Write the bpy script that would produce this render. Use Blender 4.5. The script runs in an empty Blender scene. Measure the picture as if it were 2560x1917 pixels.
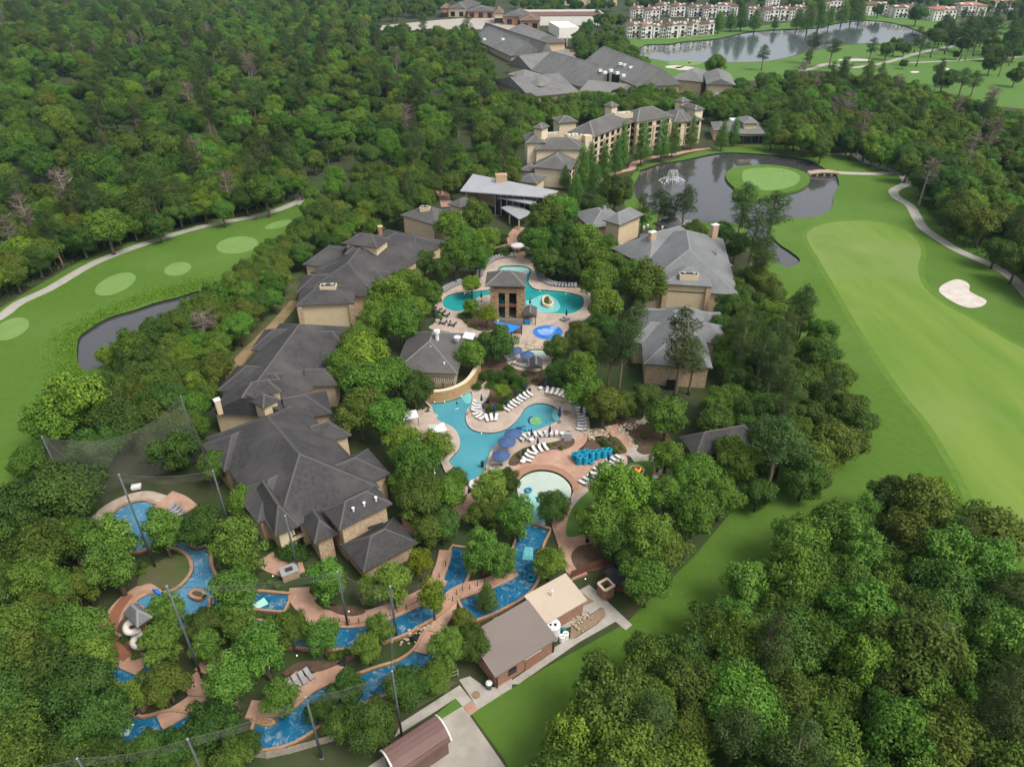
import bpy, bmesh, math, random
import numpy as np
from mathutils import Vector, Matrix
from mathutils.geometry import tessellate_polygon
R = math.radians
random.seed(7); RNG = np.random.default_rng(7)
scn = bpy.context.scene
COL = scn.collection
# ------------------------------------------------------------------ camera
CAM_H, PITCH, FPX = 90.0, R(33.0), 1776.0
cam = bpy.data.cameras.new('drone_camera'); camo = bpy.data.objects.new('drone_camera', cam); COL.objects.link(camo)
camo.location = (0, 0, CAM_H); camo.rotation_euler = (R(90) - PITCH, 0, 0)
cam.sensor_width = 36; cam.lens = FPX / 2560 * 36; cam.clip_end = 9000; cam.clip_start = 1
scn.camera = camo
# ------------------------------------------------------------------ sky and sun (thin bright overcast, sun behind the camera to the right)
SUN_EL, SUN_AZ = R(55), R(126)        # azimuth clockwise from +Y
w = bpy.data.worlds.new('World'); scn.world = w; w.use_nodes = True
nt = w.node_tree; nt.nodes.clear()
sky = nt.nodes.new('ShaderNodeTexSky'); sky.sky_type = 'NISHITA'; sky.sun_disc = False
sky.sun_elevation = SUN_EL; sky.sun_rotation = SUN_AZ; sky.air_density = 1.0; sky.dust_density = 4.0; sky.ozone_density = 1.0
hs = nt.nodes.new('ShaderNodeHueSaturation'); hs.inputs['Saturation'].default_value = 0.30
bg = nt.nodes.new('ShaderNodeBackground'); bg.inputs['Strength'].default_value = 0.15
ow = nt.nodes.new('ShaderNodeOutputWorld')
nt.links.new(sky.outputs[0], hs.inputs['Color']); nt.links.new(hs.outputs[0], bg.inputs['Color']); nt.links.new(bg.outputs[0], ow.inputs['Surface'])
sl = bpy.data.lights.new('sun', 'SUN'); sl.energy = 1.5; sl.angle = R(22); sl.color = (1, .95, .87)
so = bpy.data.objects.new('sun', sl); COL.objects.link(so)
sd = Vector((math.sin(SUN_AZ) * math.cos(SUN_EL), math.cos(SUN_AZ) * math.cos(SUN_EL), math.sin(SUN_EL)))
so.rotation_euler = (-sd).to_track_quat('-Z', 'Y').to_euler(); so.location = (60, -60, 160)
vs = scn.view_settings; vs.view_transform = 'Standard'; vs.look = 'None'; vs.gamma = 1; vs.exposure = 0.46; vs.use_curve_mapping = False
scn.render.engine = 'CYCLES'
cy = scn.cycles; cy.max_bounces = 5; cy.diffuse_bounces = 2; cy.glossy_bounces = 2; cy.transmission_bounces = 3; cy.transparent_max_bounces = 12; cy.volume_bounces = 0
cy.use_denoising = True; cy.sample_clamp_indirect = 6
cy.caustics_reflective = False; cy.caustics_refractive = False

# ------------------------------------------------------------------ survey: positions measured on the aerial photo, brought to the ground plan
CR = dict(O=(0,0,.8638),A=(0,0,2.572),B=(850,0,2.572),C=(1700,0,2.572),D=(0,640,2.572),E=(850,640,2.572),F=(1700,640,2.572),I=(0,1277,2.572),J=(850,1277,2.572),
 E1=(1060,640,5.257),E2=(980,930,4.246),E3=(1280,1040,5.018),B4=(1120,380,5.257),B5=(1290,230,4.416),B6=(1180,60,3.253),C7=(1540,0,4.424),D8=(490,540,3.568),
 R1=(480,980,3.764),R2=(160,1200,5.52),R3=(200,1440,5.027),R4=(600,1400,4.6),R5=(1180,1380,5.018),R6=(900,1680,5.821),R7=(1480,500,3.312),R8=(1080,0,4.809),S=(0,0,1))
CP, SP = math.cos(PITCH), math.sin(PITCH)
def G(c, x, y, z=0.0):
    a, b, k = CR[c]; X = (a + x / k - 1280) / FPX; Y = -(b + y / k - 958.5) / FPX
    ry, rz = CP + Y * SP, -SP + Y * CP
    t = (z - CAM_H) / rz
    return Vector((X * t, ry * t, z))
def GL(c, pts, z=0.0): return [G(c, x, y, z) for x, y in pts]
def proj(P):
    d = Vector(P) - Vector((0, 0, CAM_H)); a = d.y * CP - d.z * SP; u = d.y * SP + d.z * CP
    return 1280 + FPX * d.x / a, 958.5 - FPX * u / a
def HZ(c, bx, by, ty):
    b = G(c, bx, by); a0, b0, k = CR[c]; ty = b0 + ty / k; lo, hi = 0., 80.
    for _ in range(40):
        m = (lo + hi) / 2
        if proj((b.x, b.y, m))[1] > ty: lo = m
        else: hi = m
    return lo
def ppm(c, x, y, z=0.0):     # photo pixels (of that crop) per metre there
    p = G(c, x, y, z); return CR[c][2] * FPX / (p.y * CP + (CAM_H - z) * SP)

# ------------------------------------------------------------------ materials
MATS = {}
def mat(name, col, rough=.8, col2=None, scale=1.0, detail=5, bump=0, bscale=None, metal=0, stretch=None, spec=.3, objvar=0, contrast=(.35, .65), col3=None, scale3=.05, emit=None, estr=1.0, attr=None):
    if name in MATS: return MATS[name]
    m = bpy.data.materials.new(name); m.use_nodes = True; t = m.node_tree; N = t.nodes; L = t.links
    p = N['Principled BSDF']; p.inputs['Roughness'].default_value = rough; p.inputs['Metallic'].default_value = metal
    p.inputs['Specular IOR Level'].default_value = spec
    p.inputs['Base Color'].default_value = (*col, 1)
    out = None
    def noise(sc, det, st=None):
        tc = N.new('ShaderNodeTexCoord'); src = tc.outputs['Object']
        if st:
            mp = N.new('ShaderNodeMapping'); mp.inputs['Scale'].default_value = st; mp.inputs['Rotation'].default_value = (0, 0, stretch_rot.get(name, 0))
            L.new(src, mp.inputs[0]); src = mp.outputs[0]
        n = N.new('ShaderNodeTexNoise'); n.inputs['Scale'].default_value = sc; n.inputs['Detail'].default_value = det; n.inputs['Roughness'].default_value = .6
        L.new(src, n.inputs['Vector']); return n.outputs['Fac']
    if col2 is not None:
        f = noise(scale, detail, stretch)
        mr = N.new('ShaderNodeMapRange'); mr.inputs[1].default_value = contrast[0]; mr.inputs[2].default_value = contrast[1]
        L.new(f, mr.inputs[0])
        mx = N.new('ShaderNodeMix'); mx.data_type = 'RGBA'; mx.inputs[6].default_value = (*col, 1); mx.inputs[7].default_value = (*col2, 1)
        L.new(mr.outputs[0], mx.inputs[0]); out = mx.outputs[2]
    if col3 is not None:
        f = noise(scale3, 6)
        mr = N.new('ShaderNodeMapRange'); mr.inputs[1].default_value = .45; mr.inputs[2].default_value = .68
        L.new(f, mr.inputs[0])
        mx = N.new('ShaderNodeMix'); mx.data_type = 'RGBA'; mx.inputs[7].default_value = (*col3, 1)
        if out: L.new(out, mx.inputs[6])
        else: mx.inputs[6].default_value = (*col, 1)
        L.new(mr.outputs[0], mx.inputs[0]); out = mx.outputs[2]
    if out: L.new(out, p.inputs['Base Color'])
    if bump:
        f = noise(bscale or scale, 4)
        b = N.new('ShaderNodeBump'); b.inputs['Strength'].default_value = bump; b.inputs['Distance'].default_value = .1
        L.new(f, b.inputs['Height']); L.new(b.outputs[0], p.inputs['Normal'])
    if emit:
        p.inputs['Emission Color'].default_value = (*emit, 1); p.inputs['Emission Strength'].default_value = estr
    MATS[name] = m; return m
stretch_rot = {}
def leafmat(name, col, col2, var=.35, trans=.38, rough=.6):
    col, col2 = [c * 1.18 for c in col], [c * 1.14 for c in col2]
    m = bpy.data.materials.new(name); m.use_nodes = True; t = m.node_tree; N = t.nodes; L = t.links; N.clear()
    o = N.new('ShaderNodeOutputMaterial')
    at = N.new('ShaderNodeAttribute'); at.attribute_name = 'tint'
    oi = N.new('ShaderNodeObjectInfo')
    mx = N.new('ShaderNodeMix'); mx.data_type = 'RGBA'; mx.inputs[6].default_value = (*col, 1); mx.inputs[7].default_value = (*col2, 1)
    L.new(at.outputs['Fac'], mx.inputs[0])
    hsv = N.new('ShaderNodeHueSaturation')
    a1 = N.new('ShaderNodeMapRange'); a1.inputs[3].default_value = 1 - var; a1.inputs[4].default_value = 1 + var; L.new(oi.outputs['Random'], a1.inputs[0])
    a2 = N.new('ShaderNodeMath'); a2.operation = 'MULTIPLY'; a2.inputs[1].default_value = 7.13; L.new(oi.outputs['Random'], a2.inputs[0])
    a3 = N.new('ShaderNodeMath'); a3.operation = 'FRACT'; L.new(a2.outputs[0], a3.inputs[0])
    a4 = N.new('ShaderNodeMapRange'); a4.inputs[3].default_value = .478; a4.inputs[4].default_value = .52; L.new(a3.outputs[0], a4.inputs[0])
    L.new(a1.outputs[0], hsv.inputs['Value']); L.new(a4.outputs[0], hsv.inputs['Hue']); L.new(mx.outputs[2], hsv.inputs['Color'])
    d = N.new('ShaderNodeBsdfPrincipled'); d.inputs['Roughness'].default_value = rough; d.inputs['Specular IOR Level'].default_value = .25
    tr = N.new('ShaderNodeBsdfTranslucent'); ms = N.new('ShaderNodeMixShader'); ms.inputs[0].default_value = trans
    L.new(hsv.outputs[0], d.inputs['Base Color']); L.new(hsv.outputs[0], tr.inputs['Color'])
    L.new(d.outputs[0], ms.inputs[1]); L.new(tr.outputs[0], ms.inputs[2]); L.new(ms.outputs[0], o.inputs['Surface'])
    MATS[name] = m; return m
def watermat(name, tint, fac_t=.9, rough=.04, bump=.15, bscale=1.2, white=None, wscale=.6, wlim=(.55, .75), stretch=None):
    """clear tinted water: transparent tint under a Fresnel gloss, rippled; white = foam streaks"""
    m = bpy.data.materials.new(name); m.use_nodes = True; t = m.node_tree; N = t.nodes; L = t.links; N.clear()
    o = N.new('ShaderNodeOutputMaterial'); tc = N.new('ShaderNodeTexCoord')
    n = N.new('ShaderNodeTexNoise'); n.inputs['Scale'].default_value = bscale; n.inputs['Detail'].default_value = 4; L.new(tc.outputs['Object'], n.inputs['Vector'])
    b = N.new('ShaderNodeBump'); b.inputs['Strength'].default_value = bump; b.inputs['Distance'].default_value = .12; L.new(n.outputs['Fac'], b.inputs['Height'])
    tr = N.new('ShaderNodeBsdfTransparent'); tr.inputs[0].default_value = (*tint, 1)
    g = N.new('ShaderNodeBsdfGlossy'); g.inputs['Roughness'].default_value = rough; L.new(b.outputs[0], g.inputs['Normal'])
    fr = N.new('ShaderNodeFresnel'); fr.inputs[0].default_value = 1.33; L.new(b.outputs[0], fr.inputs['Normal'])
    ms = N.new('ShaderNodeMixShader'); L.new(fr.outputs[0], ms.inputs[0]); L.new(tr.outputs[0], ms.inputs[1]); L.new(g.outputs[0], ms.inputs[2])
    last = ms
    if white:
        n2 = N.new('ShaderNodeTexNoise'); n2.inputs['Scale'].default_value = wscale; n2.inputs['Detail'].default_value = 8; n2.inputs['Roughness'].default_value = .7; n2.inputs['Distortion'].default_value = 1.5
        L.new(tc.outputs['Object'], n2.inputs['Vector'])
        mr = N.new('ShaderNodeMapRange'); mr.inputs[1].default_value = wlim[0]; mr.inputs[2].default_value = wlim[1]; mr.inputs[4].default_value = white; L.new(n2.outputs['Fac'], mr.inputs[0])
        df = N.new('ShaderNodeBsdfDiffuse'); df.inputs[0].default_value = (.7, .78, .8, 1)
        m2 = N.new('ShaderNodeMixShader'); L.new(mr.outputs[0], m2.inputs[0]); L.new(ms.outputs[0], m2.inputs[1]); L.new(df.outputs[0], m2.inputs[2]); last = m2
    L.new(last.outputs[0], o.inputs['Surface']); MATS[name] = m; return m
def netmat(name, col, opacity):
    m = bpy.data.materials.new(name); m.use_nodes = True; t = m.node_tree; N = t.nodes; L = t.links; N.clear()
    o = N.new('ShaderNodeOutputMaterial'); tr = N.new('ShaderNodeBsdfTransparent'); d = N.new('ShaderNodeBsdfDiffuse'); d.inputs[0].default_value = (*col, 1)
    tc = N.new('ShaderNodeTexCoord'); n = N.new('ShaderNodeTexNoise'); n.inputs['Scale'].default_value = .15; n.inputs['Detail'].default_value = 6; L.new(tc.outputs['Object'], n.inputs['Vector'])
    mr = N.new('ShaderNodeMapRange'); mr.inputs[1].default_value = .3; mr.inputs[2].default_value = .7; mr.inputs[3].default_value = opacity * .6; mr.inputs[4].default_value = opacity * 1.3; L.new(n.outputs['Fac'], mr.inputs[0])
    ms = N.new('ShaderNodeMixShader'); L.new(mr.outputs[0], ms.inputs[0]); L.new(tr.outputs[0], ms.inputs[1]); L.new(d.outputs[0], ms.inputs[2]); L.new(ms.outputs[0], o.inputs['Surface'])
    MATS[name] = m; return m

# ------------------------------------------------------------------ objects
ORG = {}
def tag(o, label=None, cat=None, group=None, kind=None):
    if label: o['label'] = label
    if cat: o['category'] = cat
    if group: o['group'] = group
    if kind: o['kind'] = kind
    return o
def thing(name, loc, label, cat, group=None):
    o = bpy.data.objects.new(name, None); COL.objects.link(o); o.location = loc; o.empty_display_size = .5
    ORG[o.name] = Vector(loc); return tag(o, label, cat, group)
class MB:
    def __init__(s): s.v = []; s.f = []; s.m = []
    def add(s, vs, fs, mi=0):
        b = len(s.v); s.v += [tuple(v) for v in vs]; s.f += [tuple(b + i for i in f) for f in fs]; s.m += [mi] * len(fs)
    def box(s, c, d, mi=0, rz=0, ax=None):
        hx, hy, hz = d[0] / 2, d[1] / 2, d[2] / 2; cs, sn = math.cos(rz), math.sin(rz); vs = []
        for z in (-hz, hz):
            for x, y in ((-hx, -hy), (hx, -hy), (hx, hy), (-hx, hy)):
                vs.append((c[0] + x * cs - y * sn, c[1] + x * sn + y * cs, c[2] + z))
        s.add(vs, [(3, 2, 1, 0), (4, 5, 6, 7), (0, 1, 5, 4), (1, 2, 6, 5), (2, 3, 7, 6), (3, 0, 4, 7)], mi)
    def prism(s, poly, z0, z1, mi=0, cap=True):
        n = len(poly); vs = [(p[0], p[1], z0) for p in poly] + [(p[0], p[1], z1) for p in poly]
        fs = [(i, (i + 1) % n, n + (i + 1) % n, n + i) for i in range(n)]
        if area2(poly) < 0: fs = [f[::-1] for f in fs]
        s.add(vs, fs, mi)
        if cap:
            tp = tess([poly]); 
            s.add([(p[0], p[1], z1) for p in poly], tp, mi)
    def tube(s, pts, r, n=6, mi=0, cap=True):
        rs = r if isinstance(r, (list, tuple)) else [r] * len(pts)
        pts = [Vector(p) for p in pts]; b = len(s.v); up = Vector((0, 0, 1)); prev = None
        for i, p in enumerate(pts):
            d = (pts[min(i + 1, len(pts) - 1)] - pts[max(i - 1, 0)])
            if d.length < 1e-6: d = Vector((0, 0, 1))
            d.normalize()
            if prev is None:
                a = d.cross(up); a = a.normalized() if a.length > 1e-3 else Vector((1, 0, 0))
            else:
                a = prev - d * prev.dot(d); a = a.normalized() if a.length > 1e-4 else Vector((1, 0, 0))
            prev = a; c = d.cross(a)
            for k in range(n):
                th = 2 * math.pi * k / n; q = p + (a * math.cos(th) + c * math.sin(th)) * rs[i]; s.v.append(tuple(q))
        for i in range(len(pts) - 1):
            for k in range(n):
                s.f.append((b + i * n + k, b + i * n + (k + 1) % n, b + (i + 1) * n + (k + 1) % n, b + (i + 1) * n + k)); s.m.append(mi)
        if cap:
            s.f.append(tuple(b + k for k in range(n))[::-1]); s.m.append(mi)
            e = b + (len(pts) - 1) * n; s.f.append(tuple(e + k for k in range(n))); s.m.append(mi)
    def lathe(s, prof, c=(0, 0, 0), n=12, mi=0):
        b = len(s.v)
        for r, z in prof:
            for k in range(n):
                a = 2 * math.pi * k / n; s.v.append((c[0] + r * math.cos(a), c[1] + r * math.sin(a), c[2] + z))
        for i in range(len(prof) - 1):
            for k in range(n):
                s.f.append((b + i * n + k, b + i * n + (k + 1) % n, b + (i + 1) * n + (k + 1) % n, b + (i + 1) * n + k)); s.m.append(mi)
    def mesh(s, name, mats, org=(0, 0, 0), smooth=False):
        me = bpy.data.meshes.new(name); o = org
        me.from_pydata([(v[0] - o[0], v[1] - o[1], v[2] - o[2]) for v in s.v], [], s.f)
        mats = mats if isinstance(mats, (list, tuple)) else [mats]
        for m in mats: me.materials.append(MATS[m] if isinstance(m, str) else m)
        if len(mats) > 1: me.polygons.foreach_set('material_index', s.m)
        if smooth: me.polygons.foreach_set('use_smooth', [True] * len(me.polygons))
        me.update(); return me
    def part(s, name, mats, parent, smooth=False, label=None, kind=None):
        root = parent
        og = ORG[parent.name]; o = bpy.data.objects.new(name, s.mesh(name, mats, og, smooth)); COL.objects.link(o); o.parent = parent
        ORG[o.name] = og; return tag(o, label, kind=kind)
    def obj(s, name, mats, label=None, cat=None, group=None, kind=None, smooth=False, org=None):
        if org is None:
            if kind in ('structure', 'stuff') or not s.v: org = (0, 0, 0)
            else:
                xs = [v[0] for v in s.v]; ys = [v[1] for v in s.v]; org = ((min(xs) + max(xs)) / 2, (min(ys) + max(ys)) / 2, min(v[2] for v in s.v))
        o = bpy.data.objects.new(name, s.mesh(name, mats, org, smooth)); COL.objects.link(o); o.location = org; ORG[o.name] = Vector(org)
        return tag(o, label, cat, group, kind)
def link(name, me, parent=None, loc=(0, 0, 0), rz=0, scale=None):
    o = bpy.data.objects.new(name, me); COL.objects.link(o); o.location = loc; o.rotation_euler = (0, 0, rz)
    if scale: o.scale = scale
    if parent: o.parent = parent
    return o
def area2(p): return sum(p[i][0] * p[(i + 1) % len(p)][1] - p[(i + 1) % len(p)][0] * p[i][1] for i in range(len(p)))
def tess(loops):
    """triangles of a polygon with holes, facing up"""
    flat = [Vector((p[0], p[1], 0)) for l in loops for p in l]
    tr = tessellate_polygon([[Vector((p[0], p[1], 0)) for p in l] for l in loops]); out = []
    for a, b, c in tr:
        cr = (flat[b] - flat[a]).cross(flat[c] - flat[a]).z
        if abs(cr) < 1e-9: continue
        out.append((a, b, c) if cr > 0 else (a, c, b))
    return out
def smooth_poly(pts, sub=4, closed=True):
    """Catmull-Rom through the points"""
    pts = [Vector(p) for p in pts]; n = len(pts); out = []
    rng = range(n) if closed else range(n - 1)
    for i in rng:
        if closed: p0, p1, p2, p3 = pts[i - 1], pts[i], pts[(i + 1) % n], pts[(i + 2) % n]
        else: p0, p1, p2, p3 = pts[max(i - 1, 0)], pts[i], pts[i + 1], pts[min(i + 2, n - 1)]
        for k in range(sub):
            t = k / sub
            out.append(.5 * ((2 * p1) + (p2 - p0) * t + (2 * p0 - 5 * p1 + 4 * p2 - p3) * t * t + (3 * p1 - p0 - 3 * p2 + p3) * t ** 3))
    if not closed: out.append(pts[-1])
    return out
def sheet(name, loops, z, mt, skirt=0, kind='structure', parent=None, **kw):
    m = MB(); flat = [(p[0], p[1], z) for l in loops for p in l]; m.add(flat, tess(loops))
    if skirt:
        for l in loops:
            n = len(l)
            for i in range(n):
                a, b = l[i], l[(i + 1) % n]; m.add([(a[0], a[1], z), (b[0], b[1], z), (b[0], b[1], z - skirt), (a[0], a[1], z - skirt)], [(0, 1, 2, 3)])
    if parent: return m.part(name, mt, parent)
    return m.obj(name, mt, kind=kind, **kw)
def ribbon_pts(pts, w):
    pts = [Vector((p[0], p[1], 0)) for p in pts]; L, Rr = [], []
    ws = w if isinstance(w, (list, tuple)) else [w] * len(pts)
    for i, p in enumerate(pts):
        d = pts[min(i + 1, len(pts) - 1)] - pts[max(i - 1, 0)]; d.normalize(); nrm = Vector((-d.y, d.x, 0)); L.append(p + nrm * ws[i] / 2); Rr.append(p - nrm * ws[i] / 2)
    return L, Rr
def ribbon(m, pts, w, z, mi=0, z0=None):
    L, Rr = ribbon_pts(pts, w); n = len(L)
    vs = [(p.x, p.y, z) for p in L] + [(p.x, p.y, z) for p in Rr]
    m.add(vs, [(i, n + i, n + i + 1, i + 1) for i in range(n - 1)], mi)
    if z0 is not None:
        for S, fl in ((L, 0), (Rr, 1)):
            vs = [(p.x, p.y, z) for p in S] + [(p.x, p.y, z0) for p in S]
            m.add(vs, [((i, i + 1, n + i + 1, n + i) if fl else (i, n + i, n + i + 1, i + 1)) for i in range(n - 1)], mi)
        for i in (0, n - 1):
            m.add([(L[i].x, L[i].y, z), (Rr[i].x, Rr[i].y, z), (Rr[i].x, Rr[i].y, z0), (L[i].x, L[i].y, z0)], [(0, 1, 2, 3)], mi)
def inpoly(p, poly):
    x, y = p[0], p[1]; c = False; j = len(poly) - 1
    for i in range(len(poly)):
        xi, yi, xj, yj = poly[i][0], poly[i][1], poly[j][0], poly[j][1]
        if (yi > y) != (yj > y) and x < (xj - xi) * (y - yi) / (yj - yi) + xi: c = not c
        j = i
    return c
def ell(c, x, y, rx, ry, rot=0, n=28, z=0):
    out = []
    for k in range(n):
        a = 2 * math.pi * k / n; u, v = rx * math.cos(a), ry * math.sin(a); out.append(G(c, x + u * math.cos(rot) - v * math.sin(rot), y + u * math.sin(rot) + v * math.cos(rot), z))
    return out
ORD = ['first','second','third','fourth','fifth','sixth','seventh','eighth','ninth','tenth','eleventh','twelfth','thirteenth','fourteenth','fifteenth','sixteenth','seventeenth','eighteenth','nineteenth','twentieth','twenty-first','twenty-second','twenty-third','twenty-fourth','twenty-fifth','twenty-sixth','twenty-seventh','twenty-eighth','twenty-ninth','thirtieth']
# ================================================================== GROUND, GOLF COURSE, WATER
mat('forest_floor', (.030, .050, .014), .95, (.065, .060, .030), .25, 6, col3=(.035, .07, .015), scale3=.04)
mat('rough_grass', (.056, .132, .009), .9, (.088, .162, .015), .6, 10, bump=.5, bscale=3, contrast=(.25, .75), col3=(.095, .175, .025), scale3=.03)
stretch_rot['fairway_grass'] = .55
mat('fairway_grass', (.102, .196, .020), .9, (.165, .242, .036), .10, 10, bump=.3, bscale=4, col3=(.175, .24, .066), scale3=.022, stretch=(1, .16, 1))
mat('green_grass', (.165, .27, .070), .9, (.14, .25, .06), .25, 6)
mat('lawn_grass', (.072, .160, .021), .9, (.098, .19, .030), .3, 7, bump=.3, bscale=3)
mat('dull_grass', (.06, .10, .022), .9, (.11, .10, .05), .3, 7, bump=.3, bscale=3)
mat('concrete_path', (.36, .33, .28), .9, (.44, .41, .36), .8, 8, bump=.1, bscale=6)
mat('grey_path', (.33, .315, .27), .9, (.40, .38, .33), .5, 9)
mat('driveway', (.40, .36, .30), .9, (.30, .27, .22), .22, 8, bump=.1, bscale=6, col3=(.46, .43, .37), scale3=.15)
mat('pink_concrete', (.43, .255, .18), .85, (.51, .32, .235), .9, 9, col3=(.37, .215, .15), scale3=.3)
mat('tan_concrete', (.42, .33, .265), .85, (.50, .41, .34), .9, 9, col3=(.35, .27, .21), scale3=.22)
mat('brown_concrete', (.25, .10, .055), .8, (.30, .13, .075), .5, 8)
mat('parking', (.36, .33, .28), .9, (.42, .38, .33), .1, 6)
mat('sand', (.62, .57, .51), .95, (.50, .44, .38), .35, 9, bump=.4, bscale=2)
mat('dirt', (.32, .21, .12), .95, (.16, .15, .055), .25, 7, contrast=(.4, .7))
mat('mulch', (.085, .052, .034), .95, (.13, .085, .055), 1.2, 8, bump=.6, bscale=6)
mat('gravel', (.22, .15, .095), .95, (.34, .25, .17), 4, 6, bump=.8, bscale=8)
mat('coping', (.43, .28, .18), .8, (.36, .22, .13), 1.0, 8)
mat('coping_wall', (.30, .15, .07), .85, (.40, .23, .12), 3.0, 6, bump=.5, bscale=4)
m = mat('pond_water', (.058, .056, .058), .06, spec=1.0, bump=.05, bscale=1.2)
mat('lake_water', (.10, .115, .125), .07, spec=1.0, bump=.05, bscale=.7)

lake = smooth_poly(GL('C', [(-290, 330), (-220, 290), (-60, 285), (0, 272), (130, 262), (250, 250), (400, 215), (520, 200), (740, 188), (900, 180), (1000, 152), (1200, 132), (1350, 145), (1480, 180), (1560, 215), (1600, 250), (1560, 290), (1400, 286), (1250, 281), (1070, 287), (900, 318), (820, 335), (720, 362), (620, 385), (500, 398), (300, 402), (0, 402), (-150, 385), (-260, 360)]), 3)
pond = smooth_poly(GL('C', [(-275, 1150), (-255, 1105), (-270, 1072), (-180, 1052), (-60, 1042), (60, 1022), (200, 992), (330, 981), (600, 997), (760, 1018), (860, 1045), (930, 1085), (1000, 1118), (1022, 1190), (990, 1260), (980, 1330), (940, 1370), (850, 1396), (700, 1406), (600, 1420), (560, 1480), (640, 1570), (700, 1610), (765, 1660), (762, 1690), (700, 1720), (620, 1680), (540, 1590), (440, 1520), (400, 1440), (200, 1430), (0, 1420), (-150, 1370), (-270, 1290), (-300, 1210)]), 3)
pond_l = smooth_poly(GL('D', [(1155, 262), (1010, 297), (870, 345), (700, 395), (560, 478), (505, 530), (494, 640), (510, 705), (545, 735), (640, 712), (740, 640), (860, 565), (1000, 480), (1150, 385), (1260, 310), (1330, 250), (1270, 225)]), 3)
WATER = [lake, pond, pond_l]
BIG = [Vector((-2600, 10)), Vector((2600, 10)), Vector((2600, 4200)), Vector((-2600, 4200))]
isl = smooth_poly(GL('C', [(290, 1130), (320, 1095), (400, 1072), (560, 1064), (700, 1080), (800, 1112), (835, 1150), (820, 1190), (760, 1225), (650, 1250), (560, 1275), (450, 1292), (370, 1285), (335, 1260), (350, 1215), (310, 1175)]), 3)
# pools and river basins are sunk into the ground too; they are defined here so that the ground leaves them open
pool_a = smooth_poly(GL('E1', [(245, 620), (265, 570), (315, 530), (400, 505), (520, 490), (640, 480), (760, 468), (850, 450), (900, 380), (940, 260), (985, 165), (1080, 140), (1200, 136), (1310, 146), (1390, 175), (1413, 225), (1385, 300), (1378, 370), (1430, 430), (1500, 455), (1600, 460), (1750, 472), (1900, 495), (2010, 520), (2085, 555), (2100, 640), (2050, 720), (1950, 765), (1850, 775), (1700, 770), (1560, 757), (1470, 735), (1400, 700), (1330, 655), (1250, 600), (1100, 560), (960, 530), (860, 528), (760, 542), (695, 570), (672, 620), (650, 680), (600, 715), (480, 735), (380, 735), (300, 705), (258, 668)], 0), 3)
pool_b = smooth_poly(GL('E2', [(372, 318), (450, 335), (560, 325), (680, 292), (760, 252), (828, 217), (850, 245), (852, 300), (835, 360), (805, 400), (785, 450), (785, 520), (810, 580), (860, 625), (950, 650), (1060, 655), (1170, 635), (1280, 570), (1360, 480), (1400, 410), (1450, 370), (1530, 345), (1620, 345), (1710, 375), (1770, 420), (1795, 460), (1780, 510), (1740, 540), (1640, 590), (1520, 635), (1400, 655), (1300, 675), (1220, 710), (1140, 760), (1070, 820), (1030, 890), (1010, 960), (985, 1040), (945, 1100), (880, 1145), (830, 1170), (770, 1160), (730, 1140), (690, 1080), (640, 1010), (605, 960), (640, 910), (690, 860), (720, 800), (720, 720), (690, 650), (640, 595), (570, 560), (500, 530), (480, 500), (490, 470), (440, 440), (430, 390), (400, 350)], 0), 3)
pool_c = smooth_poly(GL('E2', [(1330, 1250), (1340, 1180), (1400, 1112), (1500, 1068), (1620, 1058), (1740, 1085), (1830, 1140), (1890, 1212), (1902, 1280), (1878, 1345), (1800, 1425), (1715, 1480), (1655, 1540), (1628, 1610)], 0), 3, closed=False)
pool_c += GL('J', [(1318, 20), (1318, 104)]) + GL('J', [(1226, 104), (1226, 20)])
pool_c += smooth_poly(GL('E2', [(1476, 1600), (1465, 1500), (1405, 1415), (1350, 1340), (1330, 1250)], 0), 3, closed=False)[:-1]
pool_d = smooth_poly(GL('R2', [(240, 1130), (275, 1030), (340, 930), (440, 760), (560, 590), (690, 470), (800, 385), (920, 335), (1060, 305), (1190, 315), (1280, 360), (1370, 460), (1450, 600), (1560, 760), (1650, 860), (1760, 950), (1880, 960), (2000, 950), (2010, 1130), (2050, 1280), (2130, 1390), (2250, 1500), (2300, 1640), (2260, 1780), (2100, 1900), (1900, 2000), (1650, 2040), (1480, 1960), (1250, 1880), (1110, 1760), (1000, 1690), (1020, 1600), (1130, 1575), (1300, 1590), (1490, 1560), (1640, 1470), (1760, 1330), (1795, 1210), (1755, 1080), (1650, 985), (1500, 930), (1300, 900), (1080, 990), (900, 1000), (700, 1020), (500, 1090), (350, 1180)], 0), 2)
def riv(c, pts, w):
    ctr = smooth_poly(GL(c, pts), 3, closed=False); L, Rr = ribbon_pts(ctr, w); return L + Rr[::-1]
river_1 = riv('J', [(1272, 106), (1228, 190), (1203, 270), (1196, 360), (1170, 450), (1110, 510), (1010, 565), (900, 615), (800, 650)], 4.6)
river_2 = riv('J', [(800, 250), (765, 350), (728, 440), (685, 525), (600, 610), (480, 680), (370, 740), (200, 790), (40, 815), (-130, 815), (-300, 800), (-440, 815), (-600, 780)], 4.2)
river_3 = riv('J', [(640, 800), (560, 945), (420, 1050), (240, 1110), (60, 1180), (-110, 1240), (-220, 1340), (-370, 1420), (-560, 1440)], 4.4)
river_4 = riv('I', [(1180, 1420), (1060, 1400), (950, 1430), (840, 1440), (760, 1390), (770, 1300), (850, 1230), (900, 1150), (880, 1060), (790, 990), (700, 900), (560, 830), (430, 790), (370, 720)], 4.4)
river_5 = riv('I', [(1360, 620), (1480, 590), (1620, 580), (1740, 590), (1850, 600)], 3.2)
splash = ell('E1', 1628, 1018, 196, 94)
spa = ell('E1', 1480, 1310, 185, 72)
BASINS = [pool_a, pool_b, pool_c, pool_d, river_1, river_2, river_3, river_4, river_5, spa]
DZ = 0.35       # resort paving level above the woods' floor
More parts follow.
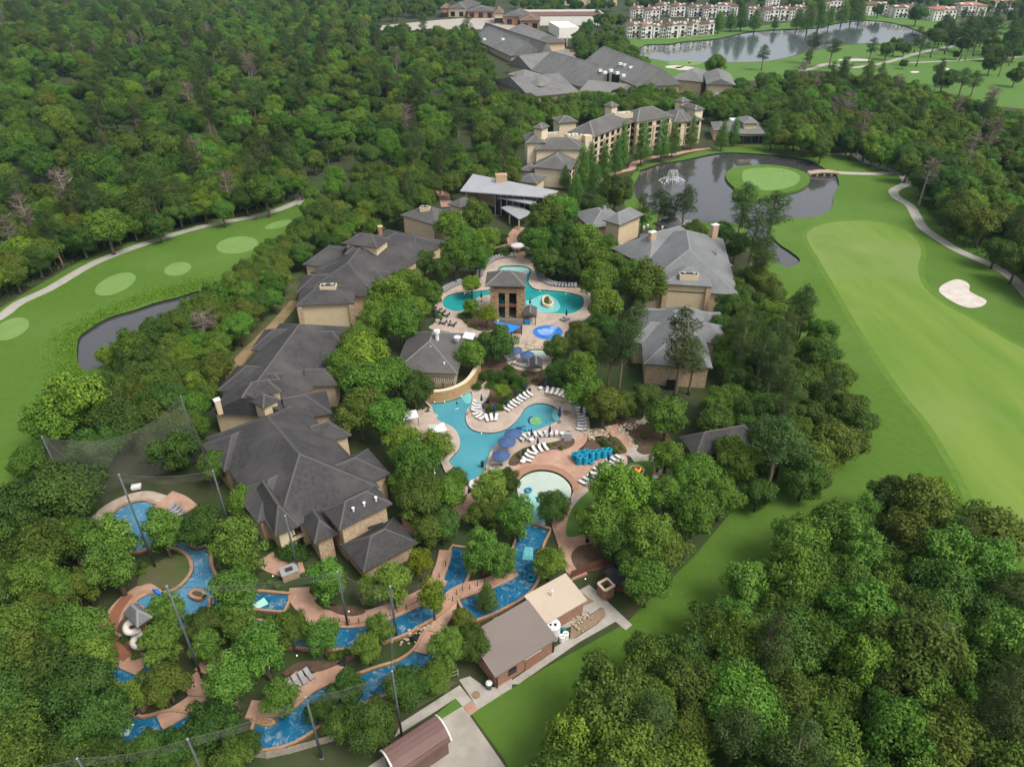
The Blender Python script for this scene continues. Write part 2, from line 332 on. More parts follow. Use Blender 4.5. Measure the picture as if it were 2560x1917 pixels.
def offset(poly, d):
    n = len(poly); s = 1 if area2(poly) > 0 else -1; out = []
    for i in range(n):
        t = (Vector((poly[(i + 1) % n][0], poly[(i + 1) % n][1], 0)) - Vector((poly[i - 1][0], poly[i - 1][1], 0)))
        if t.length < 1e-6: t = Vector((1, 0, 0))
        t.normalize(); out.append(Vector((poly[i][0], poly[i][1], 0)) + Vector((t.y, -t.x, 0)) * d * s)
    return out
gm = MB(); gl = [BIG] + WATER
gm.add([(p[0], p[1], 0) for l in gl for p in l], tess(gl))
for l in WATER:
    n = len(l)
    for i in range(n):
        a, b = l[i], l[(i + 1) % n]; gm.add([(a.x, a.y, 0), (b.x, b.y, 0), (b.x, b.y, -1.0), (a.x, a.y, -1.0)], [(0, 1, 2, 3), (3, 2, 1, 0)])
gm.obj('ground', 'forest_floor', kind='structure')
sheet('lake_water', [offset(lake, 1)], -.45, 'lake_water')
sheet('pond_water', [offset(pond, .6)], -.45, 'pond_water')
sheet('pond_water', [offset(pond_l, .6)], -.5, 'pond_water')
# ---- golf grass
left_rough = GL('O', [(-420, 760), (0, 665), (110, 600), (190, 555), (330, 505), (520, 460), (655, 415), (700, 440), (690, 475), (640, 540), (560, 600), (470, 660), (420, 700), (300, 790), (200, 850), (120, 930), (70, 1010), (20, 1120), (-60, 1240), (-420, 1500)])
sheet('golf_rough', [left_rough, pond_l], .02, 'rough_grass')
right_rough = GL('O', [(1352, 400), (1370, 372), (1430, 352), (1500, 330), (1560, 318), (1700, 308), (1850, 316), (1960, 345), (2080, 450), (2250, 560), (2900, 900), (2700, 1500), (2211, 1656), (1600, 1800), (1112, 1700), (1090, 1640), (1018, 1541), (1090, 1495), (1180, 1440), (1352, 1345), (1500, 1200), (1600, 1080), (1640, 900), (1640, 700), (1640, 560), (1560, 510), (1450, 505), (1360, 480), (1348, 440)])
sheet('golf_rough', [right_rough, pond], .02, 'rough_grass')
far_rough = GL('C', [(-340, 480), (-300, 380), (-262, 362), (-150, 388), (0, 405), (300, 405), (500, 401), (620, 388), (720, 365), (820, 338), (900, 321), (1070, 290), (1250, 284), (1400, 289), (1570, 292), (1640, 262), (1900, 160), (2400, 110), (3600, 160), (3600, 700), (2400, 720), (2000, 680), (1500, 560), (800, 520), (200, 520)])
sheet('golf_rough', [far_rough], .02, 'lawn_grass')
shore = GL('C', [(-330, 240), (-100, 215), (250, 190), (550, 165), (900, 120), (1200, 95), (1560, 110), (1800, 130), (1700, 200), (1605, 250), (1560, 212), (1480, 177), (1350, 142), (1200, 129), (1000, 149), (900, 177), (740, 185), (520, 197), (400, 212), (250, 247), (130, 259), (0, 269), (-60, 282), (-220, 287), (-300, 335)])
sheet('lawn', [shore], .02, 'lawn_grass')
fw = smooth_poly(GL('F', [(880, 0), (1020, 240), (1200, 540), (1420, 860), (1600, 1080), (1800, 1400), (1990, 1720), (2350, 1960), (2900, 1700), (2700, 1000), (2350, 700), (2212, 600), (2100, 540), (1900, 420), (1700, 310), (1570, 200), (1530, 80), (1550, -40), (1480, -140), (1320, -210), (1100, -225), (930, -205), (820, -150), (830, -80)]), 4)
mat('first_cut', (.080, .165, .014), .9, (.110, .192, .022), .5, 10, bump=.3, bscale=3)
sheet('first_cut', [offset(fw, 1.6)], .036, 'first_cut'); sheet('fairway', [fw], .05, 'fairway_grass')
sheet('putting_green', [isl], .32, 'rough_grass', skirt=1.0)
sheet('putting_green', [smooth_poly(GL('C', [(400, 1120), (430, 1090), (560, 1078), (680, 1088), (760, 1120), (770, 1160), (720, 1200), (600, 1225), (480, 1215), (410, 1170)], .34), 3)], .36, 'green_grass')
for c, x, y, rx, ry, ro in [('D', 742, 182, 140, 58, -.38), ('D', 1143, 84, 88, 42, -.2), ('A', 1525, 1577, 135, 55, -.12), ('D', 70, 470, 125, 62, -.38), ('A', 1790, 1445, 90, 22, -.25), ('C', 30, 408, 110, 16, 0), ('C', 60, 405, 10, 3, 0)]:
    sheet('tee_green', [ell(c, x, y, rx, ry, ro)], .05, 'green_grass')
for k, pts in enumerate([[(1665, 215), (1690, 185), (1770, 152), (1830, 163), (1862, 190), (1860, 225), (1900, 250), (1960, 280), (1970, 300), (1940, 325), (1870, 335), (1800, 318), (1720, 275), (1675, 240)]]):
    bp = smooth_poly(GL('F', pts), 4); sheet('bunker', [bp], .08, 'sand'); 
for c, x, y, rx, ry in [('C', 1120, 388, 105, 9), ('C', 1690, 446, 48, 8), ('C', 30, 441, 65, 12), ('B', 2150, 432, 60, 10), ('C', 1510, 465, 30, 6), ('C', 760, 490, 40, 9)]:
    sheet('bunker', [ell(c, x, y, rx, ry, 0, 18)], .06, 'sand')
# ---- cart paths
def path(name, c, pts, w, mt, z=.07, sub=4):
    m = MB(); ribbon(m, smooth_poly(GL(c, pts), sub, closed=False), w, z, 0, 0); return m.obj(name, mt, kind='structure')
path('cart_path', 'O', [(-420, 850), (-40, 705), (40, 655), (110, 622), (190, 575), (260, 545), (340, 518), (430, 491), (520, 473), (590, 457), (640, 437), (655, 422)], 3.4, 'grey_path')
path('cart_path', 'A', [(1960, 1315), (1935, 1270), (1880, 1265), (1700, 1300)], 5, 'concrete_path', .06)
path('cart_path', 'C', [(1130, 985), (1180, 1035), (1330, 1085), (1400, 1112), (1447, 1150), (1450, 1185), (1390, 1215), (1372, 1240), (1400, 1275), (1480, 1325), (1518, 1390), (1560, 1460), (1640, 1520), (1750, 1590), (1850, 1640), (2000, 1705), (2120, 1775), (2212, 1870), (2400, 2080)], 3.6, 'grey_path')
path('cart_path', 'C', [(1012, 1112), (1100, 1116), (1250, 1119), (1350, 1112), (1410, 1118)], 3.8, 'concrete_path', .09)
path('cart_path', 'C', [(1130, 990), (1000, 992), (900, 985), (760, 960)], 3, 'pink_concrete', .06)
path('cart_path', 'C', [(700, 470), (860, 440), (950, 412), (1090, 436), (1200, 425), (1330, 402), (1500, 352), (1640, 320), (1840, 282)], 5, 'grey_path')
path('cart_path', 'C', [(1480, 405), (1900, 385), (2300, 360)], 4, 'grey_path', .06)
path('footpath', 'B5', [(880, 1110), (920, 1010), (1010, 930), (1150, 880), (1280, 850), (1300, 790), (1450, 740), (1600, 705), (1740, 690), (1850, 665), (2000, 640), (2150, 625)], 3, 'pink_concrete', .06)
path('footpath', 'B', [(690, 1330), (670, 1260), (650, 1215), (690, 1195)], 4.5, 'pink_concrete', .06)
path('sandy_track', 'D', [(1900, 290), (1780, 430), (1650, 560), (1560, 650), (1400, 840), (1310, 950), (1200, 1060)], 3.2, 'dirt', .06)
sheet('grass_strip', [GL('D', [(1960, 80), (1900, 290), (1760, 480), (1640, 640), (1450, 850), (1200, 1010), (1100, 1060), (1300, 800), (1500, 560), (1700, 360), (1880, 120)])], .03, 'dull_grass')
sheet('parking_lot', [GL('B', [(180, 175), (640, 130), (900, 110), (1180, 140), (1150, 200), (900, 190), (640, 190), (400, 200), (200, 225)])], .05, 'parking')
sheet('plaza', [GL('B6', [(600, 195), (760, 205), (960, 215), (960, 235), (700, 260), (650, 245)])], .05, 'pink_concrete')
# ================================================================== POOLS, RIVER, DECKS
mat('floor_teal', (.035, .36, .35), .6, (.06, .45, .43), .15, 6)
mat('floor_blue', (.13, .38, .46), .6, (.20, .47, .54), .12, 6)
mat('floor_river', (.035, .20, .32), .6, (.06, .28, .41), .3, 4)
mat('floor_grey', (.25, .40, .52), .6, (.30, .46, .56), .2, 4)
mat('floor_white', (.62, .68, .62), .6, (.70, .74, .67), .3, 4)
mat('floor_pale', (.40, .72, .70), .6, (.45, .76, .73), .3, 4)
mat('splash_blue', (.02, .12, .46), .5, (.04, .22, .58), .35, 5)
mat('splash_white', (.14, .30, .62), .5, (.32, .46, .72), .8, 6)
mat('mosaic_blue', (.012, .04, .22), .6, (.02, .08, .32), 3, 4)
mat('mosaic_green', (.20, .50, .20), .6, (.55, .62, .22), 2.2, 6, contrast=(.42, .58))
mat('mint', (.42, .74, .66), .5, (.48, .78, .70), .6, 3)
watermat('water_pool', (.72, .92, .93), bump=.10, bscale=.9)
watermat('water_clear', (.93, .98, .96), bump=.06, bscale=.9)
watermat('water_river', (.55, .80, .90), bump=.35, bscale=.8, white=.5, wscale=.7, wlim=(.52, .74))
def ring(m, poly, w, z, z0, mi=0, mw=1, inner=0.0):
    """a coping round a basin: flat top w wide outside the edge, inner and outer faces"""
    a = offset(poly, inner); b = offset(poly, w); n = len(a)
    vs = [(p.x, p.y, z) for p in a] + [(p.x, p.y, z) for p in b] + [(p.x, p.y, z0) for p in a] + [(p.x, p.y, z0) for p in b]
    fs = []; f2 = []
    for i in range(n):
        j = (i + 1) % n; fs.append((i, n + i, n + j, j)); f2.append((i, j, 2 * n + j, 2 * n + i)); f2.append((n + i, 3 * n + i, 3 * n + j, n + j))
    m.add(vs, fs, mi); m.add(vs, f2, mw)
def basin(name, poly, k, fl, wt, cw=.45, ch=.04, cop=('coping', 'coping_wall')):
    n = len(poly)
    sheet(name + '_floor', [poly], .03 + .005 * k, fl)
    sheet(name + '_water', [offset(poly, .05)], .26 - .012 * k, wt)
    m = MB(); ring(m, poly, cw, DZ + ch, 0.0); m.obj(name + '_coping', list(cop), kind='structure')
mat('pale_coping', (.50, .41, .34), .8, (.44, .35, .28), 1, 5)
mat('stone_coping', (.34, .27, .20), .85, (.42, .34, .25), 2, 5)
basin('pool', pool_a, 0, 'floor_teal', 'water_pool', .5, .03, ('pale_coping', 'stone_coping'))
basin('pool', pool_b, 0, 'floor_blue', 'water_pool', .5, .03, ('pale_coping', 'stone_coping'))
basin('pool', pool_d, 1, 'floor_grey', 'water_river', .55, .12)
basin('spa', spa, 0, 'floor_white', 'water_clear', 1.0, .08, ('tan_concrete', 'stone_coping'))
sheet('wading_pool_floor', [pool_c], .08, 'floor_white'); sheet('wading_pool_water', [offset(pool_c, -.1)], .285, 'water_clear')
for k, r_ in enumerate((river_1, river_2, river_3, river_4, river_5)): basin('lazy_river', r_, k + 2, 'floor_river', 'water_river', .42, .2)
# pale entries inside the teal and the wading pool
sheet('pool_floor_pale', [smooth_poly(GL('E1', [(1330, 600), (1420, 570), (1520, 520), (1640, 520), (1740, 570), (1790, 660), (1740, 730), (1600, 745), (1480, 725), (1400, 690)]), 3)], .036, 'floor_pale')
sheet('pool_floor_pale', [smooth_poly(GL('E1', [(1000, 175), (1100, 150), (1300, 155), (1380, 185), (1330, 260), (1100, 260)]), 3)], .036, 'floor_white')
sheet('wading_pool_mat', [GL('J', [(1228, 10), (1316, 10), (1316, 98), (1228, 98)])], .088, 'floor_pale')
sheet('wading_pool_mat', [smooth_poly(GL('E2', [(1400, 1330), (1560, 1290), (1720, 1310), (1740, 1400), (1640, 1500), (1600, 1640), (1490, 1640), (1475, 1500), (1420, 1400)]), 3)], .084, 'floor_pale')
for c, pts in [('J', [(1170, 318), (1188, 236), (1242, 238), (1240, 322)]), ('I', [(722, 1455), (762, 1378), (868, 1372), (826, 1450)]), ('I', [(1615, 655), (1630, 605), (1700, 560), (1728, 602), (1650, 640)])]:
    sheet('entry_mat', [GL(c, pts)], .21, 'mint')
# mosaics on the floor of the lower pool, the turtle's with its shadow painted in
def blob(c, x, y, rx, ry, rot=0, n=18, jag=.12):
    out = []
    for k in range(n):
        a = 2 * math.pi * k / n; j = 1 + random.uniform(-jag, jag); u, v = rx * j * math.cos(a), ry * j * math.sin(a); out.append(G(c, x + u * math.cos(rot) - v * math.sin(rot), y + u * math.sin(rot) + v * math.cos(rot)))
    return out
sheet('mosaic', [blob('E2', 1490, 515, 55, 45, 0)], .05, 'mosaic_blue')  # the turtle's dark blue shadow, painted as a flat patch on its left
sheet('mosaic', [blob('E2', 1525, 518, 64, 48, 0, 22, .1)], .062, 'mosaic_green')
for x, y, rx, ry, ro in [(1350, 598, 38, 16, -.1), (1400, 580, 24, 7, .1), (1318, 637, 26, 7, -.5), (1412, 622, 24, 9, .4), (1462, 628, 20, 12, .6), (1635, 535, 10, 6, 0), (1375, 620, 10, 5, 0)]:
    sheet('mosaic', [blob('E2', x, y, rx, ry, ro, 12, .15)], .05, 'mosaic_blue')
for c, px, py, d in [('E2', 818, 262, -1), ('E2', 1752, 440, 1)]:      # curved entry steps
    for k in range(3):
        sheet('pool_step', [ell(c, px + d * 14, py, 62 - 16 * k, 78 - 18 * k, .5 * d, 20)] , .055 + .05 * k, 'floor_pale')
sheet('splash_pad', [splash], DZ + .03, 'splash_blue')
sheet('splash_pad', [blob('E1', 1600, 1015, 110, 52, 0, 20, .2)], DZ + .036, 'splash_white')
sheet('splash_pad', [ell('E1', 1700, 960, 50, 20)], DZ + .036, 'splash_white')
# ---- decks with openings for the pools
deck_a = smooth_poly(GL('E1', [(60, 960), (150, 880), (130, 700), (190, 560), (235, 480), (350, 405), (520, 330), (690, 280), (735, 190), (830, 90), (960, 25), (1180, -10), (1330, -5), (1440, 70), (1500, 170), (1500, 270), (1610, 375), (1750, 415), (1990, 425), (2180, 500), (2230, 700), (2100, 850), (1910, 880), (1905, 960), (1850, 1020), (1830, 1100), (1720, 1200), (1680, 1300), (1650, 1450), (1400, 1530), (1150, 1500), (1030, 1400), (980, 1300), (900, 1150), (700, 1080), (300, 1010)]), 3)
sheet('pool_deck', [deck_a, pool_a, spa], DZ, 'tan_concrete', skirt=.35)
deck_b = smooth_poly(GL('E2', [(100, 470), (240, 430), (380, 440), (420, 380), (350, 330), (380, 290), (560, 280), (760, 200), (830, 190), (900, 190), (1010, 100), (1080, 60), (1250, 60), (1440, 130), (1620, 180), (1850, 190), (1900, 320), (2000, 380), (2080, 480), (2090, 640), (2000, 720), (1950, 850), (1900, 880), (1960, 980), (2208, 920), (2330, 880), (2480, 900), (2480, 1010), (2300, 1060), (2150, 1200), (2000, 1380), (1890, 1560), (1850, 1680), (1780, 1680), (1700, 1560), (1660, 1560), (1700, 1500), (1850, 1400), (1925, 1280), (1910, 1200), (1840, 1120), (1740, 1060), (1620, 1030), (1490, 1045), (1390, 1090), (1320, 1170), (1290, 1090), (1240, 1010), (1200, 1060), (1100, 1120), (1000, 1180), (900, 1260), (700, 1330), (650, 1200), (560, 1060), (500, 960), (300, 900), (150, 700)]), 3)
sheet('pool_deck', [deck_b, pool_b], DZ, 'tan_concrete', skirt=.35)
z2 = DZ + .012
sheet('pink_paving', [smooth_poly(GL('E2', [(1300, 1000), (1400, 900), (1560, 850), (1760, 840), (1900, 780), (1960, 700), (2060, 680), (2060, 760), (1960, 860), (1950, 960), (2200, 900), (2300, 1000), (2230, 1060), (2080, 1180), (1990, 1290), (1930, 1300), (1915, 1200), (1840, 1115), (1740, 1055), (1620, 1025), (1490, 1040), (1390, 1085), (1330, 1150), (1290, 1080)]), 3)], z2, 'pink_concrete')
sheet('dark_paving', [smooth_poly(GL('E2', [(1335, 1140), (1320, 1060), (1420, 1010), (1560, 995), (1720, 1010), (1860, 1070), (1950, 1160), (1985, 1230), (1960, 1270), (1918, 1265), (1905, 1210), (1840, 1135), (1745, 1078), (1620, 1050), (1495, 1060), (1395, 1105)]), 3)], z2 + .012, 'pink_concrete')
MATS['pink_dark'] = mat('pink_dark', (.33, .175, .115), .8, (.37, .205, .14), .6, 6); bpy.data.objects['dark_paving'].data.materials[0] = MATS['pink_dark']
mat('wet_concrete', (.20, .145, .115), .6, (.30, .235, .19), .5, 8, contrast=(.4, .62))
sheet('wet_patch', [blob('E2', 1760, 300, 160, 35, .35, 22, .3)], z2, 'wet_concrete'); sheet('wet_patch', [blob('E2', 1850, 440, 45, 30, .2, 18, .3)], z2, 'wet_concrete')
# walkways round the river
def walk(c, pts, w, mt='pink_concrete', z=DZ): 
    m = MB(); ribbon(m, smooth_poly(GL(c, pts), 4, closed=False), w, z, 0, 0); return m.obj('walkway', mt, kind='structure')
walk('E2', [(900, 1250), (860, 1400), (740, 1480), (560, 1560), (300, 1580), (120, 1620)], 3.2)
walk('J', [(640, -10), (520, 60), (440, 90), (600, 160), (720, 60)], 2.6, z=DZ + .01)
walk('J', [(1440, -20), (1415, 80), (1440, 170), (1470, 260), (1490, 350), (1540, 430)], 3.0, z=DZ + .005)
walk('J', [(1450, 215), (1540, 185), (1680, 160)], 3.2, z=DZ + .02)
walk('E3', [(1250, 130), (1330, 230), (1430, 330), (1500, 440), (1480, 520)], 3.4, z=DZ + .02)
walk('E3', [(1480, 520), (1600, 500), (1780, 520), (1900, 560)], 4.6, 'concrete_path', DZ + .03)
walk('E3', [(1820, 560), (1800, 700), (1780, 850), (1740, 960)], 2.4, z=DZ + .02)
walk('J', [(1125, 390), (1050, 430), (930, 480), (810, 505), (720, 555), (700, 620), (690, 680)], 2.4)
walk('J', [(680, 260), (660, 350), (630, 430), (620, 500)], 2.2)
walk('J', [(640, 440), (560, 540), (420, 610), (280, 665), (150, 700), (0, 705), (-120, 690), (-200, 640), (-280, 540)], 3.0, z=DZ + .008)
walk('J', [(700, 640), (640, 730), (560, 830), (515, 920)], 2.2, z=DZ + .016)
walk('I', [(1700, 310), (1760, 350), (1850, 375), (1950, 350)], 3.4)
walk('I', [(1930, 500), (1925, 560), (1990, 610)], 3.2, z=DZ + .012)
walk('I', [(470, 260), (560, 140), (680, 10), (800, -60), (930, -90), (1050, -60), (1130, -40)], 2.6, 'tan_concrete')
walk('I', [(1040, -60), (1120, -30), (1180, 20)], 5.5, 'pink_concrete', DZ + .01)
walk('I', [(1050, 500), (960, 500), (870, 545), (790, 610), (735, 690), (715, 780), (740, 880), (810, 960), (930, 1010)], 2.8, z=DZ)
walk('I', [(835, 545), (765, 635), (730, 720), (728, 800), (760, 890), (830, 950)], 1.7, 'brown_concrete', DZ + .012)
walk('I', [(650, 740), (720, 680)], 2.4, z=DZ + .006)
walk('I', [(1290, 980), (1380, 1010), (1440, 1040)], 2.6)
walk('I', [(1215, 1080), (1265, 1140), (1275, 1200), (1190, 1275), (1030, 1370)], 2.6, z=DZ + .01)
walk('I', [(2212, 1010), (2080, 1080), (1950, 1130), (1860, 1080)], 2.8, z=DZ + .004)
walk('I', [(2100, 1060), (1960, 1150), (1850, 1230), (1720, 1280), (1600, 1280)], 2.6, z=DZ + .014)
walk('B4', [(965, 1420), (935, 1320), (865, 1230), (840, 1140), (880, 1070), (950, 1000)], 3.4, z=DZ + .03)
walk('B4', [(850, 1225), (740, 1255), (610, 1290)], 2.4, z=DZ + .02)
walk('B4', [(890, 1240), (980, 1240), (1090, 1275)], 2.4, z=DZ + .01)
# planting beds and lawns
def bed(c, pts, mt='mulch', z=DZ + .043, nm='planting_bed'): return sheet(nm, [smooth_poly(GL(c, pts), 3)], z, mt, skirt=z)
bed('E1', [(470, 790), (560, 720), (700, 730), (880, 760), (960, 880), (900, 980), (740, 1000), (580, 930), (500, 860)])
bed('E2', [(1040, 120), (1180, 60), (1330, 90), (1440, 150), (1400, 230), (1300, 290), (1220, 380), (1150, 420), (1000, 420), (960, 370), (1010, 300), (1040, 220)])
bed('E2', [(1240, 1000), (1260, 920), (1360, 840), (1500, 790), (1700, 760), (1850, 720), (1930, 720), (1930, 780), (1850, 830), (1700, 840), (1560, 850), (1400, 900), (1330, 1000)])
bed('E3', [(870, 470), (920, 380), (990, 310), (1100, 270), (1300, 280), (1400, 380), (1440, 450), (1400, 490), (1200, 500), (1000, 470)])
bed('E3', [(1560, 450), (1580, 380), (1480, 260), (1430, 210), (1600, 120), (1900, 200), (2000, 350), (1800, 470), (1650, 500)])
bed('E3', [(1290, 60), (1500, 40), (1620, 90), (1400, 160), (1330, 130)])
bed('E3', [(930, 220), (1050, 170), (1200, 200), (1180, 260), (1000, 310), (940, 280)], 'gravel')
bed('J', [(1490, 280), (1560, 230), (1700, 240), (1800, 330), (1700, 380), (1560, 400), (1500, 350)])
bed('E3', [(700, 1530), (680, 1400), (720, 1250), (800, 1110), (930, 980), (1080, 860), (1250, 740), (1400, 640), (1560, 590), (1760, 590), (1760, 760), (1700, 900), (1640, 1100), (1400, 1250), (1200, 1420), (900, 1500)], 'lawn_grass', DZ + .05, 'lawn')
bed('R2', [(1020, 1480), (1100, 1250), (1250, 1180), (1500, 1060), (1700, 1080), (1760, 1200), (1700, 1380), (1560, 1490), (1380, 1540), (1200, 1440)], 'dull_grass')
bed('R3', [(470, 700), (540, 560), (700, 560), (850, 700), (850, 1000), (700, 1020), (560, 900), (470, 780)], 'mulch')
bed('E1', [(800, 1400), (1000, 1350), (1200, 1500), (1500, 1560), (1500, 1700), (900, 1700), (760, 1560)], 'mulch')
bed('R4', [(1000, 560), (1100, 540), (1250, 540), (1400, 560), (1440, 620), (1300, 660), (1120, 630)], 'mulch', DZ + .05)
bed('R4', [(500, 1300), (700, 1180), (1000, 1180), (1180, 1180), (1250, 1100), (1340, 1130), (1100, 1230), (900, 1300), (700, 1280), (540, 1340)], 'mulch')
# ---- service yard
sheet('concrete_pad', [GL('R5', [(430, 1656), (1025, 1250), (1040, 1190), (1230, 1080), (1300, 1080), (1570, 905), (1680, 800), (1660, 720), (1620, 690), (1500, 770), (1240, 930), (1130, 970), (1080, 880), (1370, 690), (1530, 620), (1340, 480), (1470, 410), (1580, 500), (1700, 620), (1900, 810), (2010, 915), (1925, 980), (1800, 870), (1340, 1130), (580, 1656)])], .08, 'concrete_path', skirt=.08)
sheet('concrete_pad', [GL('R6', [(1440, 110), (1600, 60), (1840, 230), (1990, 215), (2212, 90), (2212, 230), (1715, 545), (1640, 410)])], .085, 'concrete_path', skirt=.08)
sheet('concrete_pad', [GL('R6', [(505, 940), (600, 735), (1450, 190), (1630, 415), (1495, 500), (1390, 380), (1050, 600), (700, 820)])], .08, 'concrete_path', skirt=.08)
sheet('brick_paving', [GL('R6', [(1500, 500), (1640, 420), (1720, 545), (1600, 632)])], .09, 'pink_concrete', skirt=.08)
sheet('driveway', [GL('R6', [(1170, 705), (1500, 510), (1600, 635), (2130, 1400), (2300, 1660), (-200, 1760), (100, 1390), (330, 1230)])], .07, 'driveway', skirt=.07)
sheet('kerb', [GL('R6', [(1165, 700), (1490, 505), (1510, 520), (1180, 720)])], .2, 'concrete_path', skirt=.2)
sheet('lawn', [GL('R6', [(1100, 620), (1395, 383), (1490, 500), (1160, 698)])], .05, 'lawn_grass')
sheet('gravel_bed', [GL('R5', [(1240, 940), (1500, 780), (1620, 700), (1670, 740), (1680, 800), (1560, 900), (1290, 1070), (1230, 1100)])], .10, 'gravel', skirt=.1)
sheet('gravel_bed', [GL('R5', [(1340, 480), (1380, 470), (1530, 610), (1380, 690)])], .06, 'gravel')
sheet('grass_strip', [GL('J', [(-300, 1500), (100, 1400), (380, 1330), (600, 1210), (760, 1100), (560, 1060), (200, 1200), (-300, 1330)])], .03, 'dull_grass')
# ================================================================== BUILDINGS
mat('shingle_dark', (.036, .034, .037), .85, (.066, .062, .061), 1.6, 10, bump=.5, bscale=6, col3=(.085, .08, .076), scale3=.12, contrast=(.3, .7))
mat('shingle_mid', (.07, .066, .063), .85, (.11, .105, .10), 1.6, 10, bump=.5, bscale=6, col3=(.12, .115, .108), scale3=.15, contrast=(.3, .7))
mat('shingle_light', (.125, .13, .135), .85, (.185, .19, .192), 1.6, 10, bump=.5, bscale=6, col3=(.20, .205, .205), scale3=.12, contrast=(.3, .7))
mat('shingle_hotel', (.082, .08, .076), .85, (.125, .12, .113), 1.0, 10, bump=.5, bscale=6, col3=(.14, .135, .126), scale3=.12, contrast=(.3, .7))
mat('shingle_far', (.135, .135, .13), .85, (.185, .18, .172), .3, 10, col3=(.21, .205, .195), scale3=.05)
mat('ridge_dark', (.10, .096, .09), .85); mat('ridge_light', (.24, .24, .23), .85); mat('ridge_mid', (.20, .195, .18), .85)
mat('stucco', (.58, .46, .29), .9, (.63, .51, .34), .5, 8, bump=.1, bscale=8)
mat('stucco_pale', (.66, .55, .38), .9, (.70, .60, .43), .3, 6)
mat('stucco_white', (.78, .74, .67), .9, (.83, .80, .74), .3, 6)
mat('fascia', (.10, .08, .062), .8); mat('soffit', (.22, .17, .12), .9); mat('trim_white', (.75, .74, .70), .7)
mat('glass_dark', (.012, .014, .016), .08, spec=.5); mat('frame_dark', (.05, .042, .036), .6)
mat('metal_grey', (.40, .41, .42), .45, (.44, .45, .46), .2, 4, metal=.3); mat('metal_tan', (.50, .41, .31), .5, (.55, .46, .36), .3, 7); mat('metal_brown', (.20, .165, .145), .5, (.235, .195, .17), .2, 5)
mat('metal_maroon', (.125, .072, .060), .5, (.16, .098, .083), .5, 7); mat('rib_brown', (.235, .195, .17), .5); mat('rib_tan', (.56, .47, .37), .5); mat('rib_maroon', (.19, .105, .092), .5)
mat('steel_white', (.72, .73, .74), .45); mat('terracotta', (.14, .078, .058), .85, (.19, .11, .082), .25, 6); mat('terracotta_pink', (.34, .17, .12), .85)
mat('wood_brown', (.13, .055, .035), .8, (.18, .085, .055), 1.5, 5); mat('wood_grey', (.30, .25, .20), .85, (.38, .33, .27), 1.5, 5)
def brickmat(name, c1, c2, mortar, sc=2.2, off=.5):
    m = mat(name, c1, .9); t = m.node_tree; N = t.nodes; L = t.links; p = N['Principled BSDF']
    tc = N.new('ShaderNodeTexCoord'); sx = N.new('ShaderNodeSeparateXYZ'); L.new(tc.outputs['Object'], sx.inputs[0])
    ad = N.new('ShaderNodeMath'); ad.operation = 'ADD'; L.new(sx.outputs[0], ad.inputs[0]); L.new(sx.outputs[1], ad.inputs[1])
    cb = N.new('ShaderNodeCombineXYZ'); L.new(ad.outputs[0], cb.inputs[0]); L.new(sx.outputs[2], cb.inputs[1])
    b = N.new('ShaderNodeTexBrick'); b.inputs['Scale'].default_value = sc; b.inputs['Color1'].default_value = (*c1, 1); b.inputs['Color2'].default_value = (*c2, 1); b.inputs['Mortar'].default_value = (*mortar, 1)
    b.inputs['Mortar Size'].default_value = .012; b.inputs['Bias'].default_value = 0
    L.new(cb.outputs[0], b.inputs['Vector'])
    n = N.new('ShaderNodeTexNoise'); n.inputs['Scale'].default_value = 3.0; n.inputs['Detail'].default_value = 6; L.new(tc.outputs['Object'], n.inputs['Vector'])
    mx = N.new('ShaderNodeMix'); mx.data_type = 'RGBA'; mx.blend_type = 'OVERLAY'; mx.inputs[0].default_value = .7; L.new(b.outputs['Color'], mx.inputs[6]); L.new(n.outputs['Color'], mx.inputs[7])
    hv = N.new('ShaderNodeHueSaturation'); hv.inputs['Saturation'].default_value = .9; L.new(mx.outputs[2], hv.inputs['Color'])
    L.new(hv.outputs[0], p.inputs['Base Color'])
    bp = N.new('ShaderNodeBump'); bp.inputs['Strength'].default_value = .5; bp.inputs['Distance'].default_value = .05; L.new(b.outputs['Fac'], bp.inputs['Height']); bp.invert = True; L.new(bp.outputs[0], p.inputs['Normal'])
brickmat('stone', (.42, .27, .14), (.52, .37, .21), (.40, .31, .21), 1.6)
brickmat('stone_tan', (.40, .25, .13), (.60, .44, .27), (.50, .40, .28), 1.4)
brickmat('stone_tower', (.24, .125, .05), (.50, .33, .17), (.26, .18, .10), 1.0)
brickmat('brick', (.34, .155, .085), (.40, .19, .11), (.40, .26, .18), 3.2)
brickmat('wall_stone_gold', (.40, .22, .07), (.50, .31, .12), (.36, .24, .12), 2.0)

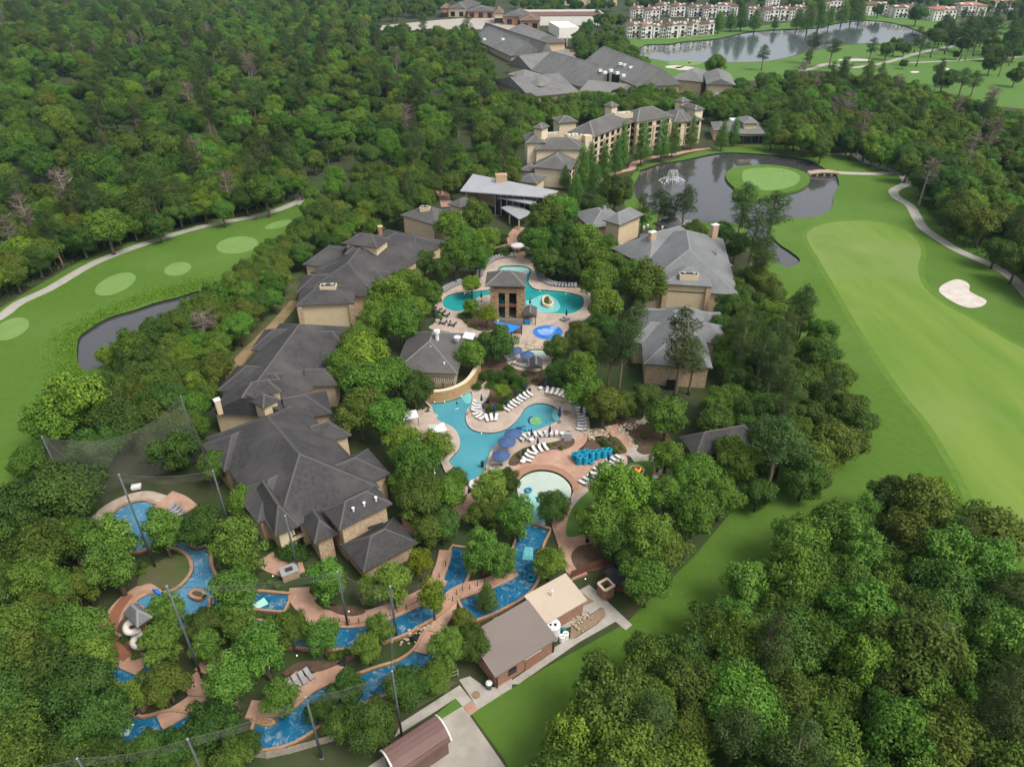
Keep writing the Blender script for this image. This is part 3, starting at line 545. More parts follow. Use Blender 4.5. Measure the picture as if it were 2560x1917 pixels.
def rect(A, B, C):
    """rectangle from one eave edge AB and a point C on the opposite edge"""
    A, B, C = (Vector((p.x, p.y, 0)) for p in (A, B, C)); u = B - A; n = Vector((-u.y, u.x, 0)).normalized(); d = (C - A).dot(n)
    return [A, B, B + n * d, A + n * d]
def roof_mesh(m, q, ze, rise, hips=(1, 1), axis=None, fas=.3, pitch_in=1.0, ridge=True):
    """hip or gable roof on rectangle q (eave corners); ridge along the longer side unless axis is given"""
    q = [Vector((p.x, p.y, ze)) for p in q]
    l1, l2 = (q[1] - q[0]).length, (q[2] - q[1]).length
    if axis is None: axis = 0 if l1 >= l2 else 1
    if axis == 1: q = q[1:] + q[:1]; l1, l2 = l2, l1
    u = (q[1] - q[0]).normalized(); v = (q[3] - q[0]).normalized(); W = l2
    ins = min(W / 2 * pitch_in, l1 / 2)
    r0 = q[0] + v * W / 2 + u * (ins if hips[0] else 0); r1 = q[1] + v * W / 2 - u * (ins if hips[1] else 0)
    up = Vector((0, 0, rise)); r0 = r0 + up; r1 = r1 + up
    flip = u.cross(v).z < 0
    b = [p - Vector((0, 0, fas)) for p in q]
    vs = q + [r0, r1] + b
    def F(*f): return tuple(f[::-1]) if flip else tuple(f)
    single = (r1 - r0).length < .05
    tops = [F(0, 1, 5, 4), F(2, 3, 4, 5)] if not single else [F(0, 1, 4), F(2, 3, 4)]
    tops += [F(1, 2, 5) if not single else F(1, 2, 4), F(3, 0, 4)]
    m.add(vs, tops, 0)
    m.add(vs, [F(6, 7, 1, 0), F(7, 8, 2, 1), F(8, 9, 3, 2), F(9, 6, 0, 3)], 2)
    m.add(vs, [F(9, 8, 7, 6)], 3)
    if ridge:
        wd = .15 + .0006 * q[0].length
        segs = [(r0, r1)] if not single else []
        if hips[0]: segs += [(r0, q[0]), (r0, q[3])]
        if hips[1]: segs += [(r1, q[1]), (r1, q[2])]
        for a, c in segs:
            d = (c - a); s = Vector((-d.y, d.x, 0)); 
            if s.length < 1e-3: continue
            s = s.normalized() * wd; e = Vector((0, 0, .06)); lo = Vector((0, 0, -.12))
            m.add([a + e, c + e, c + s + lo, a + s + lo, c - s + lo, a - s + lo], [(0, 1, 2, 3), (1, 0, 5, 4)], 1)
    return r0, r1
ROOFS = []           # plan footprints, kept clear of trees
def hip(b, c, pts, ze, rise, roof='shingle_dark', ridge='ridge_dark', wall='stucco', over=.8, hips=(1, 1), axis=None, z0=0, corner=None, pitch_in=1.0, q=None, nm='roof'):
    if q is None: q = rect(*[G(c, x, y, ze) for x, y in pts])
    ROOFS.append([(p.x, p.y) for p in q])
    m = MB(); r0, r1 = roof_mesh(m, q, ze, rise, hips, axis, pitch_in=pitch_in); ro = m.part(nm, [roof, ridge, 'fascia', 'soffit'], b)
    wq = None
    if wall:
        ctr = sum(q, Vector()) / 4; wq = []
        u = (q[1] - q[0]).normalized(); v = (q[3] - q[0]).normalized()
        for p, su, sv in zip(q, (1, -1, -1, 1), (1, 1, -1, -1)): wq.append(p + u * over * su + v * over * sv)
        m = MB(); n = 4; zt = ze - .27
        vs = [(p.x, p.y, z0) for p in wq] + [(p.x, p.y, zt) for p in wq]
        m.add(vs, [(i, (i + 1) % 4, 4 + (i + 1) % 4, 4 + i) if area2(wq) > 0 else (4 + i, 4 + (i + 1) % 4, (i + 1) % 4, i) for i in range(4)])
        for k, hp in enumerate(hips):      # gable triangles
            if not hp:
                l1, l2 = (q[1] - q[0]).length, (q[2] - q[1]).length; ax = axis if axis is not None else (0 if l1 >= l2 else 1)
                e = {(0, 0): (3, 0), (0, 1): (1, 2), (1, 0): (0, 1), (1, 1): (2, 3)}[(ax, k)]
                a, c2 = wq[e[0]], wq[e[1]]; mid = (a + c2) / 2
                m.add([(a.x, a.y, zt), (c2.x, c2.y, zt), (mid.x, mid.y, ze + rise - .3)], [(0, 1, 2)])
        m.part('wall', wall, b)
        if corner:       # stone corner piers, proud of the stucco
            for p in wq[:2]:
                mm = MB(); mm.box((p.x, p.y, (z0 + zt) / 2 - .05), (1.3, 1.3, zt - z0 - .12), 0, math.atan2(u.y, u.x)); mm.part('corner_pier', corner, b)
    return q, wq, ro
def cross(b, c, A, Bp, L, ze, rise, roof='shingle_dark', ridge='ridge_dark', wall='stucco', over=.7):
    """a cross hip: eave edge AB, running L metres back into the main roof"""
    A, Bp = G(c, *A, ze), G(c, *Bp, ze); u = Bp - A; n = Vector((-u.y, u.x, 0)).normalized()
    m0 = Vector((0, 0, 0)); ctr = ORG[b.name]
    if (Vector((ctr.x, ctr.y, 0)) - A).dot(n) < 0: n = -n
    q = [A, Bp, Bp + n * L, A + n * L]; q = [Vector((p.x, p.y, 0)) for p in q]
    m = MB(); roof_mesh(m, q, ze, rise, (1, 0), axis=1); ro = m.part('roof', [roof, ridge, 'fascia', 'soffit'], b)
    if wall:
        u = (q[1] - q[0]).normalized(); v = (q[3] - q[0]).normalized(); wq = [q[0] + u * over + v * over, q[1] - u * over + v * over, q[2] - u * over, q[3] + u * over]
        m = MB(); m.add([(p.x, p.y, 0) for p in wq] + [(p.x, p.y, ze - .27) for p in wq], [(i, (i + 1) % 4, 4 + (i + 1) % 4, 4 + i) if area2(wq) > 0 else (4 + i, 4 + (i + 1) % 4, (i + 1) % 4, i) for i in range(4)]); m.part('wall', wall, b)
    return q
WMESH = {}
def window_mesh(wd, ht, fr='frame_dark', gl='glass_dark'):
    k = (round(wd, 2), round(ht, 2), fr, gl)
    if k not in WMESH:
        m = MB(); t = min(.14, wd * .1)
        for cx, cz, dx, dz in [(-wd / 2 + t / 2, 0, t, ht), (wd / 2 - t / 2, 0, t, ht), (0, ht / 2 - t / 2, wd - 2 * t, t), (0, -ht / 2 + t / 2, wd - 2 * t, t), (0, 0, t * .6, ht - 2 * t)]: m.box((cx, -.05, cz), (dx, .12, dz), 0)
        m.box((0, .0, 0), (wd - 2 * t, .04, ht - 2 * t), 1); m.box((0, -.10, -ht / 2 - .06), (wd + .2, .24, .1), 0)
        WMESH[k] = m.mesh('window', [fr, gl])
    return WMESH[k]
def windows(b, p0, p1, n, zs, wd, ht, fr='frame_dark', gl='glass_dark', mg=.5, nm='window'):
    """n windows across the wall p0->p1 (outside is to the right of p0->p1), at each height"""
    p0, p1 = Vector((p0[0], p0[1], 0)), Vector((p1[0], p1[1], 0)); d = p1 - p0; u = d.normalized(); nrm = Vector((u.y, -u.x, 0)); rz = math.atan2(u.y, u.x); me = window_mesh(wd, ht, fr, gl); og = ORG[b.name]
    for z in zs:
        for i in range(n):
            p = p0 + d * ((i + .5) / n) + nrm * .06; link(nm, me, b, (p.x - og.x, p.y - og.y, z - og.z), rz)
def boxpart(b, nm, c, dims, mt, rz=0): m = MB(); m.box(c, dims, 0, rz); return m.part(nm, mt, b)
def chimney(b, c, x, y, z0, h, wd=1.6, dp=1.2, rz=0, mt='stucco', cap='steel_white'):
    p = G(c, x, y, z0); ch = boxpart(b, 'chimney', (p.x, p.y, z0 + h / 2 - .5), (wd, dp, h + 1), mt, rz); m = MB(); m.box((p.x, p.y, z0 + h + .06), (wd + .25, dp + .25, .14), 0, rz); m.box((p.x, p.y, z0 + h + .25), (wd * .6, dp * .6, .25), 0, rz); m.part('chimney_cap', cap, ch)
def vent(b, c, x, y, z, h=.9, r=.16, nm='roof_vent'):
    p = G(c, x, y, z); m = MB(); m.lathe([(r, -.4), (r, h * .6), (r * 1.7, h * .62), (r * 1.7, h * .9), (.02, h)], p, 8); m.part(nm, 'steel_white', b)
def bldg(name, c, x, y, label, group=None): return thing(name, G(c, x, y, 0), label, 'building', group)

# ---------------- left long wing
LM = bldg('lodge_wing', 'O', 620, 950, 'long dark shingled guest wing with many cross gables, left of the lower pool')
ze = 6.0
qa, wa, _ = hip(LM, 'S', [(524, 1032), (700, 808), (874, 817)], ze, 5.0, hips=(0, 1))
qb, wb, _ = hip(LM, 'R1', [(130, 430), (780, 1350), (1750, 870)], ze, 6.2, wall='stucco')
cross(LM, 'D8', (485, 1195), (612, 1012), 9, ze + .05, 3.0); cross(LM, 'D8', (190, 1555), (365, 1335), 10, ze + .05, 3.4)
cross(LM, 'R1', (85, 495), (300, 742), 9, ze + .05, 3.0, wall='stone_tan'); cross(LM, 'R1', (385, 932), (615, 1230), 10, ze + .05, 3.4, wall='stone_tan')
cross(LM, 'R1', (1318, 195), (1262, -20), 9, ze + .05, 2.8, wall='stone_tan'); cross(LM, 'R1', (1868, 765), (1655, 530), 9, ze + .05, 3.0)
cross(LM, 'R1', (1500, 400), (1400, 240), 7, ze + .05, 2.4); cross(LM, 'D8', (1258, 1510), (1290, 1380), 7, ze + .05, 2.6); cross(LM, 'D8', (1330, 1160), (1350, 1050), 7, ze + .05, 2.6)
hip(LM, 'R1', [(1150, 1425), (1375, 1328), (1290, 1080)], ze - .4, 2.6, wall='stone_tan', axis=1)
hip(LM, 'R1', [(780, 1352), (1010, 1252), (1020, 800)], ze - .06, 4.2, wall='stucco_pale', axis=1)
hip(LM, 'R1', [(1385, 1295), (1885, 1045), (1700, 880)], 8.2, 2.4, wall='stone_tan')
q5, _, _ = hip(LM, 'J', [(150, 395), (505, 200), (300, 60)], 3.6, 2.6, wall='stone_tan')
for x, y in [(1520, 1120), (1622, 1070), (1732, 1020)]: vent(LM, 'R1', x, y, 9.2)
hip(LM, 'D', [(1550, 910), (1810, 868), (1808, 790)], 10.6, 1.8, z0=6, over=.6); hip(LM, 'D', [(1690, 978), (1800, 918), (1740, 850)], 9.6, 1.5, z0=6, over=.5)
hip(LM, 'D', [(1680, 800), (1800, 795), (1800, 755)], 9.8, 1.0, z0=6, over=.4)
chimney(LM, 'D', 1410, 985, 7.0, 2.3, 1.05, 1.05, .6)
boxpart(LM, 'opening', (*G('R1', 1728, 1258, 6.0).xy, 6.0), (2.6, .3, .5), 'frame_dark', .46)
windows(LM, wb[2].xy, wb[1].xy, 8, (1.6, 4.3), 1.6, 1.5) if area2(wb) < 0 else windows(LM, wb[1].xy, wb[2].xy, 3, (1.6, 4.3), 1.6, 1.5)

# ---------------- second left lodge
L2 = bldg('lodge_wing', 'O', 800, 570, 'dark roofed two storey lodge with hip tower, upper left of the tower pool')
hip(L2, 'D8', [(960, 690), (1600, 722), (1830, 330)], 6.6, 5.2, wall='stucco')
hip(L2, 'D8', [(1600, 640), (2240, 225), (1900, 10)], 6.5, 4.6, wall='stucco')
qf, wf, _ = hip(L2, 'D8', [(890, 800), (1408, 775), (1428, 617)], 7.4, 2.8, corner='stone_tan')
cross(L2, 'D8', (950, 432), (1185, 255), 10, 6.7, 3.0); cross(L2, 'D8', (892, 682), (957, 530), 9, 6.7, 2.6)
hip(L2, 'D8', [(1755, 470), (1897, 350), (1640, 350)], 6.9, 2.4, wall='stucco'); hip(L2, 'D8', [(1952, 340), (2190, 247), (1905, 175)], 6.9, 2.6, wall='stucco')
cross(L2, 'D8', (1720, 610), (1760, 500), 8, 6.7, 2.4)
hip(L2, 'D8', [(1310, 242), (1616, 286), (1732, 200)], 12.4, 2.2, z0=6, over=.7); hip(L2, 'D8', [(1325, 342), (1526, 337), (1500, 258)], 10.4, 2.0, z0=6, over=.5)
chimney(L2, 'D8', 1645, 140, 11, 1.6, 1.2, 1.0, .3, 'terracotta_pink', 'stucco')
def skylight(b, c, x, y, z, w_, d_, rz):
    p = G(c, x, y, z); s = boxpart(b, 'roof_well', (p.x, p.y, z), (w_, d_, 1.6), 'stucco', rz); m = MB()
    m.box((p.x, p.y, z + .82), (w_ - .5, d_ - .5, .05), 0, rz)
    for k in (-.25, .25): m.lathe([(d_ * .24, .86), (d_ * .24, 1.2), (.05, 1.3)], (p.x + k * w_ * math.cos(rz), p.y + k * w_ * math.sin(rz), z), 10, 1)
    m.part('cooling_fan', ['glass_dark', 'metal_grey'], s)
skylight(L2, 'D8', 1183, 640, 9.6, 4.2, 2.2, .04)
windows(L2, G('D8', 1860, 480, 0).xy, G('D8', 2200, 330, 0).xy, 4, (1.8, 4.6), 2.0, 1.6)
# ---------------- third left lodge
L3 = bldg('lodge_wing', 'B', 620, 1400, 'small tan lodge with square belvedere roof behind the courtyard trees')
hip(L3, 'B', [(385, 1382), (602, 1446), (745, 1370)], 7.6, 2.6, 'shingle_mid', 'ridge_dark')
hip(L3, 'B', [(690, 1312), (771, 1337), (880, 1297)], 10.5, 1.8, 'shingle_mid', 'ridge_dark', z0=4, over=.6)
hip(L3, 'B', [(650, 1400), (880, 1405), (860, 1345)], 6.2, 2.0, 'shingle_mid', 'ridge_dark')
skylight(L3, 'B', 548, 1345, 9.8, 3.4, 1.8, -.1)
# ---------------- metal roofed pavilion
PM = bldg('garden_pavilion', 'B4', 900, 700, 'long glass pavilion under a pale grey metal roof with stone chimney')
def slab(b, nm, pts, th, mt):
    m = MB(); n = len(pts); P = [Vector(p) for p in pts]; up = (P[1] - P[0]).cross(P[2] - P[0]); 
    if up.z < 0: P = P[::-1]
    vs = [tuple(p) for p in P] + [(p.x, p.y, p.z - th) for p in P]
    m.add(vs, [tuple(range(n)), tuple(range(2 * n - 1, n - 1, -1))] + [(i, n + i, n + (i + 1) % n, (i + 1) % n) for i in range(n)]); return m.part(nm, mt, b)
def seams(b, pts, n, mt, h=.07, w_=.07, nm='seam'):
    """standing seams across a roof quad a,b (eave) -> d,c (ridge)"""
    a, b2, c, d = [Vector(p) for p in pts]; m = MB()
    for i in range(n + 1):
        t = i / n; p, q = a.lerp(b2, t), d.lerp(c, t); s = (b2 - a).normalized() * w_ / 2; e = Vector((0, 0, h))
        m.add([p - s, p + s, q + s, q - s, p - s + e, p + s + e, q + s + e, q - s + e], [(4, 5, 6, 7), (0, 4, 7, 3), (1, 2, 6, 5), (0, 1, 5, 4)])
    return m.part('seams', mt, b)
f0, f1 = G('B4', 160, 512, 8.5), G('B4', 1260, 598, 8.5); b0, b1 = G('B4', 330, 290, 10.5), G('B4', 1455, 515, 10.5)
slab(PM, 'roof', [f0, f1, b1, b0], .35, 'metal_grey'); seams(PM, [f0, f1, b1, b0], 44, 'metal_grey')
g0, g1 = G('B4', 540, 575, 6.6), G('B4', 1120, 690, 6.6); h0, h1 = G('B4', 600, 548, 6.9), G('B4', 1160, 655, 6.9)
slab(PM, 'awning', [g0, g1, h1, h0], .3, 'metal_grey')
pp = [G('B4', 690, 728, 4.2), G('B4', 935, 885, 4.2), G('B4', 1110, 800, 4.2), G('B4', 880, 680, 4.2)]
slab(PM, 'porch_roof', pp, .3, 'metal_grey')
wl = [G('B4', 230, 640, 0), G('B4', 700, 790, 0), G('B4', 1150, 860, 0)]
w0, w1 = (f0.lerp(f1, .42) + Vector((0, 2.2, 0))).xy, (f0.lerp(f1, .99) + Vector((0, 2.2, 0))).xy
def wallquad(b, nm, p0, p1, z0, z1, mt, th=.3):
    p0, p1 = Vector((p0[0], p0[1], 0)), Vector((p1[0], p1[1], 0)); d = p1 - p0; rz = math.atan2(d.y, d.x); c = (p0 + p1) / 2; return boxpart(b, nm, (c.x, c.y, (z0 + z1) / 2), (d.length, th, z1 - z0), mt, rz)
wallquad(PM, 'glazed_wall', w0, w1, 0, 8.0, 'glass_dark')
for i in range(9):
    t = i / 8; p = Vector(w0).lerp(Vector(w1), t); boxpart(PM, 'post', (p.x, p.y - .25, 4.0), (.22, .22, 8.0), 'metal_grey')
bw0, bw1 = b0.lerp(b1, .03), b0.lerp(b1, .97); wallquad(PM, 'wall', (bw0.x, bw0.y - 1), (bw1.x, bw1.y - 1), 0, 10, 'stucco')
wallquad(PM, 'wall', (f0.x + 2, f0.y + 3), (bw0.x + 1, bw0.y - 1.6), 0, 8.2, 'stucco')
chimney(PM, 'B4', 700, 485, 7.5, 5.2, 4.0, 2.6, .1, 'stone_tan', 'stone_tan')
for p in (pp[1], pp[0].lerp(pp[1], .5)): boxpart(PM, 'post', (p.x, p.y + .4, 1.7), (.6, .6, 3.4), 'stone_tan')
# ---------------- hotel
HO = bldg('hotel', 'B5', 900, 700, 'five storey tan hotel with grey hip roofs along the fountain pond')
K = dict(roof='shingle_hotel', ridge='ridge_mid', wall='stucco_pale')
z1 = HZ('B5', 600, 1075, 865); z3 = HZ('B5', 1310, 690, 335); z5 = HZ('B5', 1890, 605, 335)
q1, w1_, _ = hip(HO, 'B5', [(180, 832), (606, 866), (835, 705)], z1, 3.6, **K)
q2, w2_, _ = hip(HO, 'B5', [(205, 640), (770, 640), (910, 545)], z1 + 4.4, 3.4, **K)
hip(HO, 'B5', [(30, 868), (240, 885), (330, 740)], z1 - 3.2, 2.0, **K); hip(HO, 'B5', [(-10, 985), (235, 1015), (240, 920)], 5.0, 2.0, **K)
q3, w3_, _ = hip(HO, 'B5', [(862, 497), (1300, 330), (1110, 250)], z3, 4.2, hips=(1, 1), **K)
hip(HO, 'B5', [(108, 565), (330, 560), (420, 470)], z3, 2.4, **K); hip(HO, 'B5', [(470, 345), (690, 330), (700, 270)], z3, 2.0, **K)
q4, w4_, _ = hip(HO, 'B5', [(1338, 335), (1745, 268), (1560, 195)], z3 + .2, 4.0, **K)
q5_, w5_, _ = hip(HO, 'B5', [(1745, 345), (2078, 303), (1900, 205)], z5, 3.4, **K)
q6_, w6_, _ = hip(HO, 'B5', [(1640, 300), (1900, 330), (1880, 210)], z5 + .02, 3.2, **K)
for pts, h in [([(180, 395), (290, 412), (395, 382)], z3 + 5), ([(965, 148), (1060, 168), (1142, 150)], z3 + 5.5), ([(1745, 97), (1840, 118), (1925, 98)], z5 + 6), ([(1800, 155), (1980, 205), (2092, 190)], z5 + 4)]:
    hip(HO, 'B5', pts, h, 1.6, z0=z3 - 4, over=.6, **K)
def mech(b, c, x, y, z, wd, dp, rz):
    p = G(c, x, y, z); u = Vector((math.cos(rz), math.sin(rz), 0)); v = Vector((-u.y, u.x, 0)); m = MB()
    for cx, cy_, dx, dy in [(0, -dp / 2, wd, .3), (0, dp / 2, wd, .3), (-wd / 2, 0, .3, dp - .32), (wd / 2, 0, .3, dp - .32)]:
        q = p + u * cx + v * cy_; m.box((q.x, q.y, z - .6), (dx, dy, 2.2), 0, rz)
    s = m.part('roof_well', 'stucco', b)
    for k in range(5):
        q = p + u * (wd * (-.35 + .17 * k)) + v * random.uniform(-.2, .2) * dp; mm = MB(); mm.box((q.x, q.y, z - .3), (wd * .1, dp * .35, random.uniform(1.2, 2.0)), 0, rz); mm.part('air_unit', 'steel_white', s)
mech(HO, 'B5', 680, 480, z1 + 6.4, 10, 4, .25); mech(HO, 'B5', 400, 465, z1 + 6.2, 6, 3, .2); mech(HO, 'B5', 1170, 240, z3 + 3.4, 9, 4, .3)
boxpart(HO, 'stair_tower', (*G('B5', 790, 480, z1 + 7).xy, z1 + 3.6), (3.2, 3.2, 7), 'stucco_pale', .3); boxpart(HO, 'stair_tower', (*G('B5', 1290, 275, z3).xy, z3 - 6), (5.5, 5, 14.5), 'stone_tan', .3)
def facade(b, P0, P1, nb, nst, zt, piers=True):
    """balcony windows and brick piers along a wall seen from its right side"""
    P0, P1 = Vector((P0[0], P0[1], 0)), Vector((P1[0], P1[1], 0)); sh = zt / nst
    windows(b, P0.xy, P1.xy, nb, [sh * (k + .55) for k in range(nst)], (P1 - P0).length / nb * .5, sh * .6)
    d = P1 - P0; u = d.normalized(); nr = Vector((u.y, -u.x, 0)); rz = math.atan2(u.y, u.x)
    if piers:
        for i in range(0, nb + 1, 2):
            p = P0 + d * (i / nb) + nr * .15; boxpart(b, 'pier', (p.x, p.y, zt * .42), (1.0, .5, zt * .84), 'stone_tan', rz)
    c = (P0 + P1) / 2 + nr * .08
    for k in range(1, nst): boxpart(b, 'string_course', (c.x, c.y, sh * k + .1), (d.length, .22, .18), 'stucco_pale', rz)
def seen(wq):      # the two walls whose outer side turns toward the camera
    if area2(wq) < 0: wq = wq[::-1]
    out = []
    for i in range(4):
        a, c = wq[i], wq[(i + 1) % 4]; d = c - a; nr = Vector((d.y, -d.x, 0)).normalized()
        if nr.dot(Vector(((a + c) / 2).xy).to_3d() * -1) > 0: out.append((a, c))
    return out
for wq, zt, nst, bw in [(w1_, z1, 3, 5.0), (w3_, z3, 5, 4.6), (w4_, z3, 5, 4.6), (w5_, z5, 4, 4.4), (w2_, z1 + 4, 4, 5)]:
    for a, c in seen(wq):
        mid = (a + c) / 2; d = c - a; nr = Vector((d.y, -d.x, 0)).normalized()
        if wq in (w1_, w2_) and nr.x < .3: continue
        facade(HO, a, c, max(2, int(d.length / bw)), nst, zt - .4)
# ---------------- right lodge
RL = bldg('lodge_wing', 'R7', 750, 500, 'large light grey shingled lodge with two tan chimneys, right of the courtyard')
K = dict(roof='shingle_light', ridge='ridge_light')
hip(RL, 'R7', [(400, 735), (1212, 786), (1230, 330)], 6.8, 7.0, **K)
hip(RL, 'R7', [(160, 400), (470, 560), (880, 330)], 6.7, 6.0, **K)
hip(RL, 'R7', [(1000, 575), (1165, 545), (1150, 380)], 6.9, 3.0, **K)
_, wr, _ = hip(RL, 'R7', [(590, 694), (998, 719), (985, 560)], 9.0, 2.4, corner='stone_tan', **K)
skylight(RL, 'R7', 800, 632, 10.4, 5.0, 2.0, -.05)
hip(RL, 'R7', [(84, 165), (232, 209), (422, 118)], 11.5, 2.4, z0=4, over=.9, **K)
hip(RL, 'B4', [(1640, 800), (1880, 1000), (2180, 830)], 6.4, 3.2, **K); hip(RL, 'B4', [(1820, 770), (2050, 860), (2190, 800)], 6.6, 2.6, **K)
hip(RL, 'R7', [(500, 195), (770, 268), (640, 130)], 6.9, 2.0, **K)
chimney(RL, 'R7', 490, 372, 9.6, 4.0, 2.0, 1.4, .5, 'stone_tan'); chimney(RL, 'R7', 1005, 300, 9.6, 3.6, 2.0, 1.4, .4, 'stone_tan')
for x, y in [(785, 485), (930, 482), (815, 550), (900, 556), (908, 320), (430, 232), (462, 216), (582, 230)]: vent(RL, 'R7', x, y, 9.5, .5, .22)
R2 = bldg('lodge_wing', 'R7', 700, 1150, 'lower grey shingled lodge with stone end wall behind tall pines, right of the courtyard')
hip(R2, 'R7', [(425, 1358), (1000, 1390), (1110, 950)], 6.0, 4.6, wall='stone_tan', **K)
hip(R2, 'R7', [(325, 990), (1090, 1040), (1070, 930)], 5.4, 1.6, **K)
cross(R2, 'R7', (330, 1180), (322, 985), 9, 6.1, 2.6, roof='shingle_light', ridge='ridge_light'); cross(R2, 'R7', (1120, 1200), (1125, 1050), 9, 6.1, 2.8, roof='shingle_light', ridge='ridge_light')
cross(R2, 'R7', (610, 893), (930, 925), 8, 6.6, 3.0, roof='shingle_light', ridge='ridge_light', wall=None)
p = G('R7', 655, 1530, 1.2); boxpart(R2, 'doorway', (p.x, p.y - .1, 1.3), (2.4, .5, 2.4), 'glass_dark', -.03)
# ---------------- pool bar with pergola
PB = bldg('pool_bar', 'E', 600, 620, 'grey hip roofed pool bar with white cowl vents and timber pergola')
hip(PB, 'E', [(345, 742), (757, 757), (890, 500)], 4.6, 4.2, 'shingle_mid', 'ridge_mid', wall='stucco', over=1.0)
vent(PB, 'E', 625, 530, 8.4, 2.4, .45, 'cowl_vent'); vent(PB, 'E', 755, 530, 7.4, .5, .5); vent(PB, 'E', 585, 585, 7.6, .5, .3); vent(PB, 'E', 670, 695, 5.8, .5, .15)
c0, c1, c2, c3 = G('E', 785, 525, 5.2), G('E', 805, 487, 5.2), G('E', 870, 497, 5.2), G('E', 855, 538, 5.2)
slab(PB, 'canopy', [c0, c1, c2, c3], .12, 'steel_white')
pg = thing('pergola', G('E', 670, 800, 0), 'brown timber pergola with parallel slats in front of the pool bar', 'pergola')
for k in range(14):
    t = k / 13; a, c = G('E', 590, 752, 3.0).lerp(G('E', 752, 758, 3.0), t), G('E', 580, 818, 3.0).lerp(G('E', 742, 822, 3.0), t); m = MB(); m.tube([a, c], .09, 4); m.part('slat', 'wood_grey', pg)
for t in (.1, .5, .9):
    a = G('E', 582, 808, 2.8).lerp(G('E', 740, 812, 2.8), t); boxpart(pg, 'post', (a.x, a.y, 1.4), (.25, .25, 2.8), 'wood_brown')
for yy in (765, 806): 
    a, c = G('E', 585, yy, 2.85), G('E', 745, yy + 5, 2.85); m = MB(); m.tube([a, c], .12, 4); m.part('beam', 'wood_brown', pg)
# ---------------- stone tower
TW = bldg('slide_tower', 'E1', 1100, 850, 'square stone pool tower with grey pyramid roof and tall openings')
zt = HZ('E1', 1100, 875, 398)
tf0, tf1 = G('E1', 800, 392, zt), G('E1', 1342, 400, zt); tl = (tf1 - tf0).length
hip(TW, 'E1', [(800, 392), (1342, 400), (1342, 250)], zt, tl * .24, 'shingle_mid', 'ridge_mid', wall=None, q=rect(tf0, tf1, tf0 + Vector((0, tl * .8, 0))))
ROOFS.pop()
tu = (tf1 - tf0).normalized(); tv = Vector((-tu.y, tu.x, 0)); tb = Vector((tf0.x, tf0.y, 0)) + tu * tl * .12 + tv * tl * .1; TWd, TD = tl * .845, tl * .62; rzt = math.atan2(tu.y, tu.x)
def tbox(x0, x1, z0, z1, d0, d1, nm, mt):
    c = tb + tu * TWd * (x0 + x1) / 2 + tv * (d0 + d1) / 2; return boxpart(TW, nm, (c.x, c.y, (z0 + z1) / 2), (TWd * (x1 - x0), d1 - d0, z1 - z0), mt, rzt)
for x0, x1 in [(0, .24), (.43, .545), (.765, 1)]: tbox(x0, x1, 0, zt * .76, 0, .9, 'stone_pier', 'stone_tower')
tbox(0, 1, zt * .76, zt * .885, 0, .9, 'stone_lintel', 'stone_tower')
for x0, x1 in [(0, .1), (.9, 1)]: tbox(x0, x1, zt * .885, zt - .25, 0, .9, 'stone_pier', 'stone_tower')
for x0, x1 in [(0, .07), (.93, 1)]: tbox(x0, x1, 0, zt - .25, .92, TD, 'stone_side', 'stone_tower')
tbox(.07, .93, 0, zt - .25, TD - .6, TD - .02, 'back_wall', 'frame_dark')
tbox(.24, .43, zt * .37, zt * .45, .2, .6, 'rail', 'wood_brown'); tbox(.545, .765, zt * .37, zt * .45, .2, .6, 'rail', 'wood_brown'); tbox(.1, .9, zt * .885, zt * .91, .3, .5, 'rail', 'wood_brown')
tbox(.08, .92, zt * .36, zt * .38, .95, TD - .7, 'floor', 'wood_brown'); tbox(.08, .92, zt * .78, zt * .80, .95, TD - .7, 'floor', 'wood_brown')
mat('slide_teal', (.02, .20, .22), .3)
m = MB(); cc = tb + tu * TWd * .5 + tv * TD * .45
m.tube([(cc.x + 2.2 * math.cos(a * .5), cc.y + 1.3 * math.sin(a * .5), zt * .7 - a * .36) for a in range(0, 22)], .55, 8); m.part('tube_slide', 'slide_teal', TW, True)
# huts next to the tower
def hut(nm, c, pts, ze, rise, lab, wallm, roofm='shingle_mid', posts='wood_brown', fill=None):
    q = rect(*[G(c, x, y, ze) for x, y in pts]); ctr = sum(q, Vector()) / 4; b = thing(nm, (ctr.x, ctr.y, 0), lab, 'hut')
    m = MB(); roof_mesh(m, q, ze, rise, (0, 0), None, .15); m.part('roof', [roofm, 'ridge_mid', 'fascia', 'soffit'], b)
    u, v = (q[1] - q[0]).normalized(), (q[3] - q[0]).normalized(); rz = math.atan2(u.y, u.x)
    for p, su, sv in zip(q, (1, -1, -1, 1), (1, 1, -1, -1)):
        p = p + u * .3 * su + v * .3 * sv; boxpart(b, 'post', (p.x, p.y, ze / 2 - .1), (.2, .2, ze - .2), posts)
    if wallm:
        c2 = q[2].lerp(q[3], .5) - v * .35; boxpart(b, 'back_wall', (c2.x, c2.y, ze / 2 - .1), ((q[1] - q[0]).length - .8, .2, ze - .25), wallm, rz)
    if fill:
        c2 = q[0].lerp(q[1], .3) + v * .5; boxpart(b, 'counter', (c2.x, c2.y, .9), ((q[1] - q[0]).length * .45, .5, 1.8), fill, rz)
    return b
mat('bar_blue', (.01, .22, .42), .5); mat('sail_blue', (.01, .17, .60), .7, (.015, .21, .66), .6, 4)
hut('towel_hut', 'E1', [(1302, 784), (1482, 788), (1487, 676)], 3.2, .9, 'small grey roofed towel hut with blue counter beside the stone tower', 'wood_brown', fill='bar_blue')
hut('snack_hut', 'E1', [(982, 895), (1290, 908), (1305, 820)], 3.0, .7, 'low grey roofed hut in front of the stone tower, above the blue sail', 'wood_brown')
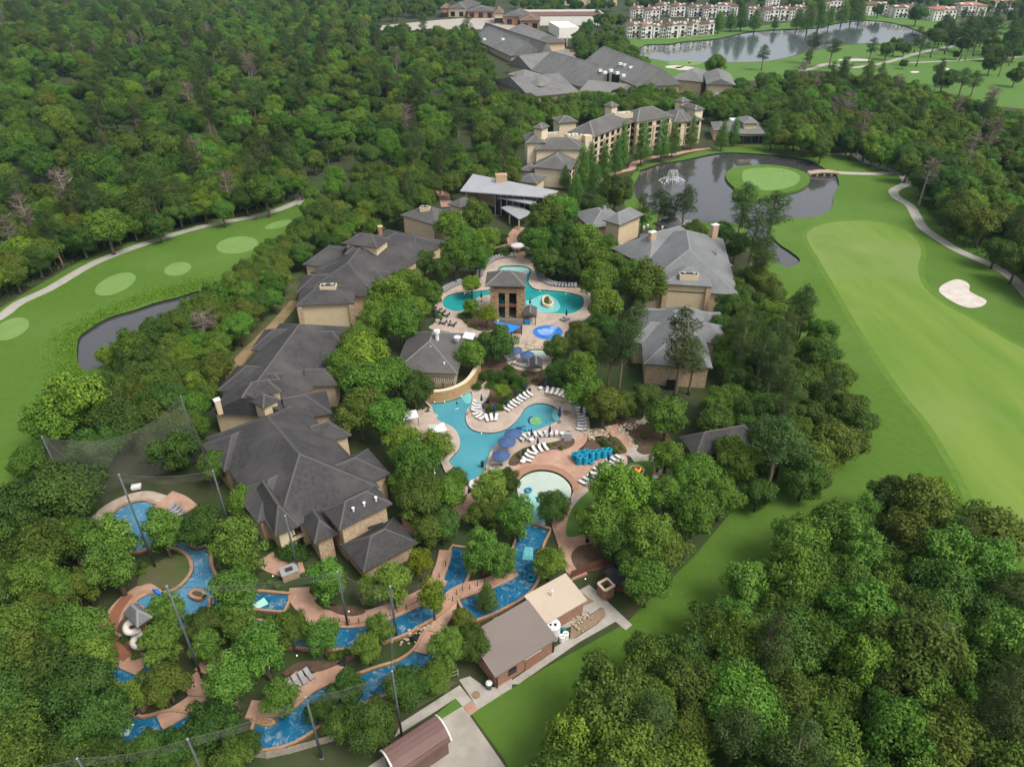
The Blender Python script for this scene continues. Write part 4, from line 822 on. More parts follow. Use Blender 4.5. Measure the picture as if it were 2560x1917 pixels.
hut('spa_hut', 'E1', [(1388, 1470), (1560, 1470), (1560, 1345)], 3.0, .9, 'dark grey roofed cabana hut beside the pale spa', 'wood_brown', 'shingle_dark')
s0, s1, s2 = G('E1', 905, 850, 4.0), G('E1', 1284, 922, 3.0), G('E1', 1150, 1008, 2.4); m = MB(); N_ = 8; vs = []; idx = {}
for i in range(N_ + 1):
    for j in range(N_ + 1 - i):
        k = N_ - i - j; a, b_, c_ = i / N_, j / N_, k / N_; p = s0 * a + s1 * b_ + s2 * c_; cen = (Vector(s0) + s1 + s2) / 3; pull = 1 - .22 * ((a * b_ + b_ * c_ + c_ * a) * 0 + (1 - max(a, b_, c_)) * (min(a, b_, c_) < 1e-6)); q = cen + (p - cen) * pull; idx[(i, j)] = len(vs); vs.append((q.x, q.y, q.z - .5 * (a * b_ + b_ * c_ + c_ * a)))
fs = []
for i in range(N_):
    for j in range(N_ - i):
        fs.append((idx[(i, j)], idx[(i + 1, j)], idx[(i, j + 1)]))
        if i + j < N_ - 1: fs.append((idx[(i + 1, j)], idx[(i + 1, j + 1)], idx[(i, j + 1)]))
sail = thing('shade_sail', G('E1', 1100, 960, 0), 'bright blue triangular shade sail in front of the stone tower', 'shade sail')
m.add(vs, fs); m.part('sail', 'sail_blue', sail, True)
for p in (s0, s1, s2): mm = MB(); mm.tube([(p.x, p.y, 0), (p.x, p.y, p.z + .3)], .1, 6); mm.part('mast', 'frame_dark', sail)
wq = G('E1', 1225, 1035, 0); b = thing('brick_planter_wall', (wq.x, wq.y, 0), 'dark red slatted screen under the tip of the blue sail', 'screen'); 
for k in range(10): boxpart(b, 'slat', (wq.x - 1.0 + k * .24, wq.y, 1.0), (.2, .1, 2.0), 'wood_brown')
# ---------------- right dark pavilion
PV = bldg('pavilion', 'F', 220, 1180, 'dark grey hip roofed pavilion half hidden by trees right of the fire pit lawn')
hip(PV, 'F', [(95, 1292), (-5, 1162), (405, 1056)], 4.5, 3.0, 'shingle_dark', 'ridge_dark', wall='wood_brown', over=1.2)
# ---------------- pump houses
def shed(nm, c, A, Bp, C, zf, zb, roofm, seam, lab, n, wallm='brick', over=.35):
    a, b_ = G(c, *A, zf), G(c, *Bp, zf); C_ = G(c, *C, zb); q = rect(a, b_, C_); ctr = sum(q, Vector()) / 4; b = thing(nm, (ctr.x, ctr.y, 0), lab, 'building'); ROOFS.append([(p.x, p.y) for p in q])
    P = [Vector((p.x, p.y, z)) for p, z in zip(q, (zf, zf, zb, zb))]; slab(b, 'roof', P, .22, roofm); seams(b, P, n, seam, .06, .12)
    u, v = (q[1] - q[0]).normalized(), (q[3] - q[0]).normalized(); wq = [p + u * over * su + v * over * sv for p, su, sv in zip(q, (1, -1, -1, 1), (1, 1, -1, -1))]
    m = MB(); hs_ = (zf - .2, zf - .2, zb - .25, zb - .25); m.add([(p.x, p.y, 0) for p in wq] + [(p.x, p.y, h) for p, h in zip(wq, hs_)], [(0, 1, 5, 4), (1, 2, 6, 5), (2, 3, 7, 6), (3, 0, 4, 7)]); m.part('wall', wallm, b)
    return b, wq, u, v
pb, pw, pu, pv = shed('pump_house', 'R5', (296, 1566), (1066, 1082), (660, 615), 3.2, 4.6, 'metal_brown', 'rib_brown', 'brick pump house under a brown ribbed metal roof beside the lawn', 34)
pc, pcw, pcu, pcv = shed('pump_house', 'R5', (922, 902), (1442, 602), (1150, 275), 3.3, 4.2, 'metal_tan', 'rib_tan', 'brick pump house under a cream ribbed metal roof above the service path', 24)
def onwall(b, w0, w1, t, z, wd, ht, nm, mt, out=.06):
    p = w0.lerp(w1, t); d = w1 - w0; nr = Vector((d.y, -d.x, 0)).normalized(); rz = math.atan2(d.y, d.x); return boxpart(b, nm, (p.x + nr.x * out, p.y + nr.y * out, z), (wd, .16, ht), mt, rz)
onwall(pb, pw[0], pw[1], .27, 1.7, 1.3, 1.2, 'window', 'glass_dark'); onwall(pb, pw[0], pw[1], .62, 1.25, 2.6, 2.4, 'door', 'terracotta_pink'); onwall(pb, pw[0], pw[1], .62, 2.55, 2.9, .16, 'lintel', 'stucco_white', .1)
onwall(pb, pw[0], pw[1], .006, 1.6, .15, 3.0, 'downpipe', 'frame_dark', .1); onwall(pb, pw[0], pw[1], .994, 1.6, .15, 3.0, 'downpipe', 'frame_dark', .1)
onwall(pc, pcw[0], pcw[1], .12, 1.2, 1.2, 2.2, 'door', 'metal_grey'); vent(pc, 'R5', 1000, 545, 3.9, 1.3, .12)
p = G('R5', 310, 855, 4.2); boxpart(pb, 'roof_hatch', (p.x, p.y, 4.25), (.8, .8, .5), 'metal_brown', .5)
# ---------------- barn roofed shed
za = 3.0; e0, e1 = G('R6', 300, 1142, za), G('R6', 1082, 640, za); f1_ = G('R6', 1306, 1012, za); q = rect(e0, e1, f1_); ctr = sum(q, Vector()) / 4
BS = thing('storage_shed', (ctr.x, ctr.y, 0), 'maroon metal shed with rounded barn roof at the bottom edge', 'building'); ROOFS.append([(p.x, p.y) for p in q])
u = (q[1] - q[0]).normalized(); v = (q[3] - q[0]).normalized(); Wd = (q[3] - q[0]).length; Ln = (q[1] - q[0]).length
prof = [(0, za), (Wd * .09, za + .65), (Wd * .3, za + 1.25), (Wd * .5, za + 1.42), (Wd * .7, za + 1.25), (Wd * .91, za + .65), (Wd, za)]
for k in range(6):
    (y0, zz0), (y1, zz1) = prof[k], prof[k + 1]; a, b_, c_, d_ = q[0] + v * y0, q[1] + v * y0, q[1] + v * y1, q[0] + v * y1
    P = [Vector((a.x, a.y, zz0)), Vector((b_.x, b_.y, zz0)), Vector((c_.x, c_.y, zz1)), Vector((d_.x, d_.y, zz1))]; slab(BS, 'roof_panel', P, .12, 'metal_maroon')
    nn = 6 if k in (1, 2, 3, 4) else 2
    m = MB()
    for j in range(1, nn):
        t = j / nn; m.tube([P[0].lerp(P[3], t) + Vector((0, 0, .03)), P[1].lerp(P[2], t) + Vector((0, 0, .03))], .05, 4)
    m.part('ribs', 'rib_maroon', BS)
m = MB(); wq = [q[0] + u * .3 + v * .3, q[1] - u * .3 + v * .3, q[2] - u * .3 - v * .3, q[3] + u * .3 - v * .3]
m.add([(p.x, p.y, 0) for p in wq] + [(p.x, p.y, za) for p in wq], [(0, 1, 5, 4), (1, 2, 6, 5), (2, 3, 7, 6), (3, 0, 4, 7)])
for i0, s_ in ((0, .3), (1, -.3)):
    m.add([((q[i0] + u * s_ + v * min(max(y, .3), Wd - .3)).x, (q[i0] + u * s_ + v * min(max(y, .3), Wd - .3)).y, z - .1) for y, z in prof], [tuple(range(7))])
m.part('wall', 'metal_maroon', BS)
for i0, s_ in ((0, -.05), (1, .05)):
    m = MB(); m.tube([((q[i0] + u * s_ + v * y).x, (q[i0] + u * s_ + v * y).y, z + .05) for y, z in prof], .12, 5); m.part('roof_edge', 'stucco_white', BS)
# ---------------- slide hut
SH = thing('slide_hut', G('R3', 700, 560, 0), 'square grey shingled slide hut with white tube slide', 'building')
zs = 6.5; qs = rect(G('R3', 542, 465, zs), G('R3', 716, 640, zs), G('R3', 880, 480, zs)); hip(SH, None, None, zs, 1.9, 'shingle_light', 'ridge_light', wall='wood_brown', q=qs, z0=3.2, over=.8)
for p in qs:
    c_ = sum(qs, Vector()) / 4; p2 = p.lerp(c_, .2); boxpart(SH, 'post', (p2.x, p2.y, 1.6), (.35, .35, 3.2), 'wood_brown')
mat('slide_white', (.66, .63, .56), .35)
sp = [G('R3', 770, 600, 5.2), G('R3', 700, 570, 5.0), G('R3', 630, 580, 4.7), G('R3', 580, 630, 4.3), G('R3', 590, 690, 4.0), G('R3', 650, 705, 3.7), G('R3', 730, 680, 3.4), G('R3', 800, 680, 3.0), G('R3', 790, 730, 2.7), G('R3', 730, 740, 2.4), G('R3', 680, 790, 2.0), G('R3', 670, 850, 1.7), G('R3', 720, 885, 1.4), G('R3', 800, 870, 1.1), G('R3', 900, 830, .9)]
m = MB(); m.tube(smooth_poly(sp, 5, closed=False), .5, 10); m.part('tube_slide', 'slide_white', SH, True)
# ---------------- conference centre and other far buildings
CC = bldg('conference_centre', 'B6', 850, 480, 'sprawling conference centre of large grey gable roofs in the woods')
K = dict(roof='shingle_far', ridge='ridge_mid', wall='stucco', over=1.5)
hip(CC, 'B6', [(480, 378), (872, 510), (1360, 520)], 6, 11, hips=(0, 0), axis=0, **K)
hip(CC, 'B6', [(900, 312), (1345, 515), (1600, 450)], 6, 10, hips=(0, 0), axis=0, **K)
hip(CC, 'B6', [(165, 455), (470, 594), (735, 500)], 6, 6, hips=(0, 0), axis=1, **K)
hip(CC, 'B6', [(280, 330), (480, 372), (700, 280)], 6, 7, hips=(0, 0), axis=1, **K)
hip(CC, 'B6', [(5, 120), (310, 262), (470, 200)], 5, 9, hips=(0, 0), axis=0, **K)
hip(CC, 'B6', [(70, 70), (560, 250), (720, 265)], 6, 8, hips=(0, 0), axis=0, **K)
hip(CC, 'B6', [(265, 62), (465, 162), (765, 146)], 8, 6, hips=(0, 0), axis=0, **K)
hip(CC, 'B6', [(870, 545), (1180, 580), (1340, 520)], 8, 4, hips=(0, 0), axis=0, **K)
hip(CC, 'B6', [(280, 410), (420, 440), (500, 400)], 9, 3, **K); hip(CC, 'B6', [(420, 490), (560, 510), (640, 460)], 9, 3, **K)
p0, p1 = G('B6', 470, 195, 0), G('B6', 770, 190, 0); wallquad(CC, 'glazed_wall', p0.xy, p1.xy, 0, 5, 'glass_dark')
for k in range(9): p = p0.lerp(p1, k / 8); boxpart(CC, 'column', (p.x, p.y - .6, 4), (1.0, 1.0, 8), 'stucco_pale')
windows(CC, G('B6', 950, 560, 0).xy, G('B6', 1200, 580, 0).xy, 3, (9,), 5, 6)
for x, y, z in [(1130, 380, 14), (1080, 395, 14), (1180, 400, 13), (1040, 380, 14), (1230, 420, 12), (1205, 325, 12), (1240, 335, 12), (1290, 355, 12), (100, 125, 12), (255, 90, 12), (250, 125, 12)]:
    p = G('B6', x, y, z); boxpart(CC, 'air_unit', (p.x, p.y, z), (2.4, 1.8, 1.4), 'steel_white', .4)
CH = bldg('clubhouse', 'B6', 1900, 480, 'grey roofed clubhouse with round window and dark glazed gable by the golf course')
hip(CH, 'B6', [(1595, 448), (1880, 475), (1890, 405)], 8, 5, **K)
hip(CH, 'B6', [(1905, 492), (2145, 500), (2090, 405)], 10, 3, hips=(0, 0), axis=1, **K)
p0, p1 = G('B6', 1990, 600, 0), G('B6', 2130, 605, 0); wallquad(CH, 'glazed_wall', p0.xy, p1.xy, 0, 9.5, 'glass_dark', .6)
p0, p1 = G('B6', 1915, 598, 0), G('B6', 1995, 600, 0); wallquad(CH, 'wall', p0.xy, p1.xy, 0, 11, 'stucco_pale', .8); p = (p0 + p1) / 2; m = MB(); m.tube([(p.x, p.y - .8, 8), (p.x, p.y - .2, 8)], 1.4, 16); m.part('round_window', 'frame_dark', CH)
hip(CH, 'B6', [(1915, 610), (2050, 615), (2040, 570)], 5, 2, roof='shingle_far', ridge='ridge_mid', wall='wood_brown', over=1)
RS = bldg('restaurant', 'C', 440, 850, 'pond side restaurant with hipped roof, raised monitor and dark openings')
K2 = dict(roof='shingle_far', ridge='ridge_mid')
qr, wr_, _ = hip(RS, 'C', [(300, 862), (585, 862), (580, 790)], 5.5, 3.5, wall='stucco', over=1.2, **K2)
hip(RS, 'C', [(408, 795), (512, 795), (510, 755)], 9.5, 1.6, wall='stucco_pale', z0=6, over=.8, **K2)
hip(RS, 'C', [(215, 838), (330, 842), (330, 790)], 5, 1.5, wall='stucco', **K2)
for a, c_ in seen(wr_)[:1]: windows(RS, a.xy, c_.xy, 5, (2.4,), 3.6, 3.6)
p = G('C', 365, 790, 6); boxpart(RS, 'roof_unit', (p.x, p.y, 6.5), (7, 5, 2.5), 'steel_white')
SC = bldg('shopping_centre', 'R8', 900, 180, 'far shopping centre with dark roofs and brick arcades by the parking lot')
for pts, z_, rs, w_, rf in [([(180, 100), (410, 106), (470, 40)], 9, 5, 'stucco_pale', 'shingle_mid'), ([(410, 140), (760, 140), (750, 95)], 7, 4, 'brick', 'shingle_mid'), ([(740, 165), (862, 165), (860, 120)], 10, 4, 'stucco_pale', 'terracotta'), ([(850, 200), (1140, 205), (1130, 140)], 8, 4, 'brick', 'shingle_mid'), ([(1050, 250), (1310, 250), (1300, 200)], 8, 4, 'brick', 'terracotta'), ([(100, 100), (185, 100), (180, 60)], 10, 2, 'brick', 'terracotta')]:
    _, ww, _ = hip(SC, 'R8', pts, z_, rs, rf, 'ridge_mid', w_, 1.2)
    for a, c_ in seen(ww)[:1]: windows(SC, a.xy, c_.xy, max(2, int((a - c_).length / 9)), (3.2,), 5, 4.5)
q = rect(G('R8', 1130, 195, 9), G('R8', 2060, 190, 9), G('R8', 1830, 140, 9)); slab(SC, 'flat_roof', [Vector((p.x, p.y, 9)) for p in q], .6, 'terracotta'); m = MB(); m.prism([(p.x, p.y) for p in q], 0, 8.3); m.part('wall', 'stucco_white', SC)
for a, c_ in ((q[2], q[3]), (q[1], q[2])): wallquad(SC, 'parapet', a.xy, c_.xy, 9, 10.8, 'stucco_white', .8)
q = rect(G('R8', 1530, 350, 8), G('R8', 1770, 345, 8), G('R8', 1760, 270, 8)); m = MB(); m.prism([(p.x, p.y) for p in q], 0, 9); m.part('wing', 'stucco_white', SC)
# ---------------- townhouses by the lake
def townhouse(c, x0, x1, y, k, n_, roofm, rz=0, grp='white townhouses on the far lake shore'):
    """x0..x1 front width and y base line in the photo"""
    a, b_ = G(c, x0, y, 0), G(c, x1, y, 0); W = (b_ - a).length * .98; ctr = (a + b_) / 2; Dp = max(11, W * .7); H_ = random.uniform(9.5, 11.5)
    t = thing('townhouse', (ctr.x, ctr.y + Dp / 2, 0), n_, 'house', grp); cx, cy_ = ctr.x, ctr.y + Dp / 2
    boxpart(t, 'wall', (cx, cy_, H_ / 2), (W, Dp, H_), 'stucco_white')
    sgn = random.choice((-1, 1)); ww = W * .34; boxpart(t, 'bay', (cx + sgn * W * .3, cy_ - Dp / 2 - .9, H_ * .46), (ww, 1.8, H_ * .92), 'stucco_white')
    boxpart(t, 'stair_turret', (cx - sgn * W * .4, cy_ - Dp * .1, H_ * .6), (W * .16, W * .16, H_ * 1.2), 'stucco_white')
    hip(t, None, None, H_ + .3, 2.6, roofm, roofm, None, q=[Vector((cx + sx * (W / 2 + .5), cy_ + sy * (Dp / 2 + .5), 0)) for sx, sy in ((-1, -1), (1, -1), (1, 1), (-1, 1))])
    hip(t, None, None, H_ * .92 + .3, 1.4, roofm, roofm, None, q=[Vector((cx + sgn * W * .3 + sx * (ww / 2 + .4), cy_ - Dp / 2 - .9 + sy * 1.5, 0)) for sx, sy in ((-1, -1), (1, -1), (1, 1), (-1, 1))])
    dm = MB(); dx = -sgn * W * .12; dm.add([(cx + dx - 1.6, cy_ - Dp / 2 - .3, H_ - .4), (cx + dx + 1.6, cy_ - Dp / 2 - .3, H_ - .4), (cx + dx + 1.6, cy_ - Dp / 2 - .3, H_ + 1.4), (cx + dx, cy_ - Dp / 2 - .3, H_ + 2.3), (cx + dx - 1.6, cy_ - Dp / 2 - .3, H_ + 1.4), (cx + dx - 1.6, cy_, H_ + 1.4), (cx + dx, cy_, H_ + 2.3), (cx + dx + 1.6, cy_, H_ + 1.4)], [(0, 1, 2, 3, 4), (4, 3, 6, 5), (3, 2, 7, 6)]); dm.part('dormer', 'stucco_white', t)
    n = max(2, int(W / 4)); windows(t, (cx - W / 2, cy_ - Dp / 2), (cx + W / 2, cy_ - Dp / 2), n, [H_ * f for f in (.15, .46, .78)], W / n * .42, 1.7)
    windows(t, (cx + sgn * W * .3 - ww / 2, cy_ - Dp / 2 - 1.8), (cx + sgn * W * .3 + ww / 2, cy_ - Dp / 2 - 1.8), 2, [H_ * f for f in (.15, .42, .7)], 1.2, 1.7)
    windows(t, (cx - W / 2, cy_ + Dp / 2), (cx - W / 2, cy_ - Dp / 2), 2, [H_ * f for f in (.15, .46, .78)], 1.3, 1.6)
    boxpart(t, 'balcony', (cx - sgn * W * .15, cy_ - Dp / 2 - .7, H_ * .34), (W * .42, 1.4, .9), 'frame_dark')
    boxpart(t, 'chimney', (cx + sgn * W * .2, cy_ + 1, H_ + 2.6), (1.3, 1.1, 3), 'stucco_white')
TH = [('C7', 115, 262, 425, 't'), ('C7', 268, 395, 432, 'p'), ('C7', 405, 540, 425, 't'), ('C7', 545, 690, 425, 't'), ('C7', 695, 830, 415, 't'), ('C7', 835, 960, 400, 't'), ('C7', 965, 1080, 385, 't'),
      ('C7', 155, 300, 205, 't'), ('C7', 310, 480, 230, 't'), ('C7', 440, 590, 170, 't'), ('C7', 600, 760, 190, 't'), ('C7', 795, 950, 190, 't'), ('C7', 955, 1110, 200, 't'), ('C7', 1120, 1340, 185, 't'),
      ('C7', 1460, 1620, 220, 't'), ('C7', 1630, 1790, 235, 't'), ('C7', 1800, 1960, 235, 't'), ('C7', 1970, 2110, 215, 't'), ('C7', 2060, 2200, 110, 't'), ('C7', 1640, 1800, 100, 't'),
      ('C', 905, 1050, 75, 't'), ('C', 1180, 1330, 100, 't'), ('C', 1375, 1560, 118, 't'), ('C', 1612, 1765, 135, 'p'), ('C', 1795, 1960, 105, 'p'), ('C', 1990, 2140, 75, 'p')]
for k, (c, x0, x1, y, r_) in enumerate(TH):
    lab = ('white townhouse, ' + ORD[k] + ' from the left in the front row above the lake') if k < 7 else ('white townhouse, ' + ORD[k - 7] + ' from the left in the rear rows beyond the lake')
    townhouse(c, x0, x1, y, k, lab, 'terracotta' if r_ == 't' else 'terracotta_pink')
# roofs of houses at the top edge
for k, (x, y) in enumerate([(1370, 12), (1450, 8), (1570, 10), (1840, 14), (1960, 16), (2060, 20), (2140, 12)]):
    p = G('R8', x, y, 5); b = thing('house', (p.x, p.y, 0), 'grey roofed house peeping over the trees at the top edge, ' + ORD[k] + ' from the left', 'house', 'far roofs at the top edge')
    hip(b, None, None, 8, 6, 'shingle_far', 'ridge_mid', 'stucco_pale', q=[Vector((p.x + sx * 9, p.y + sy * 8, 0)) for sx, sy in ((-1, -1), (1, -1), (1, 1), (-1, 1))], hips=(0, 0), axis=1)
# ================================================================== TREES
leafmat('leaf_mid', (0.074, 0.156, 0.017), (0.158, 0.275, 0.036), .22)
leafmat('leaf_dark', (0.048, 0.106, 0.017), (0.110, 0.189, 0.030), .22)
leafmat('leaf_olive', (0.077, 0.130, 0.018), (0.168, 0.226, 0.034), .20)
leafmat('leaf_bright', (0.106, 0.209, 0.018), (0.210, 0.347, 0.040), .15)
leafmat('leaf_oval', (0.098, 0.204, 0.026), (0.192, 0.325, 0.050), .16)
leafmat('leaf_yellow', (.135, .21, .012), (.25, .32, .02), .12)
leafmat('leaf_pine', (0.050, 0.097, 0.024), (0.106, 0.165, 0.040), .22)
leafmat('leaf_cypress', (0.070, 0.165, 0.028), (0.154, 0.275, 0.050), .16)
leafmat('leaf_hedge', (.040, .10, .012), (.080, .165, .022), .12)
leafmat('leaf_reed', (.15, .30, .022), (.25, .40, .045), .1)
leafmat('twig', (.10, .07, .055), (.16, .115, .09), .15, .0)
mat('bark', (.085, .062, .045), .95, (.14, .11, .085), 3, 6, bump=.5, bscale=6)
mat('bark_pine', (.16, .11, .075), .95, (.23, .17, .12), 3, 6, bump=.5, bscale=6)
mat('bark_dead', (.30, .25, .20), .95, (.38, .33, .27), 3, 6)
def unit(v): return v / np.maximum(np.linalg.norm(v, axis=-1, keepdims=True), 1e-9)
def leaf_mesh(name, P, Nd, S, T, mt, asp=.62, flutter=.8, bend=None, rng=RNG, quads=True):
    """one small leaf-spray face at every point P, facing about Nd, size S, tint T"""
    n = len(P); g = unit(Nd + flutter * rng.normal(size=(n, 3)) * .6)
    a = unit(np.cross(g, rng.normal(size=(n, 3)))); b = np.cross(g, a)
    s = S[:, None]; V = np.empty((n, 4, 3))
    V[:, 0] = P + a * s; V[:, 1] = P + b * s * asp + g * s * .15; V[:, 2] = P - a * s; V[:, 3] = P - b * s * asp + g * s * .15
    me = bpy.data.meshes.new(name); me.vertices.add(n * 4); me.vertices.foreach_set('co', V.reshape(-1).astype(np.float32))
    me.loops.add(n * 4); me.loops.foreach_set('vertex_index', np.arange(n * 4, dtype=np.int32))
    me.polygons.add(n); me.polygons.foreach_set('loop_start', np.arange(0, n * 4, 4, dtype=np.int32)); me.polygons.foreach_set('use_smooth', np.ones(n, dtype=bool))
    at = me.attributes.new('tint', 'FLOAT', 'POINT'); at.data.foreach_set('value', np.repeat(np.clip(T, 0, 1), 4).astype(np.float32))
    me.materials.append(MATS[mt]); me.update(calc_edges=True); me.validate()
    nn = unit(Nd + .35 * rng.normal(size=(n, 3))); me.normals_split_custom_set_from_vertices(np.repeat(nn, 4, axis=0).tolist())
    return me
def lobes_to_leaves(name, lobes, center, mt, dens, size, rng, squash=.85, inner=.35, flutter=.8, asp=.62, jit=.24):
    P, Nd, S, T = [], [], [], []
    C = np.array([l[:3] for l in lobes]); Rr = np.array([l[3] for l in lobes])
    for (x, y, z, r), tv in zip(lobes, rng.uniform(.25, .75, len(lobes))):
        k = max(12, int(dens * r * r * 12.6)); d = unit(rng.normal(size=(k, 3)) + [0, 0, .35]); rad = r * (1 - inner * rng.random(k) ** 2.2) * rng.uniform(.92, 1.1, k)
        p = np.array([x, y, z]) + d * rad[:, None] * [1, 1, squash]
        p = p + rng.normal(0, jit, p.shape); q = p[:, None, :] - C[None]; q[:, :, 2] /= squash; dd = np.linalg.norm(q, axis=2) / Rr[None]
        keep = (dd < .62).sum(1) == 0; p, d = p[keep], d[keep]
        cd = unit(p - np.array(center)); P.append(p); Nd.append(unit(d * .75 + cd * .35 + [0, 0, .25])); S.append(size * rng.uniform(.6, 1.35, len(p))); T.append(np.clip(tv + rng.normal(0, .2, len(p)), 0, 1))
    P, Nd, S, T = map(np.concatenate, (P, Nd, S, T)); return leaf_mesh(name, P, Nd, S, T, mt, asp, flutter, rng=rng)
def trunk_mesh(name, h, r, tips, mt, rng, lean=.3, limb_r=.35, base_frac=.35):
    m = MB(); top = Vector((rng.normal() * lean, rng.normal() * lean, h)); pts = [Vector((0, 0, -.3)).lerp(top, t) + Vector((rng.normal(), rng.normal(), 0)) * .06 * h * .12 for t in (0, .15, .35, .6, .8, 1)]
    m.tube(pts, [r * 1.25, r, r * .85, r * .6, r * .4, r * .15], 7)
    for tp in tips:
        t = max(base_frac, min(.92, tp[2] / h - .22 + rng.uniform(-.05, .05))); k = t * 5; i = int(min(4, k)); a = pts[i].lerp(pts[i + 1], k - i) if False else Vector((0, 0, -.3)).lerp(top, t)
        b = Vector(tp[:3]); mid = a.lerp(b, .5) + Vector((rng.normal() * .2, rng.normal() * .2, -.05 * (b - a).length)); m.tube([a, mid, b], [r * limb_r, r * limb_r * .6, r * limb_r * .2], 5, cap=False)
    return m.mesh(name, mt, smooth=True)
PROTO = {}
def proto_broad(key, seed, h, R_, mt, nl=60, size=.215, dens=19, flat=.72, up=.60, tight=1.0, bark='bark'):
    rng = np.random.default_rng(seed); lobes = []; cz = h * up; rz = h * (1 - up) * .86
    for k in range(nl):
        d = unit(rng.normal(size=3) + np.array([0, 0, .25])); rr = rng.uniform(.55, .98) if k % 4 else rng.uniform(.2, .5)
        r = R_ * rng.uniform(.14, .31) * (1.1 - .25 * abs(d[2])); x, y, z = d * rr * np.array([R_, R_, rz]) * .88
        ax = 1 + .18 * math.sin(math.atan2(y, x) * 2 + seed); lobes.append((x * ax, y / ax, cz + z, r))
    lobes.append((0, 0, cz, R_ * .5)); lobes.append((0, 0, cz + rz * .35, R_ * .42))
    crown = lobes_to_leaves('crown', lobes, (0, 0, cz - rz * .4), mt, dens, size, rng, squash=.85); tips = [lobes[i] for i in rng.choice(nl, 9, replace=False)]
    PROTO[key] = (crown, trunk_mesh('trunk', h * .8, .028 * h, tips, bark, rng), h, R_)
def proto_pine(key, seed, h, R_, mt='leaf_pine', nl=34, lo=.5):
    rng = np.random.default_rng(seed); lobes = []
    for k in range(nl):
        t = lo + (1 - lo) * (k + .5) / nl + rng.uniform(-.03, .03); a = rng.uniform(0, 2 * math.pi); env = math.sin(math.pi * min(1, max(.1, (t - lo) / (1 - lo) * .8 + .2))) ** .7
        rr = R_ * env * rng.uniform(.25, .9); r = R_ * rng.uniform(.24, .42) * (1 - .3 * (t > .92)); lobes.append((rr * math.cos(a), rr * math.sin(a), h * t, r))
    lobes.append((0, 0, h * .97, R_ * .25))
    crown = lobes_to_leaves('crown', lobes, (0, 0, h * .6), mt, 12, .21, rng, squash=.62, inner=.6, flutter=1.2, asp=.34)
    PROTO[key] = (crown, trunk_mesh('trunk', h * .96, .016 * h, lobes[::2], 'bark_pine', rng, .5, .28, .4), h, R_)
def proto_cypress(key, seed, h, R_, mt='leaf_cypress', cone=.75):
    rng = np.random.default_rng(seed); lobes = []; nl = 46
    for k in range(nl):
        t = .16 + .80 * ((k + .5) / nl) ** 1.05; a = k * 2.4 + rng.uniform(-.5, .5); env = (1 - (t - .16) / .84) ** cone * (.6 + .4 * min(1, (t - .1) / .14)); env = max(env, .10)
        rr = R_ * env * rng.uniform(.45, .82); r = R_ * (.13 + .24 * env) * rng.uniform(.8, 1.2); lobes.append((rr * math.cos(a), rr * math.sin(a), h * t, r))
    for t in (.3, .5, .7): lobes.append((0, 0, h * t, R_ * .5 * (1 - t * .7)))
    crown = lobes_to_leaves('crown', lobes, (0, 0, h * .35), mt, 16, .185, rng, squash=.75, inner=.5, flutter=1.1, asp=.42)
    PROTO[key] = (crown, trunk_mesh('trunk', h * .9, .018 * h, lobes[::6], 'bark', rng, .1, .25, .15), h, R_)
def proto_dead(key, seed, h, R_, twigs=True):
    rng = np.random.default_rng(seed); m = MB(); m.tube([(0, 0, -.3), (rng.normal() * .2, rng.normal() * .2, h * .5), (rng.normal() * .4, rng.normal() * .4, h)], [.02 * h, .014 * h, .004 * h], 6)
    P = []
    for k in range(34):
        t = rng.uniform(.45, .97); a = rng.uniform(0, 6.28); L = R_ * rng.uniform(.5, 1.0) * (1.15 - .6 * max(0, t - .6)); z0 = h * t; e = Vector((L * math.cos(a), L * math.sin(a), z0 + L * rng.uniform(.15, .6))); md = Vector((0, 0, z0)).lerp(e, .5) + Vector((0, 0, -.1 * L)); m.tube([(0, 0, z0), md, e], [.006 * h, .004 * h, .0015 * h], 4, cap=False)
        for j in range(5):
            s = rng.uniform(.35, .95); b = Vector((0, 0, z0)).lerp(e, s); e2 = b + Vector((rng.normal(), rng.normal(), rng.uniform(.1, 1))) * R_ * .22; m.tube([b, e2], [.003 * h, .001 * h], 3, cap=False)
            for q in range(26): P.append(tuple(b.lerp(e2, rng.uniform(.3, 1.15)) + Vector(rng.normal(size=3)) * .32))
    P = np.array(P); n = len(P); crown = leaf_mesh('crown', P, unit(rng.normal(size=(n, 3)) + [0, 0, .6]), np.full(n, .17) * rng.uniform(.6, 1.4, n), rng.random(n), 'twig', .22, 1.4, rng=rng)
    PROTO[key] = (crown, m.mesh('trunk', 'bark_dead'), h, R_)
def proto_shrub(key, seed, R_, h, mt, size=.16, nl=16, dens=16):
    rng = np.random.default_rng(seed); lobes = [(R_ * .6 * math.cos(a) * s, R_ * .6 * math.sin(a) * s, h * rng.uniform(.3, .62), R_ * rng.uniform(.35, .5)) for a, s in zip(rng.uniform(0, 6.28, nl), rng.uniform(.2, 1, nl))]
    crown = lobes_to_leaves('foliage', lobes, (0, 0, 0), mt, dens, size, rng, squash=h / R_ * .75 if h < R_ else 1.0); m = MB(); m.tube([(0, 0, -.1), (0, 0, h * .6)], [.1, .04], 5); PROTO[key] = (crown, m.mesh('stem', 'bark'), h, R_)
for k in range(4): proto_broad('mid%d' % k, 10 + k, 12.5, 4.8, 'leaf_mid')
for k in range(4): proto_broad('dark%d' % k, 20 + k, 13, 5.4, 'leaf_dark', nl=64, up=.56)
for k in range(3): proto_broad('olive%d' % k, 30 + k, 12.5, 4.9, 'leaf_olive')
for k in range(3): proto_broad('bright%d' % k, 40 + k, 11.5, 4.3, 'leaf_bright', nl=56, size=.20, dens=20)
for k in range(2): proto_broad('yellow%d' % k, 50 + k, 8.5, 3.0, 'leaf_yellow', nl=40, size=.17, dens=22)
